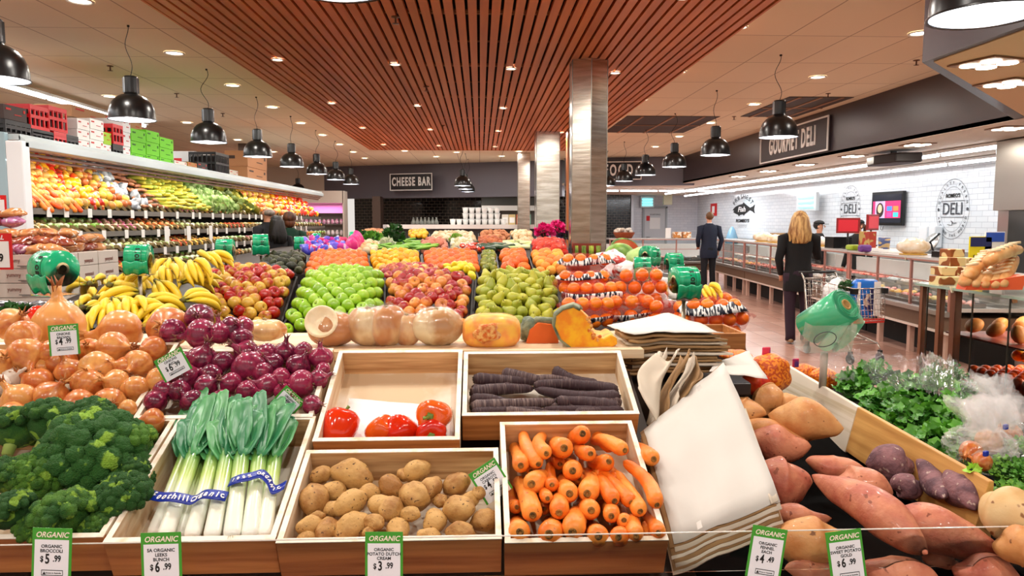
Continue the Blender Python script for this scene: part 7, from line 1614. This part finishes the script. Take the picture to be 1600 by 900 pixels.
q=Cc(1566,790,.055); tag(MB().ball((0,0,0),(.014,.006,.012),12,8,fn=lump(3,.5)).build('swede_scar',mat('scar','6a3f1c',rough=.9),loc=q),'brown scar on the cream swede','scar') if False else None
# timber divider and white panel
BX=1.05; BRDM=woodmat('divider_pine','d9a860','b07c3c',axis=1,rough=.5,scale=40)
y0,y1=Pw(1556,760,BX).y,Pw(1216,562,BX).y
dv=thing('timber_divider','timber divider board running between the sweet potatoes and the herbs','divider',loc=(BX,0,0)); a=Pw(1545,752,BX); e=Pw(1340,636,BX); f_=Pw(1216,563,BX)
def plank(bm,p,q,h,th): bm.add([(0,p.y,p.z),(0,q.y,q.z),(th,q.y,q.z),(th,p.y,p.z),(-.03,p.y,p.z-h),(-.03,q.y,q.z-h),(th,q.y,q.z-h),(th,p.y,p.z-h)],[(3,2,1,0),(4,5,6,7),(0,1,5,4),(1,2,6,5),(2,3,7,6),(3,0,4,7)])
b=MB(); plank(b,Vector((0,a.y,a.z+.0)),e,.125,.012); b.build('near_board',BRDM,dv,bevel=.002)
b=MB(); plank(b,e+Vector((0,.002,0)),f_,.13,.012); b.build('far_board',mat('board_white','e9e0cc',rough=.5,c2='cdbf9e',scale=5,stretch=(1,.1,8),lo=.5,hi=.62),dv,bevel=.002)
# herb tray
HB=thing('herb_tray','dark tray holding the leafy herbs behind the divider','tray',loc=(1.08,1.5,0)); MB().bx((.0,-.2,0),(.95,.95,.90)).build('tray_body',mat('bin_black'),HB)
CORI=mat('coriander_leaf','5fa62c',c2='2c6e1c',scale=14,rough=.45,vrand=.25,coat=.1); CSTM=mat('coriander_stem','7fae48',rough=.5)
def coriander(p,r,seed,label,n=150,m=CORI,lw=.026,dirn=(-.3,-.4,.3)):
    random.seed(seed); t=thing('herb_bunch',label,'herbs',loc=p,group='leafy herb bunches'); b=MB(); sb=MB(); d0=Vector(dirn).normalized()
    for k in range(n):
        d=Vector((random.gauss(0,1),random.gauss(0,1),random.gauss(0,.8))).normalized(); c=d*r*random.uniform(.45,1); c.z=abs(c.z)*.75*(1 if random.random()<.85 else -.3)
        ax=(d+Vector((random.uniform(-.6,.6),random.uniform(-.6,.6),random.uniform(-.2,.5)))).normalized(); nrm=Vector((random.uniform(-.5,.3),random.uniform(-.8,.1),1)); M=Matrix.Translation(c)@align(ax,up=nrm).to_4x4(); w=lw*random.uniform(.6,1.25)
        vs=[(0,-w*.5,0)]; K=9
        for q in range(K):
            a=-2.5+5*q/(K-1); rr=w*.55*(1+.22*math.cos(q*2.1*1.5)); vs.append((rr*math.sin(a),rr*math.cos(a)*.95,w*.14*math.sin(q*1.7)))
        vs.append((0,0,-w*.1)); b.add(vs,[(K+1,i+1,i) if False else (K+1,i,i+1) for i in range(1,K)]+[(K+1,K,0),(K+1,0,1)],True,0,M)
        if k%3==0: sb.tube([Vector((0,0,-.02)),c*.5,c],[.0016,.0014,.001],4)
    b.build('leaves',m,t); sb.ball((0,0,-.01),(r*.6,r*.6,r*.3),10,6); sb.build('stems',mat('stem_dark','2c5a1a',rough=.7),t); return t
HERB=[(1340,598,2.45,.085),(1365,575,2.65,.08),(1385,622,2.2,.09),(1420,600,2.35,.09),(1460,598,2.3,.085),(1425,642,2.0,.085),(1462,640,1.98,.085),(1455,680,1.78,.075),(1490,665,1.8,.075),(1335,585,2.6,.07),(1400,655,2.02,.07),(1480,700,1.68,.06),(1500,628,2.05,.08)]
NM=['leftmost coriander bunch beside the divider','coriander bunch under the clear bag at the back left','coriander bunch along the divider, behind the middle','coriander bunch in the middle of the herbs','coriander bunch below the crumpled clear plastic','broad leaved bunch near the divider in the centre','coriander bunch in the centre front','lowest coriander bunch close to the divider end','coriander bunch right of the lowest one','small coriander sprigs at the far left corner','coriander bunch leaning over the divider','dark coriander leaves beside the crinkled onion bag','coriander bunch at the right behind the onion bag']
for (x,y,D,r),nm,k in zip(HERB,NM,range(20)): coriander(P(x,y,D)-Vector((0,0,.03)),r,100+k,nm,n=150 if D<2.3 else 110)
PARS=mat('parsley_leaf','4c8a30',c2='2a5a1e',scale=20,rough=.5)
for k,(x,y,D,nm) in enumerate([(1492,600,2.45,'fine leaved parsley bunch at the upper right of the herbs'),(1508,650,2.15,'fine leaved parsley bunch under the curved plastic edge'),(1475,575,2.7,'dark parsley bunch inside the crumpled plastic at the back')]): coriander(P(x,y,D)-Vector((0,0,.03)),.085,130+k,nm,n=260,m=PARS,lw=.012)
for k,(x,y,D,nm) in enumerate([(1582,728,1.55,'feathery fennel tops at the right edge'),(1600,700,1.65,'light green leaves at the right picture edge'),(1590,770,1.42,'fennel stalk leaves lowest at the right edge')]): coriander(P(x,y,D)-Vector((0,0,.02)),.06,140+k,nm,n=240,m=mat('fennel_leaf','86c040',c2='4c8a2c',scale=16,rough=.5),lw=.012)
t=leafball('leaf_sprig','single bright green leaf fallen on the divider end','leaf',P(1519,735,1.5),.012,mat('bright_leaf','9cd040',rough=.5),3,n=8,lw=.022)
# clear plastic bags
PLA=mat('clear_plastic','f4faf8',rough=.08,alpha=.09,coat=1,spec=1,bump=.6,bscale=12)
PLA3=mat('onion_bag_film','ffffff',rough=.1,alpha=.2,coat=1,spec=1)
PLA2=mat('crinkled_plastic','fbfdff',rough=.08,trans=.8,ior=1.15,alpha=.38,coat=1,spec=1,bump=.8,bscale=20)
def plastic_bag(pts,label,seed,amp=.03,m=PLA,nu=26,nv=20):
    def f(u,v):
        p=pts[0]*(1-u)*(1-v)+pts[1]*u*(1-v)+pts[2]*u*v+pts[3]*(1-u)*v
        h=amp*(abs(noise.noise(Vector((u*5+seed,v*5,0))))+.5*abs(noise.noise(Vector((u*13,v*13+seed,0))))); return p+Vector((0,0,h+.04*math.sin(PI*u)*math.sin(PI*v)))
    return tag(MB().sheet(f,nu,nv).build('plastic_bag',m),label,'plastic bag')
plastic_bag([P(1375,615,2.2),P(1445,610,2.15),P(1440,565,2.7),P(1325,553,2.95)],'large clear bag over the green herbs at the back left',1)
plastic_bag([P(1440,615,2.15),P(1492,625,2.05),P(1490,570,2.6),P(1432,560,2.75)],'crumpled clear bag over the middle herbs',5,.05,PLA2)
plastic_bag([P(1500,700,1.7),P(1530,680,1.7),P(1540,605,2.1),P(1478,560,2.6)],'long clear bag edge curving over the parsley',8,.03)
plastic_bag([P(1283,590,2.5),P(1335,600,2.4),P(1345,548,2.9),P(1300,550,2.9)],'clear bag left of the herbs at the dispenser post',11,.03)
# onions in crinkled bags
for k,(x,y,D,r,nm) in enumerate([(1518,705,1.6,17,'yellow onion lower left in the crinkled bag'),(1545,690,1.68,20,'brown onion in the middle of the crinkled bag'),(1575,680,1.75,20,'brown onion at the right in the crinkled bag'),(1535,722,1.55,15,'small onion under the blue clip')]):
    p=P(x,y,D); s=wr(r,p)/.0345; put(on,loc=p,rot=rndrot(),scale=s,label=nm,group='onions in crinkled bags')
def crinkle(c,r,label,seed,zs=.7):
    t=thing('onion_bag',label,'plastic bag',loc=c,group='crinkled clear onion bags'); f=MB().ball((0,0,0),(r,r*.85,r*zs),40,26,fn=lambda d:1.05-.35*abs(noise.noise(d*2.6+Vector((seed,0,0))))-.2*abs(noise.noise(d*7+Vector((0,seed,0))))); f.sm=[False]*len(f.sm); f.build('film',PLA3,t)
    b=MB(); random.seed(seed)
    for i in range(9): a=random.uniform(-.6,.6); b.sheet(lambda u,v,a=a,i=i:(.05*(u-.5)*(1+v)+.02*math.sin(v*4+i),.02*math.sin(u*5+i),r*.5+.075*v+.01*math.sin(u*9+i)),5,5,M=Matrix.Rotation(a,4,'X')@Matrix.Rotation(i*.7,4,'Z'))
    b.sm=[False]*len(b.sm); b.build('twisted_neck',PLA3,t); return t
crinkle(P(1530,700,1.63),.085,'crinkled clear bag of onions beside the divider end',3); crinkle(P(1572,695,1.68),.085,'crinkled clear bag of onions with blue clip at the right edge',7); o=crinkle(P(1548,650,1.95),.075,'upright crinkled bag top above the onions',9,.8)
for k,(x,y,D) in enumerate([(1571,671,1.62),(1540,713,1.5)]): bxo('bag_clip','dark blue bag clip on the crinkled onion bag, %s one'%['upper','lower'][k],'clip',P(x,y,D),(.012,.008,.012),BLUE,rz=.4,bev=.002)
tb=thing('rear_table','dark table under the onion bags and fennel','table',loc=(1.3,1.3,0)); MB().bx((-.2,.0,0),(.5,.19,.85)).build('table_body',mat('bin_black'),tb)
# netted oranges near the divider
NTO=mat('orange_net','ee8a1c',c2='c4500f',scale=130,detail=0,rough=.4,lo=.45,hi=.55,bump=.3,bscale=130); 
def netlump(px,py,D,rx,ry,label,seed,m=NTO):
    c=P(px,py,D); t=thing('netted_fruit_bag',label,'net bag',loc=c,group='orange net bags beside the divider'); MB().ball((0,0,0),(wr(rx,c),wr(rx,c)*.8,wr(ry,c)),30,20,fn=lambda d:1+.14*abs(math.sin(d.x*4+seed))*abs(math.cos(d.z*3.4+seed))).build('net',m,t); return t
netlump(1203,585,2.18,30,32,'big orange net bag under the pointed white paper',1); netlump(1180,600,2.12,22,20,'dark red net bag beside the black box',2,mat('red_net_solid','c8281a',rough=.4,c2='e0501c',scale=40)); netlump(1150,556,2.4,24,9,'orange net top behind the white paper',3)
netlump(1255,583,2.85,22,14,'orange net bag behind the white divider board, left one',4); netlump(1287,592,2.75,20,18,'orange net bag behind the white divider board, right one',5)
for k,(x,y,D,nm) in enumerate([(1243,574,2.8,'purple label on the net bag behind the white board'),(1197,560,2.2,'purple label at the top of the big orange net bag')]):
    bxo('net_tag',nm,'label',P(x,y,D),(.03,.006,.035),mat('label_purple','4a2a8c',rough=.3,c2='d83a5c',scale=30,detail=0),rz=.3)
nb=thing('net_table','dark stand under the net bags beside the divider','stand',loc=(1.0,2.3,0)); MB().bx((-.3,-.18,0),(.45,.65,.93)).build('stand_body',mat('bin_black'),nb)
# large bag roll at the right
MINT=mat('mint_film','4fc08c',rough=.2,coat=.5,c2='3aa878',scale=4,alpha=.92); ROLLC=mat('roll_core_tan','b08a4c',rough=.6)
c=P(1322,476,2.12); ax=(RT*.40+UP*.48-FW*.72).normalized(); Mr=align(ax); t=thing('bag_dispenser','large mint green bag roll in a clear holder beside the herbs','bag dispenser',loc=c)
Mt=Mr.to_4x4()@Matrix.Rotation(-PI/2,4,'X')
MB().lathe([(.016,0),(.03,.002),(.036,-.003),(.042,.002),(.050,-.002),(.053,-.004),(.053,-.15),(.02,-.155)],36,M=Mt,cap=False).build('bag_roll',MINT,t)
b=MB()
for rr in (.026,.034,.043,.048): b.lathe([(rr,.003),(rr+.0015,.004),(rr+.003,.003)],36,M=Mt,cap=False)
b.build('film_edges',mat('mint_dark','1f8a62',rough=.3),t); MB().lathe([(.012,-.15),(.012,.003),(.017,.003),(.017,-.15)],24,M=Mt,cap=False).build('core_tube',ROLLC,t)
inv=Vector(c)
bp=[P(1258,552,2.14),P(1330,550,2.10),P(1340,508,2.04),P(1270,509,2.10)]
b=MB(); fr4=[p-inv for p in bp]; bk4=[p+Vector((.02,.12,0)) for p in fr4]
b.add(fr4+bk4,[(0,1,2,3),(0,4,5,1),(1,5,6,2),(0,3,7,4)]); b.build('clear_holder',mat('holder_clear','dfe8dc',rough=.06,alpha=.32,coat=1),t)
ring_=MB(); cc_=(fr4[0]+fr4[1]+fr4[2]+fr4[3])/4+Vector((-.02,-.002,0)); ex=(fr4[1]-fr4[0]).normalized(); ez=(fr4[3]-fr4[0]).normalized()
ring_.tube([cc_+ex*.03*math.cos(a*PI/12)+ez*.026*math.sin(a*PI/12) for a in range(25)],.0012,5,caps=False); ring_.build('round_mark',mat('mark_grey'),t)
tail=[P(1275,545,2.13)-inv,P(1318,548,2.11)-inv,P(1352,505,2.1)-inv,P(1335,480,2.1)-inv]
MB().sheet(lambda u,v:tail[0]*(1-u)*(1-v)+tail[1]*u*(1-v)+tail[2]*u*v+tail[3]*(1-u)*v+Vector((0,.012*math.sin(u*9+v*4),.006*math.sin(u*14))),14,8).build('loose_film',mat('mint_clear','6fd0a0',rough=.15,alpha=.5,coat=.5),t)
pz=P(1288,552,2.15)-inv; MB().tube([pz,Pw(1285,606,1.058)-inv],.011,10).build('post',mat('post_pale','c9bfb4',rough=.4),t)
"""second film sheet hanging"""
